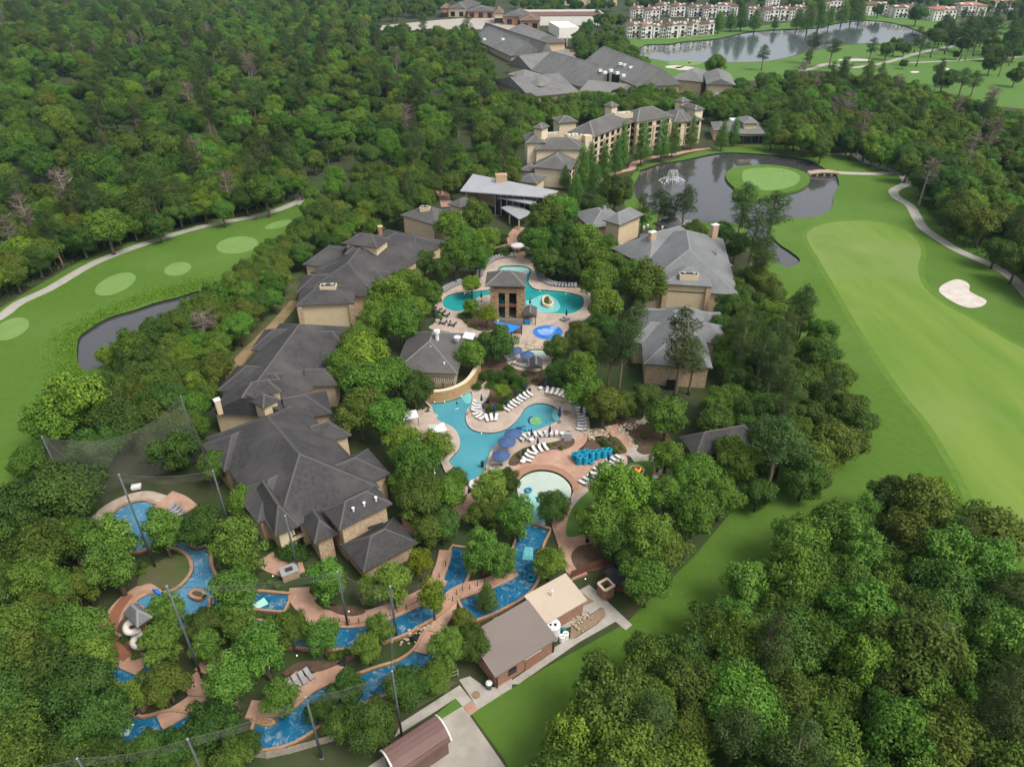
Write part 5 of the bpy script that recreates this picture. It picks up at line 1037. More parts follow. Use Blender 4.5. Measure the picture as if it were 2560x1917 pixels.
for k in range(5): proto_pine('pine%d' % k, 60 + k, 20, 3.6, lo=.42 + .05 * k)
for k in range(4): proto_cypress('cyp%d' % k, 70 + k, 14, 3.7, cone=.55 if k < 2 else .8)
for k in range(3): proto_broad('oval%d' % k, 45 + k, 13.5, 3.7, 'leaf_oval', nl=70, size=.185, dens=22, up=.53)
for k in range(3): proto_dead('dead%d' % k, 80 + k, 18, 3.4)
for k in range(2): proto_shrub('shrub%d' % k, 90 + k, 1.3, 1.2, 'leaf_mid')
for k in range(2): proto_shrub('hedge%d' % k, 95 + k, 1.4, 1.4, 'leaf_hedge', .11, 22, 26)
proto_shrub('redshrub0', 99, .8, .6, 'leaf_olive', .13, 10, 18)
KINDS = dict(oval=3, mid=4, dark=4, olive=3, bright=3, yellow=2, pine=5, cyp=4, dead=3, shrub=2, hedge=2, redshrub=1)
PLACED = []; AUTO = {}
PRE = dict(oval='light oval tree', pine='tall pine', dead='bare dead tree', olive='olive green tree', bright='light green tree', mid='green tree', dark='dark green tree', yellow='yellow green tree', cyp='feathery conical tree')
def plant(kind, loc, sc, label, group=None, cat='tree', nm=None, sz=None):
    key = kind + str(random.randrange(KINDS[kind])); cr, tk, h, R_ = PROTO[key]
    nm = nm or {'pine': 'pine_tree', 'cyp': 'cypress_tree', 'dead': 'dead_tree', 'shrub': 'shrub', 'hedge': 'hedge_shrub', 'redshrub': 'shrub'}.get(kind, 'broadleaf_tree')
    t = thing(nm, loc, label, cat, group); t.rotation_euler = (0, 0, random.uniform(0, 6.28)); t.scale = (sc, sc, (sz * random.uniform(.95, 1.1) if sz else sc * random.uniform(.85, 1.22)))
    link('trunk' if cat == 'tree' else 'stem', tk, t); link('crown' if cat == 'tree' else 'foliage', cr, t); PLACED.append((loc[0], loc[1], R_ * sc)); return t
CFRAC = dict(oval=.55, mid=.62, dark=.6, olive=.62, bright=.62, yellow=.62, pine=.72, cyp=.45, dead=.75)
def tree_at(kind, c, x, y, wpx, label, group=None, hs=1.0):
    """crown centre and crown width as measured; the foot follows from the crown height"""
    cr, tk, h, R_ = PROTO[kind + '0']; sc = 1.0
    for _ in range(4):
        zc = h * sc * hs * CFRAC[kind]; sc = (1.04 if kind == 'oval' else 1.06) * wpx / ppm(c, x, y, zc) / (2 * R_ * (1.02 if kind not in ('cyp',) else .9))
    zc = h * sc * hs * CFRAC[kind]; p = G(c, x, y, zc); p.z = 0; return plant(kind, p, sc, label, group, sz=sc * hs)
# ---- trees of the grounds, measured one by one
def rows(lst, label, group):
    for a in lst: AUTO.setdefault(label, []).append((tree_at(a[0], a[1], a[2], a[3], a[4], label, group, *(a[5:])), a[0]))
rows([('mid', 'O', 975, 482, 72), ('mid', 'O', 1030, 466, 74), ('bright', 'O', 1050, 512, 60), ('mid', 'O', 985, 545, 76), ('mid', 'O', 1034, 556, 60), ('dark', 'O', 950, 575, 58), ('mid', 'O', 1005, 520, 60), ('dark', 'O', 915, 560, 50)], 'above the back left pool loungers', 'courtyard trees upper left')
rows([('mid', 'O', 880, 610, 80), ('mid', 'O', 925, 630, 72), ('bright', 'O', 845, 645, 95), ('mid', 'O', 868, 690, 92), ('mid', 'O', 815, 690, 80), ('mid', 'O', 905, 670, 60)], 'between tower pool and dark lodge', 'trees left of the tower pool')
rows([('mid', 'O', 742, 790, 88), ('bright', 'O', 790, 762, 100), ('mid', 'O', 790, 830, 105), ('mid', 'O', 850, 810, 90), ('dark', 'O', 895, 835, 80), ('mid', 'O', 770, 735, 80)], 'between pool bar and long wing', 'trees left of the pool bar')
rows([('olive', 'O', 775, 885, 105), ('mid', 'O', 835, 900, 95), ('bright', 'O', 870, 950, 85), ('mid', 'O', 900, 1000, 110), ('bright', 'O', 935, 960, 80), ('olive', 'O', 905, 1075, 105), ('mid', 'O', 965, 1060, 80), ('dark', 'O', 955, 1130, 85), ('olive', 'O', 925, 1140, 80), ('mid', 'O', 985, 1030, 55), ('mid', 'O', 870, 1040, 70)], 'left of the lower pool', 'trees left of the lower pool')
rows([('oval', 'O', 1060, 1062, 72), ('dark', 'O', 1095, 1040, 60), ('olive', 'O', 1068, 1100, 72), ('oval', 'O', 1118, 1115, 72), ('olive', 'O', 1030, 1110, 60)], 'left of the white wading pool', 'trees left of the wading pool')
tree_at('dark', 'O', 1194, 1088, 70, 'dark sparse tree standing over the lower edge of the white wading pool')
tree_at('mid', 'O', 1187, 1210, 76, 'oval green tree just above the cream roofed pump house')
tree_at('cyp', 'O', 1052, 1290, 50, 'pale feathery tree over the river, left of the cream roof', None, .8)
tree_at('yellow', 'O', 935, 1292, 66, 'yellow green tree beside the curving river', None, 1.25); tree_at('yellow', 'O', 907, 1213, 58, 'yellowish tree right of the low dark roof', None, 1.2)
tree_at('yellow', 'O', 1053, 675, 46, 'bright yellow green tree left of the stone tower'); tree_at('yellow', 'O', 1083, 845, 36, 'small yellow tree among clipped hedges above the lower pool'); tree_at('bright', 'O', 1017, 662, 36, 'small light green tree on the planting island left of the stone tower'); tree_at('bright', 'O', 1018, 612, 42, 'pale feathery tree beside the left lobe of the tower pool')
tree_at('dark', 'O', 1077, 735, 78, 'dark round tree in front of the blue sail'); tree_at('mid', 'O', 1018, 762, 70, 'bright green tree covering the corner of the pool bar roof')
rows([('oval', 'O', 1042, 1185, 84), ('oval', 'O', 1085, 1205, 64), ('olive', 'O', 955, 1130, 66), ('oval', 'O', 845, 1262, 78), ('oval', 'O', 795, 1272, 55), ('oval', 'O', 818, 1355, 60), ('oval', 'O', 795, 1398, 60), ('dark', 'O', 1016, 1388, 84), ('oval', 'O', 966, 1400, 72), ('olive', 'O', 1000, 1330, 50)], 'between the two lazy river arms', 'trees along the lazy river')
rows([('dark', 'O', 875, 1482, 100), ('dark', 'O', 800, 1560, 105), ('dark', 'O', 752, 1480, 75), ('mid', 'O', 935, 1460, 75), ('olive', 'O', 740, 1560, 85), ('dark', 'O', 690, 1535, 60)], 'above the maroon shed', 'trees by the service fence')
rows([('oval', 'I', 730, 190, 300), ('oval', 'I', 720, 350, 290), ('oval', 'I', 1040, 130, 240), ('dark', 'I', 1290, 110, 290), ('olive', 'I', 540, 470, 260), ('oval', 'I', 400, 520, 200)], 'round the oval river pool', 'trees round the oval river pool')
tree_at('oval', 'I', 1540, 235, 310, 'large round bright green tree below the end of the long wing')
rows([('oval', 'I', 1500, 540, 300), ('oval', 'I', 1080, 640, 230), ('oval', 'I', 1030, 860, 250), ('dark', 'I', 1320, 720, 260), ('oval', 'I', 1550, 720, 230), ('oval', 'I', 1680, 900, 300), ('olive', 'I', 1870, 770, 250), ('oval', 'I', 2070, 800, 220), ('olive', 'I', 1060, 1095, 290), ('oval', 'I', 850, 1190, 200), ('oval', 'I', 1480, 1110, 290), ('oval', 'I', 1790, 1190, 220), ('oval', 'I', 2110, 430, 250), ('oval', 'I', 1330, 860, 200)], 'inside the lazy river loops', 'trees inside the river loops')
rows([('oval', 'I', 560, 780, 280), ('oval', 'I', 620, 960, 260), ('oval', 'I', 600, 900, 220)], 'left of the white tube slide', 'trees left of the slide')
rows([('dark', 'I', 1350, 1380, 330), ('dark', 'I', 1150, 1510, 300), ('olive', 'I', 1480, 1590, 260), ('dark', 'I', 940, 1530, 260), ('dark', 'I', 1600, 1500, 180), ('dark', 'I', 700, 1590, 280), ('olive', 'I', 1240, 1640, 200)], 'on the bottom edge by the steps', 'trees on the bottom edge')
rows([('mid', 'O', 1295, 600, 84), ('mid', 'O', 1392, 612, 95), ('mid', 'O', 1305, 660, 84), ('olive', 'O', 1260, 722, 68), ('dark', 'O', 1200, 748, 60), ('mid', 'O', 1255, 788, 82), ('dark', 'O', 1208, 800, 60), ('dark', 'O', 1300, 700, 70), ('mid', 'O', 1360, 590, 60), ('dark', 'O', 1285, 740, 60)], 'right of the blue splash pad', 'trees right of the tower pool')
rows([('pine', 'O', 1345, 745, 72, .85), ('pine', 'O', 1372, 700, 60, .85), ('pine', 'O', 1476, 722, 92, .9), ('pine', 'O', 1320, 760, 60, .8), ('pine', 'O', 1500, 770, 60, .8)], 'before the light grey lodge', 'pines before the right lodge')
rows([('mid', 'O', 1258, 840, 84), ('olive', 'O', 1305, 870, 84), ('mid', 'O', 1440, 890, 95), ('dark', 'O', 1392, 855, 70), ('mid', 'O', 1440, 985, 74), ('dark', 'O', 1345, 870, 60)], 'between lower pool and right lodge', 'trees right of the lower pool')
tree_at('bright', 'O', 1335, 1058, 122, 'large yellow green tree on the fire pit lawn')
rows([('mid', 'O', 1440, 1065, 100), ('mid', 'O', 1500, 1020, 100), ('mid', 'O', 1593, 992, 100), ('pine', 'O', 1680, 960, 120, .6), ('olive', 'O', 1804, 950, 112), ('dark', 'O', 1831, 880, 90), ('mid', 'O', 1300, 1125, 110), ('mid', 'O', 1400, 1150, 120), ('mid', 'O', 1500, 1105, 110), ('mid', 'O', 1399, 1250, 105), ('olive', 'O', 1440, 1180, 100), ('dark', 'O', 1340, 1170, 90), ('mid', 'O', 1560, 1070, 90), ('dark', 'O', 1740, 1030, 90), ('dark', 'O', 1640, 1060, 80)], 'right of the fire pit lawn', 'trees right of the fire pit lawn')
rows([('mid', 'O', 1180, 470, 78), ('dark', 'O', 1215, 510, 80), ('mid', 'O', 1160, 520, 66), ('mid', 'O', 1260, 520, 76), ('mid', 'O', 1285, 560, 70), ('dark', 'O', 1235, 560, 70), ('bright', 'O', 1158, 480, 48), ('mid', 'O', 1215, 455, 70), ('dark', 'O', 1180, 560, 66), ('mid', 'O', 1310, 530, 54), ('dark', 'O', 1330, 570, 50)], 'above the back right pool loungers', 'courtyard trees upper right')
rows([('cyp', 'O', 1275, 350, 32, 1.2), ('cyp', 'O', 1258, 375, 36, 1.2), ('cyp', 'O', 1285, 395, 36), ('cyp', 'O', 1305, 360, 34, 1.2), ('cyp', 'O', 1345, 320, 36, 1.3), ('cyp', 'O', 1388, 315, 34, 1.3), ('cyp', 'O', 1430, 308, 34, 1.2), ('cyp', 'O', 1455, 305, 32, 1.1), ('cyp', 'O', 1495, 290, 30, 1.1), ('cyp', 'O', 1220, 385, 26), ('cyp', 'O', 1242, 420, 34), ('cyp', 'C', 275, 880, 90), ('cyp', 'C', 350, 860, 80), ('cyp', 'C', 600, 860, 110), ('cyp', 'O', 1330, 345, 32, 1.2)], 'along the hotel front', 'conical trees along the hotel')
rows([('dark', 'O', 1330, 410, 76), ('dark', 'O', 1285, 450, 60), ('mid', 'O', 1235, 450, 46), ('pine', 'O', 1425, 440, 46), ('pine', 'O', 1482, 440, 52), ('pine', 'O', 1390, 450, 44, .8), ('pine', 'O', 1445, 465, 40, .8), ('dark', 'O', 1500, 500, 60), ('dark', 'O', 1560, 500, 50), ('dark', 'O', 1590, 530, 56)], 'on the near fountain pond bank', 'trees on the near bank of the pond')
rows([('pine', 'O', 1672, 455, 72, .85), ('pine', 'O', 1612, 425, 60, .55), ('pine', 'O', 1630, 500, 70, .7), ('pine', 'O', 1650, 560, 62, .75), ('pine', 'O', 1600, 470, 46, .75), ('olive', 'O', 1640, 600, 60)], 'between pond and wide fairway', 'pines between pond and fairway')
# far golf trees
for a in [('pine', 'C', 540, 345, 85, .8), ('pine', 'C', 860, 270, 110), ('pine', 'C', 985, 300, 110), ('pine', 'C', 830, 350, 70, .7), ('pine', 'C', 1240, 300, 80, .9), ('dark', 'C', 1335, 310, 95), ('dark', 'C', 1385, 290, 90), ('dark', 'C', 1450, 305, 80), ('pine', 'C', 1555, 300, 100), ('pine', 'C', 1540, 220, 90), ('pine', 'C', 1650, 240, 100), ('pine', 'C', 1740, 220, 100), ('pine', 'C', 1850, 190, 110), ('pine', 'C', 1930, 220, 110), ('pine', 'C', 2040, 180, 120), ('pine', 'C', 2150, 230, 110), ('pine', 'C', 1670, 450, 80, .7), ('pine', 'C', 1830, 490, 110, .6), ('pine', 'C', 1900, 510, 90, .6), ('dark', 'C', 2165, 485, 95), ('dark', 'C', 1440, 405, 50), ('dark', 'C', 2195, 420, 40), ('dark', 'C', 1780, 345, 50)]:
    rows([tuple(a[:5]) + ((.58 if a[0] == 'pine' else 1.0),)], 'on the far golf course', 'trees on the far golf course')
tree_at('mid', 'C', 225, 415, 130, 'round lone green tree at the near end of the lake')
rows([('cyp', 'C', 250, 150, 80, .75), ('cyp', 'C', 330, 140, 80, .75), ('cyp', 'C', 400, 120, 100, .75), ('cyp', 'C', 485, 140, 80, .75), ('cyp', 'C', 612, 155, 46, .75), ('cyp', 'C', 760, 130, 80, .75), ('cyp', 'C', 830, 130, 100, .75), ('cyp', 'C', 900, 110, 110, .75), ('cyp', 'C', 965, 120, 70, .75), ('cyp', 'C', 1050, 90, 90, .75), ('cyp', 'C', 1110, 80, 90, .75), ('cyp', 'C', 1160, 90, 80, .75), ('dark', 'C', 1530, 80, 110), ('dark', 'C', 1280, 60, 70)], 'on the townhouse lake shore', 'trees on the lake shore')
NAMED = len(PLACED)
# ---- woods: individuals near, one mass far
ZT = []; GRID = {}; GN = [0]
def near(p, r, gap):
    while GN[0] < len(PLACED): q = PLACED[GN[0]]; GRID.setdefault((int(q[0] // 14), int(q[1] // 14)), []).append(q); GN[0] += 1
    cx, cy_ = int(p[0] // 14), int(p[1] // 14)
    return any((p[0] - q[0]) ** 2 + (p[1] - q[1]) ** 2 < (gap * (r + q[2])) ** 2 for i in (-1, 0, 1) for j in (-1, 0, 1) for q in GRID.get((cx + i, cy_ + j), ()))
def zone(poly_o, n, kinds, smin, smax, gap, label, group, zc=8.0, c='O', seed=1, avoid=True, sink=None):
    poly = GL(c, poly_o, zc); poly = [(p.x, p.y) for p in poly]; xs = [p[0] for p in poly]; ys = [p[1] for p in poly]; rnd = random.Random(seed); out = 0; tries = 0
    ks = [k for k, w_ in kinds.items() for _ in range(w_)]
    while out < n and tries < n * 40:
        tries += 1; p = (rnd.uniform(min(xs), max(xs)), rnd.uniform(min(ys), max(ys)))
        if not inpoly(p, poly): continue
        k = rnd.choice(ks); sc = rnd.uniform(smin, smax); r = PROTO[k + '0'][3] * sc
        if k == 'pine': r *= .8
        if near(p, r, gap): continue
        if any(inpoly(p, w_) for w_ in WATER): continue
        if avoid and any(inpoly(p, f_) for f_ in ROOFS): continue
        PLACED.append((p[0], p[1], r)); (ZT if sink is None else sink).append((p[0], p[1], k, sc, label, group))
        out += 1
zone([(545, 560), (620, 520), (625, 560), (600, 640), (520, 720), (480, 800), (430, 880), (410, 960), (360, 960), (260, 930), (200, 900), (210, 830), (280, 790), (330, 770), (400, 690), (470, 630)], 70, dict(mid=3, olive=3, dark=3, bright=1), .55, .85, .52, 'in the belt by the left pond', 'in the left belt', 5, seed=3)
zone([(640, 430), (700, 400), (760, 420), (860, 430), (870, 480), (760, 500), (680, 540), (640, 560), (600, 560), (660, 480)], 34, dict(mid=3, olive=1, dark=4), .6, .9, .5, 'in the belt above the dark lodge', 'above the second lodge', 6, seed=4)
tree_at('dead', 'D', 1300, 420, 190, 'bare grey dead tree leaning out of the belt by the left pond', None, .55)
tree_at('bright', 'D', 1170, 635, 170, 'bright green tree in the belt just right of the left pond')
rows([('mid', 'D', 840, 590, 230), ('dark', 'D', 1000, 500, 220), ('olive', 'D', 1120, 420, 200), ('mid', 'D', 1220, 350, 190), ('mid', 'D', 1310, 285, 180), ('bright', 'D', 690, 640, 130), ('dark', 'D', 900, 640, 220), ('mid', 'D', 1380, 240, 200), ('olive', 'D', 1320, 330, 200)], 'on the right bank of left pond', 'trees on the left pond bank')
rows([('bright', 'D', 470, 920, 380), ('bright', 'D', 320, 1040, 330), ('bright', 'D', 620, 850, 180)], 'at the lower end of left pond', 'willowy trees by the left pond')
rows([('dark', 'D', 420, 1480, 460), ('dark', 'D', 760, 1060, 330), ('olive', 'D', 960, 1000, 250), ('dark', 'D', 1100, 1180, 330), ('dark', 'D', 600, 1250, 300), ('mid', 'D', 1370, 1350, 200), ('mid', 'D', 1260, 1080, 180), ('mid', 'D', 1560, 1560, 230), ('mid', 'D', 170, 1330, 220), ('bright', 'D', 60, 1560, 200)], 'behind the golf net at left', 'trees behind the net')
zone([(-60, 1100), (140, 1090), (190, 1130), (150, 1180), (140, 1300), (170, 1340), (150, 1420), (200, 1480), (200, 1560), (230, 1656), (200, 1720), (-60, 1720)], 52, dict(dark=5, olive=3, mid=2), .72, 1.0, .55, 'in the bottom left wood', 'in the bottom left wood', 8, seed=5)
zone([(1600, 560), (1640, 620), (1700, 620), (1770, 700), (1830, 790), (1870, 880), (1850, 960), (1760, 1020), (1640, 1040), (1520, 900), (1570, 800), (1560, 700)], 60, dict(mid=3, olive=2, dark=3, pine=1), .62, .9, .55, 'in the belt by the fairway', 'in the right belt', 7, seed=6)
zone([(1120, 1680), (1230, 1600), (1320, 1450), (1390, 1430), (1480, 1340), (1590, 1260), (1700, 1180), (1800, 1090), (1900, 1040), (2030, 1040), (2110, 1080), (2140, 1150), (2180, 1230), (2330, 1280), (2400, 1720), (1100, 1760)], 96, dict(mid=6, olive=4, dark=6, bright=2, oval=2, pine=1), .75, 1.25, .52, 'in the bottom right wood', 'in the bottom right wood', 9, seed=7)
tree_at('dead', 'O', 2000, 1385, 110, 'bare grey tree top among the bottom right wood', None, .6)
zone([(1690, 320), (1700, 170), (1800, 160), (1900, 170), (2050, 215), (2211, 250), (2500, 300), (2600, 760), (2211, 560), (2090, 480), (1990, 400), (1960, 340), (1850, 310)], 420, dict(mid=8, olive=5, dark=8, bright=2, pine=2, dead=1), .85, 1.2, .46, 'in the right forest', 'in the right forest', 9, seed=8)
zone([(-60, 610), (100, 533), (200, 490), (330, 452), (520, 418), (630, 380), (640, 330), (500, 330), (300, 380), (100, 430), (-60, 500)], 150, dict(mid=8, olive=5, dark=8, bright=2, pine=2, dead=1), .8, 1.15, .48, 'in the left forest', 'in the left forest edge', 9, seed=9)
zone([(700, 395), (900, 330), (1000, 330), (1100, 300), (1120, 370), (1000, 380), (880, 440), (760, 420)], 45, dict(mid=3, olive=2, dark=4, pine=1), .75, 1.05, .55, 'in the forest behind the pavilion', 'behind the pavilion', 9, seed=10)
zone([(1530, 240), (1700, 200), (1720, 320), (1660, 310), (1660, 240), (1570, 250)], 22, dict(mid=3, dark=4), .7, .95, .5, 'beside the pond restaurant', 'by the restaurant', 8, seed=12)
zone([(1000, 75), (1055, 120), (1075, 180), (1060, 215), (980, 200), (960, 90)], 60, dict(mid=3, dark=4), .7, 1.0, .46, 'left of the conference roofs', 'left of the conference centre', 8, seed=14)
# far woods as one mass of instanced trees
far = []; ROOFS.append([(p.x, p.y) for p in GL('B', [(180, 165), (640, 110), (900, 95), (1180, 125), (1150, 200), (900, 200), (640, 215), (400, 240), (200, 260)])])
zone([(-40, 520), (-120, 0), (-200, -60), (930, -60), (940, 60), (1020, 60), (1060, 200), (1130, 260), (1120, 310), (900, 340), (640, 400), (300, 470), (100, 520)], 5200, dict(mid=20, olive=10, dark=18, bright=5, oval=6, pine=6, dead=1), .65, 1.35, .42, '', '', 10, seed=20, sink=far)
zone([(900, -60), (2450, -60), (2450, 10), (2180, 12), (1340, 8), (1340, 70), (1240, 70), (1300, 30), (1180, 30), (940, 5)], 1100, dict(mid=3, dark=5, cyp=1), .9, 1.3, .44, '', '', 10, seed=21, sink=far)
zone([(1060, 200), (1130, 215), (1200, 215), (1390, 190), (1560, 215), (1570, 240), (1500, 225), (1350, 235), (1180, 260), (1130, 290)], 120, dict(mid=4, dark=4, olive=1), .7, 1.0, .5, '', '', 7, seed=22, sink=far)
zone([(1240, 75), (1340, 80), (1400, 130), (1410, 160), (1330, 150), (1260, 120)], 60, dict(mid=4, dark=4), .8, 1.1, .5, '', '', 8, seed=23, sink=far)
zone([(2000, 190), (2211, 60), (2500, 60), (2500, 130), (2250, 140), (2100, 150)], 60, dict(dark=5, pine=3), .9, 1.2, .5, '', '', 8, seed=24, sink=far)
zone([(1960, 60), (2150, 30), (2500, 30), (2500, 90), (2100, 120)], 110, dict(dark=5, pine=2), .9, 1.2, .5, '', '', 8, seed=25, sink=far)
zone([(1480, 215), (1700, 150), (1770, 170), (1720, 250), (1640, 230), (1560, 250)], 60, dict(dark=4, mid=4), .8, 1.0, .52, '', '', 8, seed=26, sink=far)
zone([(780, 75), (950, 60), (1000, 85), (860, 95)], 30, dict(mid=3, dark=3), .5, .7, .8, '', '', 5, seed=27, sink=far)
zone([(-40, 500), (-120, 0), (-200, -60), (930, -60), (940, 60), (1020, 60), (1060, 200), (1130, 260), (1120, 310), (900, 340), (640, 390), (300, 450), (100, 500)], 2600, dict(mid=4, dark=5, olive=2), .4, .6, .40, '', '', 4, seed=31, sink=far)
zone([(1690, 320), (1700, 170), (1900, 170), (2211, 250), (2500, 300), (2600, 700), (2211, 540), (2000, 390), (1960, 340), (1850, 310)], 300, dict(mid=4, dark=5, olive=2), .4, .6, .40, '', '', 4, seed=32, sink=far)
def forest(name, pts, label, cat):
    keys = sorted({k + str(i) for k in KINDS for i in range(KINDS[k]) if k + '0' in PROTO and k in CFRAC}); col = bpy.data.collections.new('tree_stock')
    for i, k in enumerate(keys):
        cr, tk, h, R_ = PROTO[k]; bm = bmesh.new(); 
        for s, key in ((cr, 'crown'), (tk, 'trunk')):
            pass
        bm.free(); o = bpy.data.objects.new('%03d_crown' % (2 * i), cr); col.objects.link(o); o2 = bpy.data.objects.new('%03d_trunk' % (2 * i + 1), tk); col.objects.link(o2)
    rnd = random.Random(3); me = bpy.data.meshes.new(name); n = len(pts); me.vertices.add(n); me.vertices.foreach_set('co', [v for p in pts for v in (p[0], p[1], 0)])
    idx = [2 * keys.index(p[2] + str(rnd.randrange(KINDS[p[2]]))) for p in pts]; rot = [rnd.uniform(0, 6.28) for _ in pts]; sc = [p[3] for p in pts]
    a = me.attributes.new('pick', 'INT', 'POINT'); a.data.foreach_set('value', idx); a = me.attributes.new('turn', 'FLOAT', 'POINT'); a.data.foreach_set('value', rot); a = me.attributes.new('size', 'FLOAT', 'POINT'); a.data.foreach_set('value', sc)
    o = bpy.data.objects.new(name, me); COL.objects.link(o); tag(o, label, cat, kind='stuff')
    ng = bpy.data.node_groups.new('plant_woods', 'GeometryNodeTree'); ng.interface.new_socket('Geometry', in_out='INPUT', socket_type='NodeSocketGeometry'); ng.interface.new_socket('Geometry', in_out='OUTPUT', socket_type='NodeSocketGeometry')
    N = ng.nodes; L = ng.links; gi = N.new('NodeGroupInput'); go = N.new('NodeGroupOutput'); ci = N.new('GeometryNodeCollectionInfo'); ci.inputs['Collection'].default_value = col; ci.inputs['Separate Children'].default_value = True; ci.inputs['Reset Children'].default_value = True
    def na(nm, t): x = N.new('GeometryNodeInputNamedAttribute'); x.data_type = t; x.inputs['Name'].default_value = nm; return x.outputs['Attribute']
    cx = N.new('ShaderNodeCombineXYZ'); L.new(na('turn', 'FLOAT'), cx.inputs[2]); jo = N.new('GeometryNodeJoinGeometry'); pk = na('pick', 'INT'); sz = na('size', 'FLOAT')
    for k in (0, 1):
        ip = N.new('GeometryNodeInstanceOnPoints'); ip.inputs['Pick Instance'].default_value = True; L.new(gi.outputs[0], ip.inputs['Points']); L.new(ci.outputs[0], ip.inputs['Instance'])
        ad = N.new('ShaderNodeMath'); ad.operation = 'ADD'; ad.inputs[1].default_value = k; L.new(pk, ad.inputs[0]); L.new(ad.outputs[0], ip.inputs['Instance Index']); L.new(cx.outputs[0], ip.inputs['Rotation']); L.new(sz, ip.inputs['Scale']); L.new(ip.outputs[0], jo.inputs[0])
    L.new(jo.outputs[0], go.inputs[0]); md = o.modifiers.new('woods', 'NODES'); md.node_group = ng; return o
# the trees that show largest stand singly, the others join the mass
BROAD = ('oval', 'mid', 'dark', 'olive', 'bright', 'yellow'); nb = sum(1 for v in AUTO.values() for o, k in v if k in BROAD) + 16; ndd = 0
def shows(q): u_, v_ = proj((q[0], q[1], 8)); return PROTO[q[2] + '0'][3] * q[3] / (Vector((q[0], q[1], -CAM_H)).length) * (1 if -60 < u_ < 2620 and v_ < 2000 else .01)
for q in sorted(ZT, key=shows, reverse=True):
    keep = nb < 296 if q[2] in BROAD else shows(q) > .006
    if not keep: far.append(q[:4]); continue
    nb += q[2] in BROAD
    AUTO.setdefault(q[4], []).append((plant(q[2], (q[0], q[1], 0), q[3], q[4], q[5]), q[2]))
for ph, lst in AUTO.items():
    lst.sort(key=lambda a: proj(a[0].location)[1], reverse=True); per = 9 if len(lst) > 12 else 30
    rws = [lst[i:i + per] for i in range(0, len(lst), per)]
    for ri, rw in enumerate(rws):
        rw.sort(key=lambda a: proj(a[0].location)[0])
        for i, (o, k) in enumerate(rw): o['label'] = '%s %s, %s from left%s' % (PRE[k], ph, ORD[i], '' if len(rws) == 1 else (', front row' if ri == 0 else ', %s row' % ORD[ri]))
forest('distant_woods', [q[:4] for q in far], 'dense green forest stretching to the top of the view', 'forest')
# reeds along the left pond, undergrowth
def tuft_stuff(name, pts, mt, size, label, cat, up=.7, asp=.25):
    P = np.array(pts); n = len(P); Nd = unit(RNG.normal(size=(n, 3)) * .6 + [0, -.3, up]); me = leaf_mesh(name, P, Nd, size * RNG.uniform(.6, 1.4, n), RNG.random(n), mt, asp, 1.0); o = bpy.data.objects.new(name, me); COL.objects.link(o); return tag(o, label, cat, kind='stuff')
pts = []
for a in smooth_poly(GL('D', [(1320, 165), (1160, 225), (1000, 250), (780, 325), (600, 415), (480, 495), (462, 600), (470, 700), (520, 760)]), 14, closed=False):
    for k in range(110):
        p = a + Vector((random.gauss(0, 2.6), random.gauss(0, 2.6), 0))
        if not inpoly(p, pond_l): pts.append((p.x, p.y, abs(random.gauss(0, .16))))
tuft_stuff('reeds', pts, 'leaf_reed', .26, 'tall bright green reeds along the left pond bank', 'reeds')
pts = []
for c, poly in (('D', [(1400, 300), (1600, 420), (1500, 640), (1300, 860), (1100, 1000), (800, 1100), (500, 1200), (300, 1150), (700, 800), (1000, 560)]), ('O', [(0, 660), (100, 600), (300, 508), (560, 440), (640, 405), (600, 390), (300, 470), (0, 600)]), ('C', [(1500, 1250), (1700, 1500), (1900, 1650), (2212, 1700), (2212, 1300), (1700, 1150)]), ('I', [(0, 0), (450, 100), (500, 400), (400, 700), (300, 1646), (0, 1646)]), ('F', [(300, 300), (700, 500), (1000, 900), (1000, 1200), (500, 1500), (200, 1200)])):
    poly = [(p.x, p.y) for p in GL(c, poly)]; xs = [p[0] for p in poly]; ys = [p[1] for p in poly]; k = 0
    while k < 9000:
        p = (random.uniform(min(xs), max(xs)), random.uniform(min(ys), max(ys))); k += 1
        if inpoly(p, poly) and not any(inpoly(p, w_) for w_ in WATER) and not any(inpoly(p, f_) for f_ in ROOFS): pts.append((p[0], p[1], abs(random.gauss(.2, .5))))
tuft_stuff('undergrowth', pts, 'leaf_dark', .42, 'low dark undergrowth below the woods', 'undergrowth', asp=.5)
# ================================================================== LOUNGERS, UMBRELLAS, SMALL THINGS
mat('cushion_white', (.64, .63, .61), .8); mat('cushion_grey', (.30, .30, .31), .85); mat('frame_metal', (.16, .14, .13), .5); mat('navy', (.018, .035, .10), .8); mat('slate_blue', (.05, .09, .195), .8, (.065, .115, .24), 1.5, 4)
mat('tube_blue', (.005, .22, .36), .35, (.008, .27, .42), 1, 3); mat('black_plastic', (.02, .02, .022), .5); mat('white_plastic', (.75, .75, .72), .4); mat('orange', (.75, .19, .04), .8); mat('rock', (.40, .32, .23), .95, (.52, .43, .32), 1.5, 6, bump=.6, bscale=3)
mat('skin', (.42, .24, .16), .6); mat('hair', (.03, .02, .015), .7); mat('cloth_red', (.35, .03, .03), .8); mat('cloth_white', (.7, .7, .68), .8); mat('cloth_dark', (.03, .03, .04), .8)
mat('flame', (.9, .3, .05), .6, emit=(1, .35, .04), estr=1.2); mat('lamp', (1, .8, .5), .5, emit=(1, .78, .45), estr=2.5); mat('foam', (.78, .80, .82), .6); mat('pole_steel', (.075, .088, .088), .5, (.11, .125, .125), .5, 3); mat('cable', (.09, .10, .08), .8)
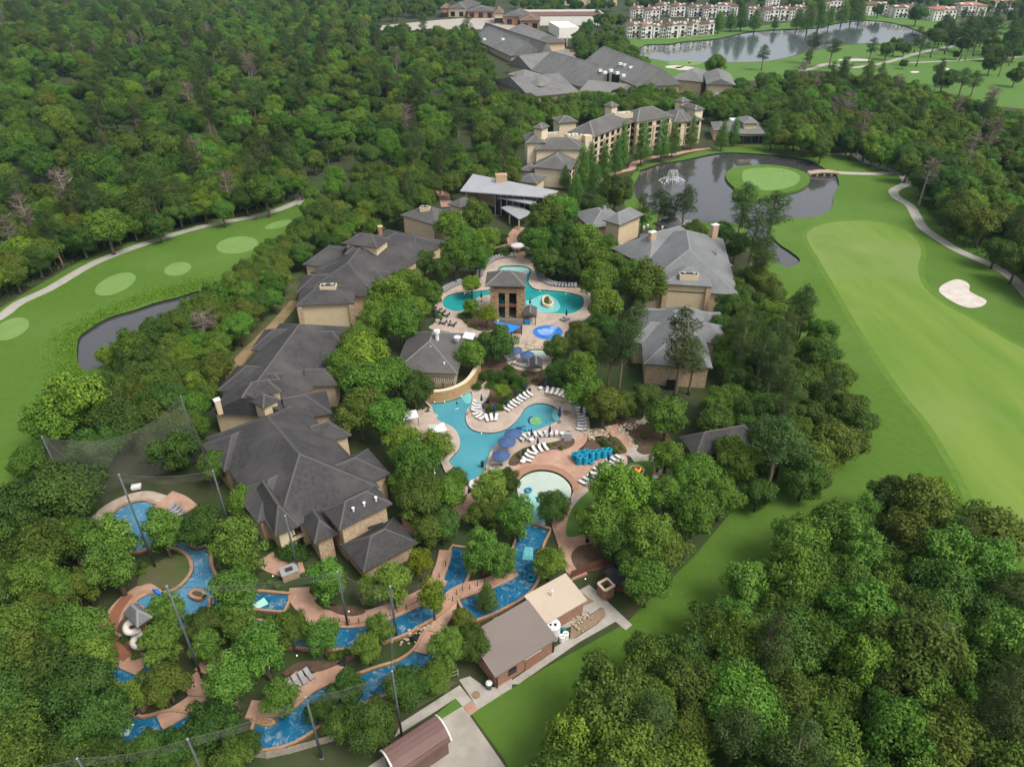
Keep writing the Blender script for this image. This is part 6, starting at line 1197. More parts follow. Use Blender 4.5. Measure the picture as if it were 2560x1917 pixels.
def lounger_meshes(cm):
    fr = MB(); cu = MB(); bk = MB()
    for y in (-.3, .3): fr.box((.0, y, .27), (1.95, .05, .06))
    for x in (-.85, .8):
        for y in (-.29, .29): fr.box((x, y, .12), (.06, .06, .25))
    cu.box((-.36, 0, .36), (1.22, .6, .11))
    a = R(32); L = .78; n = 1
    vs = []; 
    for z in (0, .11):
        for s, y in ((0, -.3), (L, -.3), (L, .3), (0, .3)): vs.append((.27 + s * math.cos(a) - z * math.sin(a), y, .32 + s * math.sin(a) + z * math.cos(a)))
    bk.add(vs, [(3, 2, 1, 0), (4, 5, 6, 7), (0, 1, 5, 4), (1, 2, 6, 5), (2, 3, 7, 6), (3, 0, 4, 7)]); bk.box((.8, 0, .42), (.05, .5, .3))
    return fr.mesh('frame', 'frame_metal'), cu.mesh('seat_cushion', cm), bk.mesh('back_cushion', cm)
LMESH = {k: lounger_meshes(k) for k in ('cushion_white', 'cushion_grey')}
def lounger(p, face, kind, label, group):
    """face = direction from head to foot"""
    t = thing('sun_lounger', (p[0], p[1], DZ + .02), label, 'lounger', group); t.rotation_euler = (0, 0, math.atan2(-face.y, -face.x) + random.uniform(-.12, .12)); t.scale = (1.08,) * 3
    for nm, me in zip(('frame', 'seat_cushion', 'back_cushion'), LMESH[kind]): link(nm, me, t)
def lrow(c, pts, kind, foot, n, phrase, group, col):
    """n loungers along a measured curve, feet turned toward point foot (or along a given vector)"""
    cv = smooth_poly(GL(c, pts), 8, closed=False); d = [0]
    for i in range(1, len(cv)): d.append(d[-1] + (cv[i] - cv[i - 1]).length)
    for k in range(n):
        s = d[-1] * k / max(1, n - 1); i = max(j for j in range(len(d)) if d[j] <= s + 1e-6); i = min(i, len(cv) - 2); q = cv[i].lerp(cv[i + 1], (s - d[i]) / max(1e-6, d[i + 1] - d[i]))
        tn = (cv[min(i + 1, len(cv) - 1)] - cv[max(i - 1, 0)]).normalized(); nr = Vector((-tn.y, tn.x, 0)); f = G(c, *foot)
        if (f - q).dot(nr) < 0: nr = -nr
        lounger(q, nr, kind, '%s lounger, %s from the left end %s' % (col, ORD[k], phrase), group)
lrow('E1', [(258, 478), (350, 425), (495, 362)], 'cushion_grey', (400, 620), 9, 'in the row left of the tower pool', 'loungers left of the tower pool', 'grey')
lrow('E1', [(730, 275), (752, 205), (830, 115), (950, 52), (1080, 24), (1195, 18)], 'cushion_grey', (1080, 300), 22, 'in the arc behind the stone tower', 'loungers behind the tower', 'grey')
lrow('E1', [(1345, 28), (1390, 45), (1432, 72)], 'cushion_grey', (1250, 200), 4, 'in the short row right of the garden path', 'loungers right of the garden path', 'grey')
lrow('E1', [(1500, 225), (1530, 290), (1600, 352), (1690, 395), (1800, 408), (1990, 416)], 'cushion_grey', (1600, 700), 19, 'in the arc right of the tower pool', 'loungers right of the tower pool', 'grey')
lrow('E1', [(1830, 870), (1870, 850)], 'cushion_grey', (1700, 800), 2, 'beside the blue splash pad', 'loungers at the splash pad', 'grey')
lrow('E1', [(1060, 1330), (1090, 1350), (1130, 1390)], 'cushion_white', (1250, 1300), 4, 'left of the pale spa', 'loungers left of the spa', 'white')
lrow('E1', [(1190, 1425), (1260, 1450), (1370, 1480)], 'cushion_white', (1400, 1300), 5, 'below the pale spa', 'loungers below the spa', 'white')
lrow('E2', [(910, 350), (895, 385), (890, 415), (892, 445), (915, 480), (945, 498), (990, 520), (1050, 512), (1108, 512)], 'cushion_white', (930, 640), 10, 'round the ball hedge on the peninsula', 'loungers round the ball hedge', 'white')
lrow('E2', [(1212, 420), (1262, 388), (1315, 350), (1360, 318), (1415, 283), (1465, 258)], 'cushion_white', (1400, 480), 8, 'in the slanting row by the clipped hedges', 'loungers by the clipped hedges', 'white')
lrow('E2', [(1645, 222), (1700, 232), (1740, 240), (1790, 255), (1840, 275)], 'cushion_white', (1600, 420), 5, 'in the row above the round pool end', 'loungers above the round pool end', 'white')
lrow('E2', [(1940, 345), (1975, 380), (1995, 420), (2005, 455), (2015, 490), (2018, 520), (2018, 548), (2018, 578), (2015, 605), (2008, 635)], 'cushion_white', (1800, 480), 10, 'in the column right of the round pool end', 'loungers right of the round pool end', 'white')
lrow('E2', [(1370, 735), (1425, 715), (1490, 698), (1540, 693), (1590, 685), (1632, 682), (1700, 680), (1745, 680)], 'cushion_white', (1500, 560), 8, 'in the row along the near pool edge', 'loungers along the near pool edge', 'white')
lrow('E2', [(1150, 870), (1145, 912), (1120, 950), (1100, 1060)], 'cushion_white', (1000, 900), 4, 'beside the open blue umbrellas', 'loungers beside the umbrellas', 'white')
lrow('E2', [(1430, 960), (1470, 905), (1495, 865), (1535, 850), (1595, 835), (1630, 825)], 'cushion_white', (1620, 1000), 6, 'below the planting strip', 'loungers below the planting strip', 'white')
lrow('E2', [(2030, 1205), (2070, 1170), (2125, 1140), (2160, 1085), (2205, 1050), (2260, 1015), (2310, 985), (2360, 960), (2410, 935)], 'cushion_white', (1900, 1000), 10, 'in the row above the fire pit lawn', 'loungers above the fire pit lawn', 'white')
lrow('E2', [(840, 1240), (875, 1225)], 'cushion_white', (930, 1320), 2, 'at the bottom tip of the lower pool', 'loungers at the pool tip', 'white')
lrow('E2', [(555, 740), (560, 775)], 'cushion_white', (800, 740), 2, 'below the white cabana', 'loungers below the cabana', 'white')
lrow('E2', [(390, 1040), (400, 1080), (405, 1110)], 'cushion_white', (600, 1060), 3, 'under the trees left of the lower pool', 'loungers under the trees', 'white')
lrow('R2', [(180, 910), (205, 855), (260, 785), (285, 750), (295, 705), (320, 630), (345, 580)], 'cushion_grey', (500, 900), 8, 'in the row left of the oval river pool', 'loungers left of the river pool', 'grey')
lrow('R2', [(1500, 410), (1545, 440), (1580, 470), (1610, 510)], 'cushion_grey', (1300, 600), 4, 'in the row right of the oval river pool', 'loungers right of the river pool', 'grey')
lrow('R4', [(585, 1470), (650, 1430), (720, 1395), (800, 1345)], 'cushion_grey', (800, 1600), 4, 'on the lower river terrace', 'loungers on the river terrace', 'grey')
# umbrellas
def umb_meshes(open_, cm, r=1.55):
    p = MB(); p.tube([(0, 0, 0), (0, 0, 2.5)], .03, 6); p.lathe([(.3, 0), (.3, .08), (.05, .1)], n=10); c = MB(); n = 8
    if open_:
        c.lathe([(r, 2.05), (r * .55, 2.35), (.02, 2.62)], n=n); c.lathe([(r, 1.92), (r * 1.005, 2.05)], n=n)
    else: c.lathe([(.04, 1.0), (.22, 1.05), (.26, 1.35), (.12, 2.2), (.03, 2.6)], n=n)
    return p.mesh('pole', 'frame_metal'), c.mesh('canopy', cm)
UM = dict(open=umb_meshes(True, 'slate_blue'), closed=umb_meshes(False, 'navy'), orange=umb_meshes(True, 'orange', 2.2), white=umb_meshes(True, 'cushion_white', 2.0), teal=umb_meshes(True, 'navy', 1.9))
def umbrella(c, x, y, kind, label, group=None, sc=1.2, tilt=None):
    p = G(c, x, y, 0); t = thing('umbrella', (p.x, p.y, DZ + .02), label, 'umbrella', group); t.scale = (sc,) * 3; t.rotation_euler = tilt or (0, 0, random.uniform(0, 1))
    for nm, me in zip(('pole', 'canopy'), UM[kind]): link(nm, me, t)
for k, (x, y) in enumerate([(1285, 770), (1218, 860), (1160, 1000)]): umbrella('E2', x, y, 'open', 'open slate blue umbrella on the near pool edge, %s from the right' % ORD[k], 'open blue umbrellas', 1.2)
for k, (x, y) in enumerate([(1195, 1375), (1355, 1430)]): umbrella('E1', x, y, 'open', 'open slate blue umbrella below the spa, %s from the left' % ORD[k], 'spa umbrellas', 1.2)
for k, (x, y) in enumerate([(952, 365), (972, 450), (1090, 475), (1220, 400), (1318, 320), (1415, 240), (1627, 205)]): umbrella('E2', x, y, 'closed', 'closed navy umbrella, %s from the left beyond the pool bend' % ORD[k], 'closed umbrellas beyond the pool bend', 1.15)
for k, (x, y) in enumerate([(1390, 945), (1480, 735), (1545, 820), (1672, 698), (2060, 530), (2090, 1190), (2185, 1095), (2290, 1000)]): umbrella('E2', x, y, 'closed', 'closed navy umbrella, %s from the left on the near pool deck' % ORD[k], 'closed umbrellas on the near deck', 1.15)
for k, (x, y) in enumerate([(160, 890), (420, 385), (755, 610), (1392, 690), (1825, 375), (1868, 845), (745, 190)]): umbrella('E1', x, y, 'closed', ['closed navy umbrella beside the dark tables', 'closed navy umbrella behind the left lounger row', 'closed navy umbrella left of the stone tower', 'closed navy umbrella right of the stone tower', 'closed navy umbrella behind the right lounger arc', 'closed navy umbrella by the blue splash pad', 'closed navy umbrella beside the back lounger arc'][k], None, 1.15)
umbrella('E1', 670, 245, 'teal', 'open navy umbrella behind the back lounger arc at left', None, 1.1); umbrella('E1', 1670, 325, 'teal', 'open navy umbrella behind the right lounger arc', None, 1.1)
umbrella('B4', 917, 1330, 'white', 'large white umbrella on the garden path', None, 1.15)
umbrella('C', 708, 935, 'orange', 'orange umbrella on the pond terrace, nearer the restaurant', 'orange umbrellas', 1.6); umbrella('C', 850, 968, 'orange', 'orange umbrella on the pond terrace, farther from the restaurant', 'orange umbrellas', 1.6)
umbrella('E3', 1805, 770, 'closed', 'closed navy umbrella at the edge of the fire pit lawn', None, 1.15)
umbrella('E2', 1775, 545, 'closed', 'bright blue folded umbrella at the round pool end', None, 1.6)
# dark tables with chairs by the pool bar
for k, (x, y) in enumerate([(185, 745), (232, 768), (287, 805), (250, 905), (372, 928)]):
    p = G('E1', x, y, 0); t = thing('dining_table', (p.x, p.y, DZ), 'dark round table with chairs above the pool bar, %s from the top' % ORD[k], 'table', 'tables above the pool bar')
    m = MB(); m.lathe([(.02, DZ + .76), (.6, DZ + .76), (.6, DZ + .72), (.06, DZ + .7), (.06, DZ), (.3, DZ)], (p.x, p.y, 0), 12); m.part('table_top', 'cushion_grey', t)
    for j in range(4):
        a = j * 1.57 + .5; q = (p.x + .95 * math.cos(a), p.y + .95 * math.sin(a)); m = MB(); m.box((*q, DZ + .45), (.5, .5, .08), 0, a); m.box((q[0] + .24 * math.cos(a), q[1] + .24 * math.sin(a), DZ + .7), (.06, .5, .5), 0, a)
        for sx in (-.2, .2):
            for sy in (-.2, .2): m.box((q[0] + sx * math.cos(a) - sy * math.sin(a), q[1] + sx * math.sin(a) + sy * math.cos(a), DZ + .2), (.05, .05, .42), 0, a)
        m.part('chair', 'black_plastic', t)
# stacked swim tubes
def torus_mesh(name, r, q, n=18, k=8):
    m = MB()
    for i in range(n):
        a = 2 * math.pi * i / n
        for j in range(k):
            b = 2 * math.pi * j / k; m.v.append(((r + q * math.cos(b)) * math.cos(a), (r + q * math.cos(b)) * math.sin(a), q * math.sin(b) * .95))
    for i in range(n):
        for j in range(k): m.f.append((i * k + j, ((i + 1) % n) * k + j, ((i + 1) % n) * k + (j + 1) % k, i * k + (j + 1) % k)); m.m.append(0)
    return m.mesh(name, 'tube_blue', smooth=True)
TM = torus_mesh('swim_tube', .44, .19)
stacks = [(790, 560, 5), (855, 545, 5), (925, 545, 6), (995, 555, 6), (1065, 545, 6), (1145, 530, 6), (1210, 510, 5), (838, 610, 6), (910, 610, 6), (985, 608, 2)]
for si, (x, y, n) in enumerate(stacks):
    p = G('E3', x, y, 0)
    for k in range(n):
        o = link('swim_tube', TM, None, (p.x + random.uniform(-.05, .05), p.y + random.uniform(-.05, .05), DZ + .2 + .31 * k)); pos = 'top' if k == n - 1 else ORD[k]; tag(o, 'blue swim tube, %s %s in the %s tube stack' % (pos, 'one' if k == n - 1 else 'from the ground', ORD[si]), 'swim tube', 'stacked blue swim tubes'); o.scale = (1.12,) * 3
for c, x, y, lab in [('E3', 205, 930, 'single blue swim tube floating in the white wading pool'), ('J', 1228, 430, 'single blue swim tube drifting in the river above the cream roof')]:
    p = G(c, x, y, .3); o = link('swim_tube', TM, None, (p.x, p.y, .33)); tag(o, lab, 'swim tube'); o.scale = (1.2,) * 3
# cabana, bins, pole table
def simple(name, c, x, y, label, cat, parts, group=None, z=DZ, rz=0):
    p = G(c, x, y, 0); t = thing(name, (p.x, p.y, z), label, cat, group); t.rotation_euler = (0, 0, rz)
    for nm, fn, mt in parts: m = MB(); fn(m); o = bpy.data.objects.new(nm, m.mesh(nm, mt)); COL.objects.link(o); o.parent = t
    return t
def cab_roof(m): m.add([(-1.7, -1.5, 2.3), (1.7, -1.5, 2.3), (1.7, 1.5, 2.3), (-1.7, 1.5, 2.3), (0, 0, 2.9)], [(0, 1, 4), (1, 2, 4), (2, 3, 4), (3, 0, 4)])
def cab_sides(m): m.box((0, 1.42, 1.15), (3.1, .06, 2.2)); m.box((-1.6, 0, 1.15), (.06, 2.7, 2.2))
def cab_posts(m):
    for sx in (-1.6, 1.6):
        for sy in (-1.42, 1.42): m.box((sx, sy, 1.15), (.1, .1, 2.3))
simple('cabana', 'E2', 490, 700, 'white fabric cabana on the left shore of the lower pool', 'cabana', [('roof', cab_roof, 'cushion_white'), ('side_curtain', cab_sides, 'cushion_white'), ('post', cab_posts, 'black_plastic')], rz=.3)
simple('cabana', 'E2', 195, 560, 'small white cabana among trees at the far left of the lower pool', 'cabana', [('roof', cab_roof, 'cushion_white'), ('side_curtain', cab_sides, 'cushion_white'), ('post', cab_posts, 'black_plastic')], rz=.3)
def bin_b(m): m.box((0, 0, .45), (.6, .6, .9)); m.box((0, 0, .95), (.66, .66, .1))
for c, x, y, lab in [('E2', 1020, 345, 'black litter bin beside the ball hedge'), ('E2', 1460, 235, 'black litter bin at the clipped hedges'), ('E2', 1872, 690, 'black litter bin on the near pool deck'), ('J', 1588, 205, 'black litter bin on the pink path below the fire pit lawn'), ('E2', 960, 1010, 'dark litter bin near the bottom of the lower pool')]:
    simple('litter_bin', c, x, y, lab, 'bin', [('body', bin_b, 'black_plastic')])
def rtab(m): m.lathe([(.02, .74), (.55, .74), (.55, .68), (.05, .66), (.05, .02), (.3, 0)], n=14)
for c, x, y, lab in [('E2', 1578, 205, 'round white table beyond the round pool end'), ('E2', 1810, 690, 'round white table at the end of the near lounger row'), ('E2', 1390, 985, 'small white table at the lower lounger row'), ('E2', 1480, 755, 'small white table by the near pool edge'), ('E3', 1797, 810, 'white side table at the fire pit lawn')]:
    simple('side_table', c, x, y, lab, 'table', [('table_top', rtab, 'white_plastic')])
def locker(m): m.box((0, 0, .9), (1.6, .8, 1.8))
simple('towel_stand', 'E2', 1862, 735, 'grey slatted towel stand beside the near lounger row', 'stand', [('body', locker, 'metal_grey')])
def pot_b(m): m.lathe([(.3, 0), (.55, .7), (.5, .75), (.4, .6), (.02, .58)], n=12)
for c, x, y, lab in [('R4', 1190, 1215, 'dark flower pot on the lower river terrace'), ('R4', 2020, 930, 'dark drum planter by the river bend')]: simple('planter', c, x, y, lab, 'planter', [('pot', pot_b, 'black_plastic')])
# fire pit
def fp_ring(m):
    for k in range(16): a = k * math.pi / 8; m.box((1.35 * math.cos(a), 1.35 * math.sin(a), .22), (.42, .5, .45), 0, a)
def fp_fl(m):
    for k in range(9): a = k * 2.4; r = .1 * k; m.lathe([(.14, 0), (.16, .2), (.02, .55 + .05 * (k % 3))], (r * math.cos(a), r * math.sin(a), .15), 6)
def fp_bed(m): m.lathe([(1.2, .12), (.02, .14)], n=16)
simple('fire_pit', 'E3', 1562, 712, 'round stone fire pit with flames on the lawn', 'fire pit', [('stone_ring', fp_ring, 'rock'), ('ember_bed', fp_bed, 'black_plastic'), ('flames', fp_fl, 'flame')])
# island planter in the teal pool
ip = smooth_poly(GL('E1', [(1555, 600), (1575, 560), (1620, 548), (1650, 560), (1665, 600), (1700, 630), (1700, 665), (1650, 690), (1590, 680), (1555, 650)]), 3); pi_ = thing('pool_planter', G('E1', 1625, 640, 0), 'kidney shaped white planter island in the teal pool', 'planter')
m = MB(); ring(m, offset(ip, -.5), .5, .95, .05); m.part('rim', ['stucco_pale', 'stucco_pale'], pi_); m = MB(); m.prism([(p.x, p.y) for p in offset(ip, -.4)], .1, .8); m.part('soil', 'dirt', pi_)
for x, y in [(1620, 575), (1610, 610)]:
    p = G('E1', x, y, .8); plant('shrub', (p.x, p.y, .8), .55, 'small spiky palm plant on the pool planter island, %s' % ('upper' if y < 600 else 'lower'), 'island plants', 'plant')
ip2 = smooth_poly(GL('R3', [(1375, 270), (1400, 220), (1470, 190), (1560, 210), (1600, 260), (1590, 310), (1500, 330), (1420, 310)]), 3); pi2 = thing('river_planter', G('R3', 1490, 260, 0), 'small stone rimmed planting island in the river junction', 'planter')
m = MB(); ring(m, offset(ip2, -.5), .5, .8, .02); m.part('rim', ['coping', 'coping_wall'], pi2); m = MB(); m.prism([(p.x, p.y) for p in offset(ip2, -.4)], .05, .6); m.part('soil', 'mulch', pi2)
# curved stone wall and rock rims
sw = thing('stone_wall', G('E2', 620, 250, 0), 'tall golden stone wall curving behind the lower pool', 'wall')
m = MB(); cv = smooth_poly(GL('E2', [(355, 318), (450, 322), (560, 312), (670, 280), (760, 235), (815, 190), (860, 130), (900, 60), (930, 0)]), 5, closed=False); ribbon(m, cv, .7, 3.0, 0, 0); m.part('masonry', 'wall_stone_gold', sw); m = MB(); ribbon(m, cv, .95, 3.14, 0, 3.003); m.part('coping_stone', 'stucco_pale', sw)
def rocks(c, pts, n, spread, smin, smax, label):
    cv = smooth_poly(GL(c, pts), 6, closed=False)
    for k in range(n):
        a = random.choice(cv) + Vector((random.gauss(0, spread), random.gauss(0, spread), 0)); s = random.uniform(smin, smax); bm = bmesh.new(); bmesh.ops.create_icosphere(bm, subdivisions=1, radius=s)
        for v_ in bm.verts: v_.co = Vector((v_.co.x * random.uniform(.8, 1.3), v_.co.y * random.uniform(.7, 1.2), v_.co.z * random.uniform(.5, .8)))
        me = bpy.data.meshes.new('rock'); bm.to_mesh(me); bm.free(); me.materials.append(MATS['rock']); RK.append((me, (a.x, a.y, DZ + s * .2)))
RK = []
rocks('E1', [(1310, 1250), (1400, 1200), (1500, 1190), (1620, 1215)], 26, .6, .4, .9, ''); NS = len(RK)
for k, (me, p) in enumerate(sorted(RK, key=lambda r: r[1][0])): tag(link('rock', me, None, p), 'tan boulder, %s from the left on the back rim of the spa' % ORD[k], 'rock', 'spa boulders')
RK = []; 
rocks('E3', [(1370, 190), (1480, 150), (1600, 100), (1680, 70)], 60, .6, .18, .4, ''); rocks('E3', [(940, 260), (1050, 240), (1180, 220)], 60, .9, .18, .4, ''); rocks('E3', [(1380, 220), (1460, 300), (1540, 390)], 30, .3, .15, .35, ''); rocks('R4', [(1870, 950), (2000, 880), (2120, 800), (2200, 740)], 40, .6, .12, .3, ''); rocks('R5', [(1500, 770), (1400, 830), (1300, 890), (1330, 980)], 40, .3, .1, .22, ''); rocks('E2', [(230, 440), (330, 430), (390, 400)], 24, .5, .15, .35, '')
m = MB()
for me, p in RK: m.add([Vector(v.co) + Vector(p) for v in me.vertices], [tuple(f.vertices) for f in me.polygons])
m.obj('cobbles', 'rock', 'loose tan cobbles edging the planting beds', 'stones', kind='stuff')
# hedges and shrubs
def shrubs(lst, phrase, group, kind='hedge', z=DZ):
    for k, (c, x, y, w_) in enumerate(sorted(lst, key=lambda a: CR[a[0]][0] + a[1] / CR[a[0]][2])):
        p = G(c, x, y, .6); sc = w_ / ppm(c, x, y) / 2.6; plant(kind, (p.x, p.y, z), sc, '%s, %s from the left %s' % ('clipped green hedge mound' if kind == 'hedge' else 'low leafy shrub', ORD[k], phrase), group, 'shrub')
shrubs([('E2', 1040, 150, 110), ('E2', 1090, 90, 120), ('E2', 1170, 50, 130), ('E2', 1260, 60, 130), ('E2', 1340, 100, 130), ('E2', 1400, 150, 120), ('E2', 1180, 120, 100), ('E2', 1300, 160, 100), ('E2', 1340, 215, 100), ('E2', 1390, 210, 70), ('E2', 1250, 290, 110), ('E2', 1200, 340, 100), ('E2', 1150, 390, 90), ('E2', 1050, 420, 120)], 'on the peninsula above the lower pool', 'peninsula hedges')
shrubs([('E1', 790, 1590, 130), ('E1', 870, 1560, 130), ('E1', 1110, 1490, 120), ('E1', 1340, 1560, 110), ('E1', 1160, 1520, 100), ('E1', 640, 1560, 110), ('E2', 900, 170, 100), ('E1', 1460, 1640, 80)], 'between the stone wall and the spa', 'hedges below the spa')
shrubs([('E3', 1120, 320, 90), ('E3', 1160, 355, 95), ('E3', 1205, 390, 95), ('E3', 1250, 425, 95), ('E3', 1300, 455, 90)], 'in the long hedge behind the tube stacks', 'tube stack hedge')
shrubs([('E3', 1310, 340, 80), ('E3', 1380, 400, 80), ('E3', 1240, 290, 70), ('E3', 460, 360, 70), ('E3', 540, 345, 60), ('E3', 620, 400, 70), ('E3', 260, 390, 70), ('E3', 110, 480, 80), ('E3', 190, 430, 70), ('E3', 390, 400, 60), ('E3', 1890, 800, 110), ('E3', 1560, 330, 70), ('E3', 1650, 250, 80)], 'in the beds round the pink terrace', 'terrace shrubs', 'shrub')
shrubs([('B4', 690, 1330, 130), ('B4', 790, 1290, 120), ('B4', 640, 1200, 90), ('B4', 730, 1180, 90), ('B4', 990, 1290, 80), ('B4', 1060, 1380, 90), ('B4', 620, 1320, 110), ('B4', 760, 1360, 100), ('B4', 730, 1100, 60), ('B4', 780, 1110, 50)], 'beside the garden path behind the tower', 'garden path shrubs')
shrubs([('E1', 500, 800, 110), ('E1', 570, 790, 100), ('E1', 640, 800, 90), ('E1', 620, 920, 80), ('E1', 700, 950, 70), ('E1', 560, 860, 60)], 'on the planting island left of the tower', 'tower island shrubs', 'shrub')
shrubs([('R1', 960, 1530, 230), ('R1', 880, 1520, 160), ('R1', 1040, 1540, 140), ('R1', 720, 1450, 120)], 'at the foot of the long wing', 'long wing hedges')
shrubs([('R4', 320, 660, 90), ('R4', 420, 660, 90), ('R4', 1150, 1080, 110), ('R4', 1060, 1110, 100), ('R4', 200, 640, 80), ('R4', 1230, 1040, 90), ('R2', 1100, 1180, 130), ('R2', 1060, 1270, 120), ('R4', 260, 300, 70), ('R4', 420, 300, 80), ('R4', 330, 240, 70), ('R3', 700, 1000, 120), ('R3', 560, 800, 110)], 'in the beds along the lazy river', 'river shrubs', 'shrub')
shrubs([('E1', 60 + 50 * k, 640 + 60 * k + random.uniform(-20, 20), 80) for k in range(4)] + [('E1', 1560 + 80 * k, 130 + 50 * (k % 3), 90) for k in range(6)], 'under the trees round the tower pool deck', 'deck edge shrubs', 'shrub')
# river rail posts
rp = GL('R4', [(1050, 720), (1155, 735), (1265, 740), (1375, 738)]) + GL('J', [(300, 690), (370, 660), (430, 640), (500, 590), (590, 520), (640, 440), (680, 360)]) + GL('J', [(725, 585), (750, 545), (790, 525), (835, 510), (885, 490), (930, 470), (990, 450), (1040, 430)])
for k, p in enumerate(sorted(rp, key=lambda q: q.x)):
    m = MB(); m.tube([(p.x, p.y, DZ), (p.x, p.y, DZ + 1.1)], .06, 6); m.lathe([(.1, DZ), (.1, DZ + .05)], (p.x, p.y, 0), 8); m.obj('rail_post', 'frame_dark', 'dark river walk rail post, %s from the left' % ORD[k], 'post', 'river rail posts')
# river steps
st = thing('river_steps', G('I', 1700, 1340, 0), 'curved brown steps into the bottom river bend', 'steps')
for k in range(6):
    m = MB(); m.prism([(p.x, p.y) for p in ell('I', 1700, 1345 + 3 * k, 95 - 7 * k, 48 - 6 * k, .1, 20)], .02, .13 + .09 * (5 - k) if False else .06 + .07 * k); m.part('step', 'coping_wall' if k % 2 else 'stone', st)
# fences
def fence(c, pts, h, label, mt='wood_grey', step=2.4, boards=True, z0=0):
    cv = GL(c, pts); f_ = thing('fence', cv[0].lerp(cv[-1], .5), label, 'fence')
    for a, b_ in zip(cv[:-1], cv[1:]):
        d = b_ - a; n = max(1, int(d.length / step)); rz = math.atan2(d.y, d.x)
        for i in range(n + 1): p = a + d * (i / n); boxpart(f_, 'post', (p.x, p.y, h / 2 + .03), (.14, .14, h + .1), mt, rz)
        for i in range(n):
            p = a + d * ((i + .5) / n)
            if boards:
                nb = 6
                for j in range(nb): q = a + d * ((i + (j + .5) / nb) / n); boxpart(f_, 'board', (q.x, q.y, h / 2), (d.length / n / nb * .94, .05, h - .1), mt, rz)
            else:
                for zz in (h * .35, h * .85): boxpart(f_, 'rail', (p.x, p.y, zz), (d.length / n, .07, .12), mt, rz)
fence('I', [(1620, 1580), (1720, 1590), (1860, 1560), (2000, 1520), (2100, 1490), (2190, 1470)], 1.5, 'weathered grey board fence below the bottom river bend')
fence('J', [(600, 1130), (680, 1090), (760, 1060)], 1.5, 'short grey rail fence left of the brown roofed pump house', boards=False)
fence('J', [(1490, 440), (1610, 385), (1720, 345), (1815, 300)], 2.0, 'brown board fence right of the cream roofed pump house', 'wood_brown')
# brick enclosure and shade in the yard
be = thing('brick_enclosure', G('R5', 1680, 480, 0), 'open topped square brick enclosure at the end of the service path', 'enclosure'); q = rect(G('R5', 1582, 388, 2.4), G('R5', 1668, 478, 2.4), G('R5', 1785, 408, 2.4))
for i in range(4):
    a, c_ = q[i], q[(i + 1) % 4]; wallquad(be, 'wall', a.lerp(c_, .03).xy, c_.lerp(a, .03).xy, 0, 2.3, 'brick', .3); wallquad(be, 'cap', a.xy, c_.xy, 2.303, 2.4 + .003 * i, 'stucco_pale', .42)
cq = sum(q, Vector()) / 4; plant('shrub', (cq.x, cq.y, 0), .7, 'shrub growing inside the brick enclosure', None, 'shrub')
yd = thing('shade_roof', G('R5', 1800, 300, 0), 'flat black shade roof over the fenced utility yard', 'shade roof'); slab(yd, 'roof', [G('R5', 1640, 232, 2.6), G('R5', 1780, 385, 2.6), G('R5', 1940, 440, 2.6), G('R5', 2010, 300, 2.6), G('R5', 1905, 105, 2.6)], .12, 'black_plastic')
for x, y in [(1660, 240), (1780, 385), (1930, 430), (1895, 120)]: p = G('R5', x, y, 2.5); boxpart(yd, 'post', (p.x, p.y, 1.25), (.15, .15, 2.5), 'wood_brown')
wallquad(yd, 'screen', G('R5', 1790, 480, 0).xy, G('R5', 1990, 500, 0).xy, 0, 2.0, 'wood_brown')
# tanks
def tank_b(r, h):
    def f_(m): m.lathe([(r, 0), (r, h), (r * .8, h + r * .22), (.02, h + r * .3)], n=18)
    return f_
def tank_lid(r, h):
    def f_(m): m.lathe([(r * .18, h + r * .2), (r * .18, h + r * .42), (.01, h + r * .43)], (r * .3, -r * .3, 0), 10); m.lathe([(r * .14, h + r * .2), (r * .14, h + r * .38), (.01, h + r * .4)], (-r * .3, -r * .3, 0), 10)
    return f_
for x, y, r, h, mt, lab in [(1008, 1050, 1.15, 2.6, 'white_plastic', 'large white chemical tank with two dark caps beside the pump house'), (1124, 1110, .48, 1.0, 'white_plastic', 'small white tank, left of the pair beside the pump house'), (1172, 1080, .48, 1.1, 'white_plastic', 'small white tank, right of the pair beside the pump house'), (1145, 1010, .3, .9, 'tube_blue', 'small blue drum behind the white tanks')]:
    simple('storage_tank', 'R5', x, y, lab, 'tank', [('body', tank_b(r, h), mt), ('cap', tank_lid(r, h), 'black_plastic')], z=.1)
simple('trash_can', 'R6', 1878, 230, 'grey trash can at the corner of the brown roofed pump house', 'bin', [('body', lambda m: m.lathe([(.42, 0), (.48, 1.1), (.5, 1.12)], n=14), 'pole_steel'), ('lid', lambda m: m.lathe([(.5, 1.12), (.35, 1.35), (.02, 1.42)], n=14), 'white_plastic')], z=.08)
m = MB(); p = G('R6', 1685, 328, .1); m.lathe([(.62, .03), (.6, .05), (.02, .05)], (p.x, p.y, .07), 20); m.obj('manhole_cover', 'gravel', 'round rusty manhole cover on the service pad', 'manhole')
simple('grill_island', 'R4', 585, 200, 'square stone grill island with metal top by the river path', 'grill', [('base', lambda m: m.box((0, 0, .75), (2.6, 2.0, 1.5)), 'stone'), ('counter', lambda m: m.box((0, 0, 1.56), (2.8, 2.2, .12)), 'metal_grey'), ('sink', lambda m: m.box((0, 0, 1.64), (1.2, .9, .06)), 'frame_dark')], rz=.5)
simple('utility_lid', 'R2', 1010, 125, 'pale square equipment cover behind the oval river pool', 'cover', [('lid', lambda m: (m.box((0, 0, .25), (1.6, 1.2, .5)), m.box((0, 0, .53), (1.7, 1.3, .06))), 'white_plastic')], rz=.3)
simple('folded_umbrella', 'R2', 1235, 1540, 'blue folded umbrella lying tilted on the river path', 'umbrella', [('canopy', lambda m: m.tube([(0, 0, .2), (.9, -.5, .35), (2.2, -1.2, .2)], [.1, .35, .05], 8), 'sail_blue')])
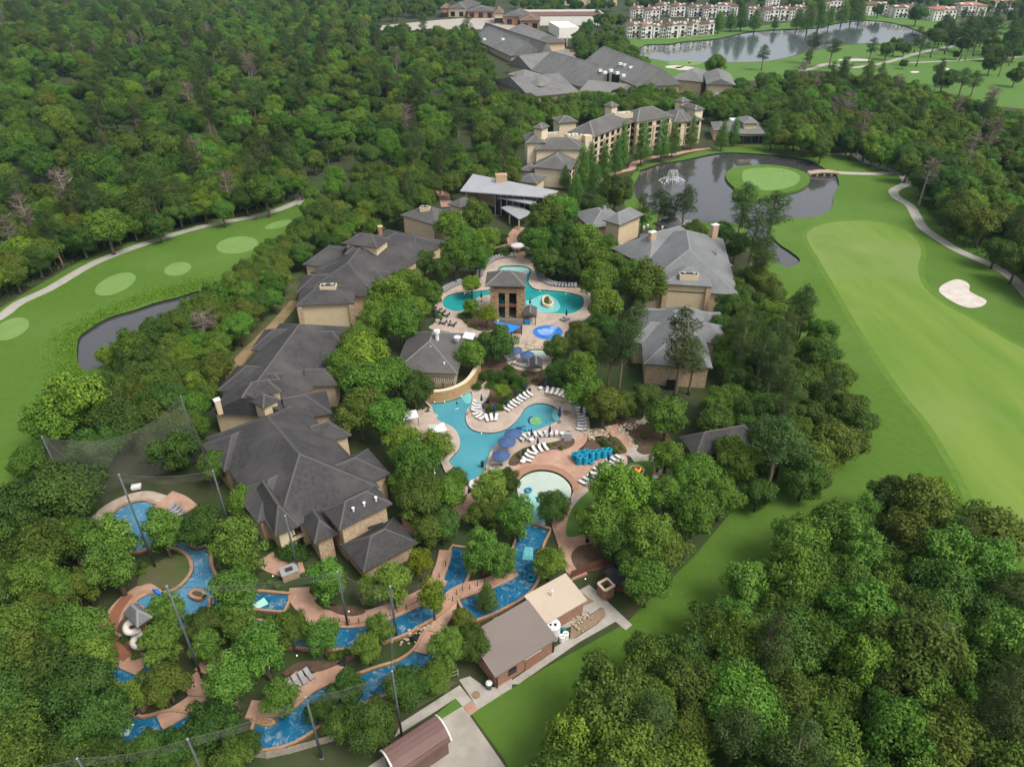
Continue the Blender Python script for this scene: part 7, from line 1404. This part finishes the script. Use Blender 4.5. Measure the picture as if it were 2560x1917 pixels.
# fountain in the pond
fp = G('C7', 0, 0, 0); fp = G('B', 2137, 1165, -.4); ft = thing('fountain', fp, 'white water fountain spraying in the hotel pond', 'fountain'); m = MB()
for k in range(18):
    a = k * 2 * math.pi / 18; 
    for rr, hh, n in ((1.3, 4.6, 9), (2.6, 1.2, 8)):
        pts = [(fp.x + rr * 2 * t * math.cos(a), fp.y + rr * 2 * t * math.sin(a), -.4 + hh * 4 * t * (1 - t) * (1 if rr < 2 else 1)) for t in [i / n for i in range(n + 1)]]; m.tube(pts, [.02 + .035 * i / n for i in range(n + 1)], 3, cap=False)
m.part('jets', 'foam', ft); m = MB()
for rr in (2.4, 5.2):
    for k in range(26): a = k * 2 * math.pi / 40; m.lathe([(.35 * random.uniform(.4, 1), 0), (.2, .06), (.02, .1)], (fp.x + rr * math.cos(a) * random.uniform(.93, 1.07), fp.y + rr * math.sin(a) * random.uniform(.93, 1.07), -.44), 6)
m.part('splash_ring', 'foam', ft)
# bridge to the island green
ba, bb = G('C', 828, 1118, 0), G('C', 1012, 1116, 0); br = thing('footbridge', ba.lerp(bb, .5), 'low arched stone footbridge to the island green', 'bridge'); m = MB(); d = bb - ba; n = 12; u_ = d.normalized(); v_ = Vector((-u_.y, u_.x, 0))
top = [ba + d * (i / n) + Vector((0, 0, .35 + .55 * math.sin(math.pi * i / n))) for i in range(n + 1)]
for i in range(n):
    a, c_ = top[i], top[i + 1]; m.add([a - v_ * 1.8, c_ - v_ * 1.8, c_ + v_ * 1.8, a + v_ * 1.8, a - v_ * 1.8 - Vector((0, 0, .3)), c_ - v_ * 1.8 - Vector((0, 0, .3)), c_ + v_ * 1.8 - Vector((0, 0, .3)), a + v_ * 1.8 - Vector((0, 0, .3))], [(0, 1, 2, 3), (0, 4, 5, 1), (3, 2, 6, 7), (7, 6, 5, 4)])
m.part('deck', 'tan_concrete', br)
for i in (0, 3, 6, 9, 12): p = top[i]; boxpart(br, 'pier', (p.x, p.y, p.z / 2 - .5), (.7, 3.3, p.z + .6), 'stone', math.atan2(u_.y, u_.x))
for s in (-1.75, 1.75): m = MB(); m.tube([p + v_ * s + Vector((0, 0, .2)) for p in top], .18, 5); m.part('kerb', 'stone_tan', br)
p = G('C', 655, 1135, .36); fl = thing('flagstick', p, 'thin golf flagstick on the island green', 'flag'); m = MB(); m.tube([p, p + Vector((0, 0, 2.3))], .04, 5); m.part('stick', 'white_plastic', fl); m = MB(); m.add([p + Vector((0, 0, 2.3)), p + Vector((.6, 0, 2.1)), p + Vector((0, 0, 1.9))], [(0, 1, 2), (2, 1, 0)]); m.part('flag', 'cloth_red', fl)
# ---- golf net
netmat('net_dark', (.13, .135, .105), .42); netmat('net_light', (.12, .125, .10), .20)
def pole(c, bx, by, h, label, r=.19):
    p = G(c, bx, by, 0); m = MB(); m.tube([(p.x, p.y, 0), (p.x, p.y, h)], [r, r * .7], 10); t = thing('net_pole', p, label, 'pole', 'golf net poles'); m.part('shaft', 'pole_steel', t, True); m = MB(); m.lathe([(r * .72, h - .02), (r * .72, h + .05), (.02, h + .06)], (p.x, p.y, 0), 10); m.part('cap', 'metal_grey', t); m = MB(); m.lathe([(r * 1.8, 0), (r * 1.8, .25), (r, .3)], (p.x, p.y, 0), 10); m.part('footing', 'pole_steel', t); return Vector((p.x, p.y, h))
hA = HZ('S', 388.8, 1420, 1186); hB = HZ('R3', 1560, 1340, 125); hC = HZ('I', 2070, 1590, 1195); hF = HZ('I', 1918, 390, 30); hE = HZ('J', 365, 810, 485)
PA = pole('S', 388.8, 1420, hA, 'tall net pole standing left of the oval river pool lawn'); PBp = pole('R3', 1560, 1340, hB, 'tall net pole in the middle of the river loops'); PC = pole('I', 2070, 1590, hC, 'net pole beside the grey board fence'); PF = pole('I', 1918, 390, hF, 'dark net pole before the end of the long wing', .2); PE = pole('J', 365, 810, hE, 'net pole at the river bend below the low dark roof', .22)
def topped(c, x, y, h): p = G(c, x, y, h); return CR['S'] and proj((p.x, p.y, 0))
def pole_top(c, tx, ty, h, label, r=.17): s = topped(c, tx, ty, h); return pole('S', s[0], s[1], h, label, r)
P0 = pole_top('D', 270, 1162, 17, 'far net pole at the left end of the netting'); P1 = pole_top('D', 1162, 903, 17, 'far net pole where the netting peaks beside the long wing'); P2 = pole_top('D', 1368, 1380, 15, 'net pole beside the western cross gables of the long wing'); P3 = pole_top('J', -16, 390, 12, 'net pole in the bed right of the river bridge', .2); P4 = pole_top('J', 335, 1028, 14, 'net pole among the dark trees by the service fence'); P5 = pole_top('I', 1205, 1465, 16, 'net pole top emerging from trees at the bottom'); P6 = pole_top('I', 495, 1590, 16, 'net pole top at the bottom left corner'); P7 = pole_top('I', -420, 1690, 16, 'net pole at the far left outside the wood')
def net(a, b_, sag, drop, label, mt, bot=0.0, n=16, m_=8):
    """hanging panel between two pole heads, top cable sagging"""
    t = thing('golf_net', (a + b_) / 2 * 1.0 - Vector((0, 0, (a.z + b_.z) / 2)), label, 'net', 'golf netting'); m = MB(); tp = [a.lerp(b_, i / n) - Vector((0, 0, sag * 4 * (i / n) * (1 - i / n))) for i in range(n + 1)]; vs = []
    d = (b_ - a).normalized(); nr = Vector((-d.y, d.x, 0))
    for j in range(m_ + 1):
        for i, p in enumerate(tp): zb = p.z - drop if drop else bot; z = p.z + (zb - p.z) * j / m_; vs.append((p.x + nr.x * .5 * math.sin(math.pi * j / m_) * math.sin(i * 1.1), p.y + nr.y * .5 * math.sin(math.pi * j / m_) * math.sin(i * 1.1), z))
    m.add(vs, [(j * (n + 1) + i, j * (n + 1) + i + 1, (j + 1) * (n + 1) + i + 1, (j + 1) * (n + 1) + i) for j in range(m_) for i in range(n)]); m.part('netting', mt, t, True); m = MB(); m.tube(tp, .035, 4); m.part('cable', 'cable', t)
net(P0, P1, 4.5, 0, 'dark sagging golf net panel above the left wood, facing the golf course', 'net_dark', 2); net(P1, P2, 1.5, 0, 'golf net panel beside the western cross gables', 'net_light', 2); net(P0, PA, 3.0, 0, 'golf net panel running toward the oval river pool', 'net_light', 5)
net(P7, P6, 1.0, 1.4, 'light golf net strip at the bottom left corner', 'net_light'); net(P6, P5, .8, 1.4, 'light golf net strip over the bottom trees', 'net_light'); net(P5, PC, .8, 1.4, 'light golf net strip over the bottom river bend', 'net_light'); net(PC, P4, .8, 1.4, 'light golf net strip by the service fence', 'net_light'); net(P3, PE, 1.2, 4, 'light golf net strip over the river walk', 'net_light'); net(PA, P2, .8, 1.5, 'thin golf net cable strip above the oval river pool', 'net_light'); net(PBp, P3, 1.0, 1.2, 'thin golf net cable strip above the river loops', 'net_light'); net(P4, PE, .5, 3, 'narrow golf net strip above the river trees', 'net_light')
# small lamps along pools (lit in the photo)
for k, (c, x, y) in enumerate([('E2', 452, 322), ('E2', 558, 317), ('E2', 738, 258), ('E2', 950, 652), ('E1', 538, 492), ('E1', 1525, 460), ('E1', 1862, 498), ('R4', 378, 185), ('R4', 1252, 590), ('R4', 655, 1098), ('I', 255, 822), ('I', 670, 1242), ('J', 1578, 438), ('B', 1090, 570), ('B', 1065, 560)]):
    p = G(c, x, y, .4); z_ = DZ + .12 if c != 'B' else 3.0; p = G(c, x, y, z_); m = MB(); m.lathe([(.08, -.1), (.08, .05)], (p.x, p.y, z_), 8, 0); m.lathe([(.08, .05), (.09, .12), (.02, .16)], (p.x, p.y, z_), 8, 1); m.obj('path_lamp', ['frame_dark', 'lamp'], 'small glowing garden lamp, %s of the lit pool and path lamps' % ORD[k], 'lamp', 'lit garden lamps')
# people
def person(c, x, y, z, label, pose, top, rz=0, sc=1.0):
    """one continuous skinned body"""
    J = dict(pel=(0, 0, .95), chest=(0, 0, 1.3), neck=(0, 0, 1.5), head=(0, -.02, 1.62), top=(0, 0, 1.74), hl=(.1, 0, .9), kl=(.11, -.03, .5), al=(.11, 0, .08), fl=(.12, -.16, .04), hr=(-.1, 0, .9), kr=(-.11, -.03, .5), ar=(-.11, 0, .08), fr=(-.12, -.16, .04), sl=(.18, 0, 1.42), el=(.27, .02, 1.15), wl=(.30, -.1, .92), nl=(.31, -.14, .84), sr=(-.18, 0, 1.42), er=(-.27, .02, 1.15), wr=(-.30, -.1, .92), nr=(-.31, -.14, .84)); J.update(pose)
    E = [('pel', 'chest'), ('chest', 'neck'), ('neck', 'head'), ('head', 'top'), ('pel', 'hl'), ('hl', 'kl'), ('kl', 'al'), ('al', 'fl'), ('pel', 'hr'), ('hr', 'kr'), ('kr', 'ar'), ('ar', 'fr'), ('chest', 'sl'), ('sl', 'el'), ('el', 'wl'), ('wl', 'nl'), ('chest', 'sr'), ('sr', 'er'), ('er', 'wr'), ('wr', 'nr')]
    rad = dict(pel=.14, chest=.15, neck=.06, head=.105, top=.07, hl=.095, kl=.06, al=.045, fl=.04, hr=.095, kr=.06, ar=.045, fr=.04, sl=.06, el=.045, wl=.032, nl=.035, sr=.06, er=.045, wr=.032, nr=.035)
    ks = list(J); me = bpy.data.meshes.new('body'); me.from_pydata([J[k] for k in ks], [(ks.index(a), ks.index(b)) for a, b in E], []); o = bpy.data.objects.new('body', me); COL.objects.link(o)
    sm = o.modifiers.new('skin', 'SKIN'); 
    bm = bmesh.new(); bm.from_mesh(me); ly = bm.verts.layers.skin.verify(); bm.verts.ensure_lookup_table()
    for i, k in enumerate(ks): bm.verts[i][ly].radius = (rad[k], rad[k]); bm.verts[i][ly].use_root = k == 'pel'
    bm.to_mesh(me); bm.free(); o.modifiers.new('sub', 'SUBSURF').levels = 1
    dg = bpy.context.evaluated_depsgraph_get(); me2 = bpy.data.meshes.new_from_object(o.evaluated_get(dg)); bpy.data.objects.remove(o)
    for mt in ('skin', top, 'cloth_dark'): me2.materials.append(MATS[mt])
    for f_ in me2.polygons:
        f_.use_smooth = True; zc = f_.center.z; f_.material_index = 0
        if top != 'skin' and 1.0 < zc < 1.47: f_.material_index = 1
        elif .45 < zc <= 1.0: f_.material_index = 2
    p = G(c, x, y, max(z, 0)); t = thing('person', (p.x, p.y, z), label, 'person'); t.rotation_euler = (0, 0, rz); t.scale = (sc,) * 3; link('body', me2, t); m = MB(); m.lathe([(.10, 1.64), (.12, 1.70), (.09, 1.78), (.02, 1.81)], (0, .015, 0), 10); h = bpy.data.objects.new('hair', m.mesh('hair', 'hair')); COL.objects.link(h); h.parent = t
    if 'head' in pose: h.location = Vector(pose['head']) - Vector((0, -.02, 1.62))
    return t
person('A', 1640, 1425, 0, 'golfer in dark clothes standing by the cart path at left', {}, 'cloth_dark', .4); person('A', 1655, 1418, 0, 'golfer in a red top beside the cart path bend', {}, 'cloth_red', -.5)
float_up = dict(el=(.42, -.1, 1.35), wl=(.6, -.2, 1.4), nl=(.68, -.22, 1.4), er=(-.42, -.1, 1.35), wr=(-.6, -.2, 1.4), nr=(-.68, -.22, 1.4))
person('E2', 690, 400, -1.05, 'swimmer with white top standing in the lower pool', float_up, 'cloth_white', .6); person('E2', 690, 340, -1.05, 'swimmer in dark top near the stone wall of the lower pool', float_up, 'cloth_dark', 2.0); person('E2', 800, 465, -.75, 'person in red at the pool edge of the peninsula', float_up, 'cloth_red', 1.0)
# ================================================================== HAZE
mh = bpy.data.materials.new('haze'); mh.use_nodes = True; t = mh.node_tree; t.nodes.clear(); o_ = t.nodes.new('ShaderNodeOutputMaterial'); pv_ = t.nodes.new('ShaderNodeVolumePrincipled')
pv_.inputs['Color'].default_value = (.42, .66, .85, 1); pv_.inputs['Density'].default_value = 0.00007; pv_.inputs['Anisotropy'].default_value = .1; t.links.new(pv_.outputs[0], o_.inputs['Volume']); MATS['haze'] = mh
m = MB(); m.box((0, 2100, 46.5), (5400, 4600, 96)); m.obj('haze', 'haze', 'thin pale haze over the whole landscape', 'haze', kind='stuff')
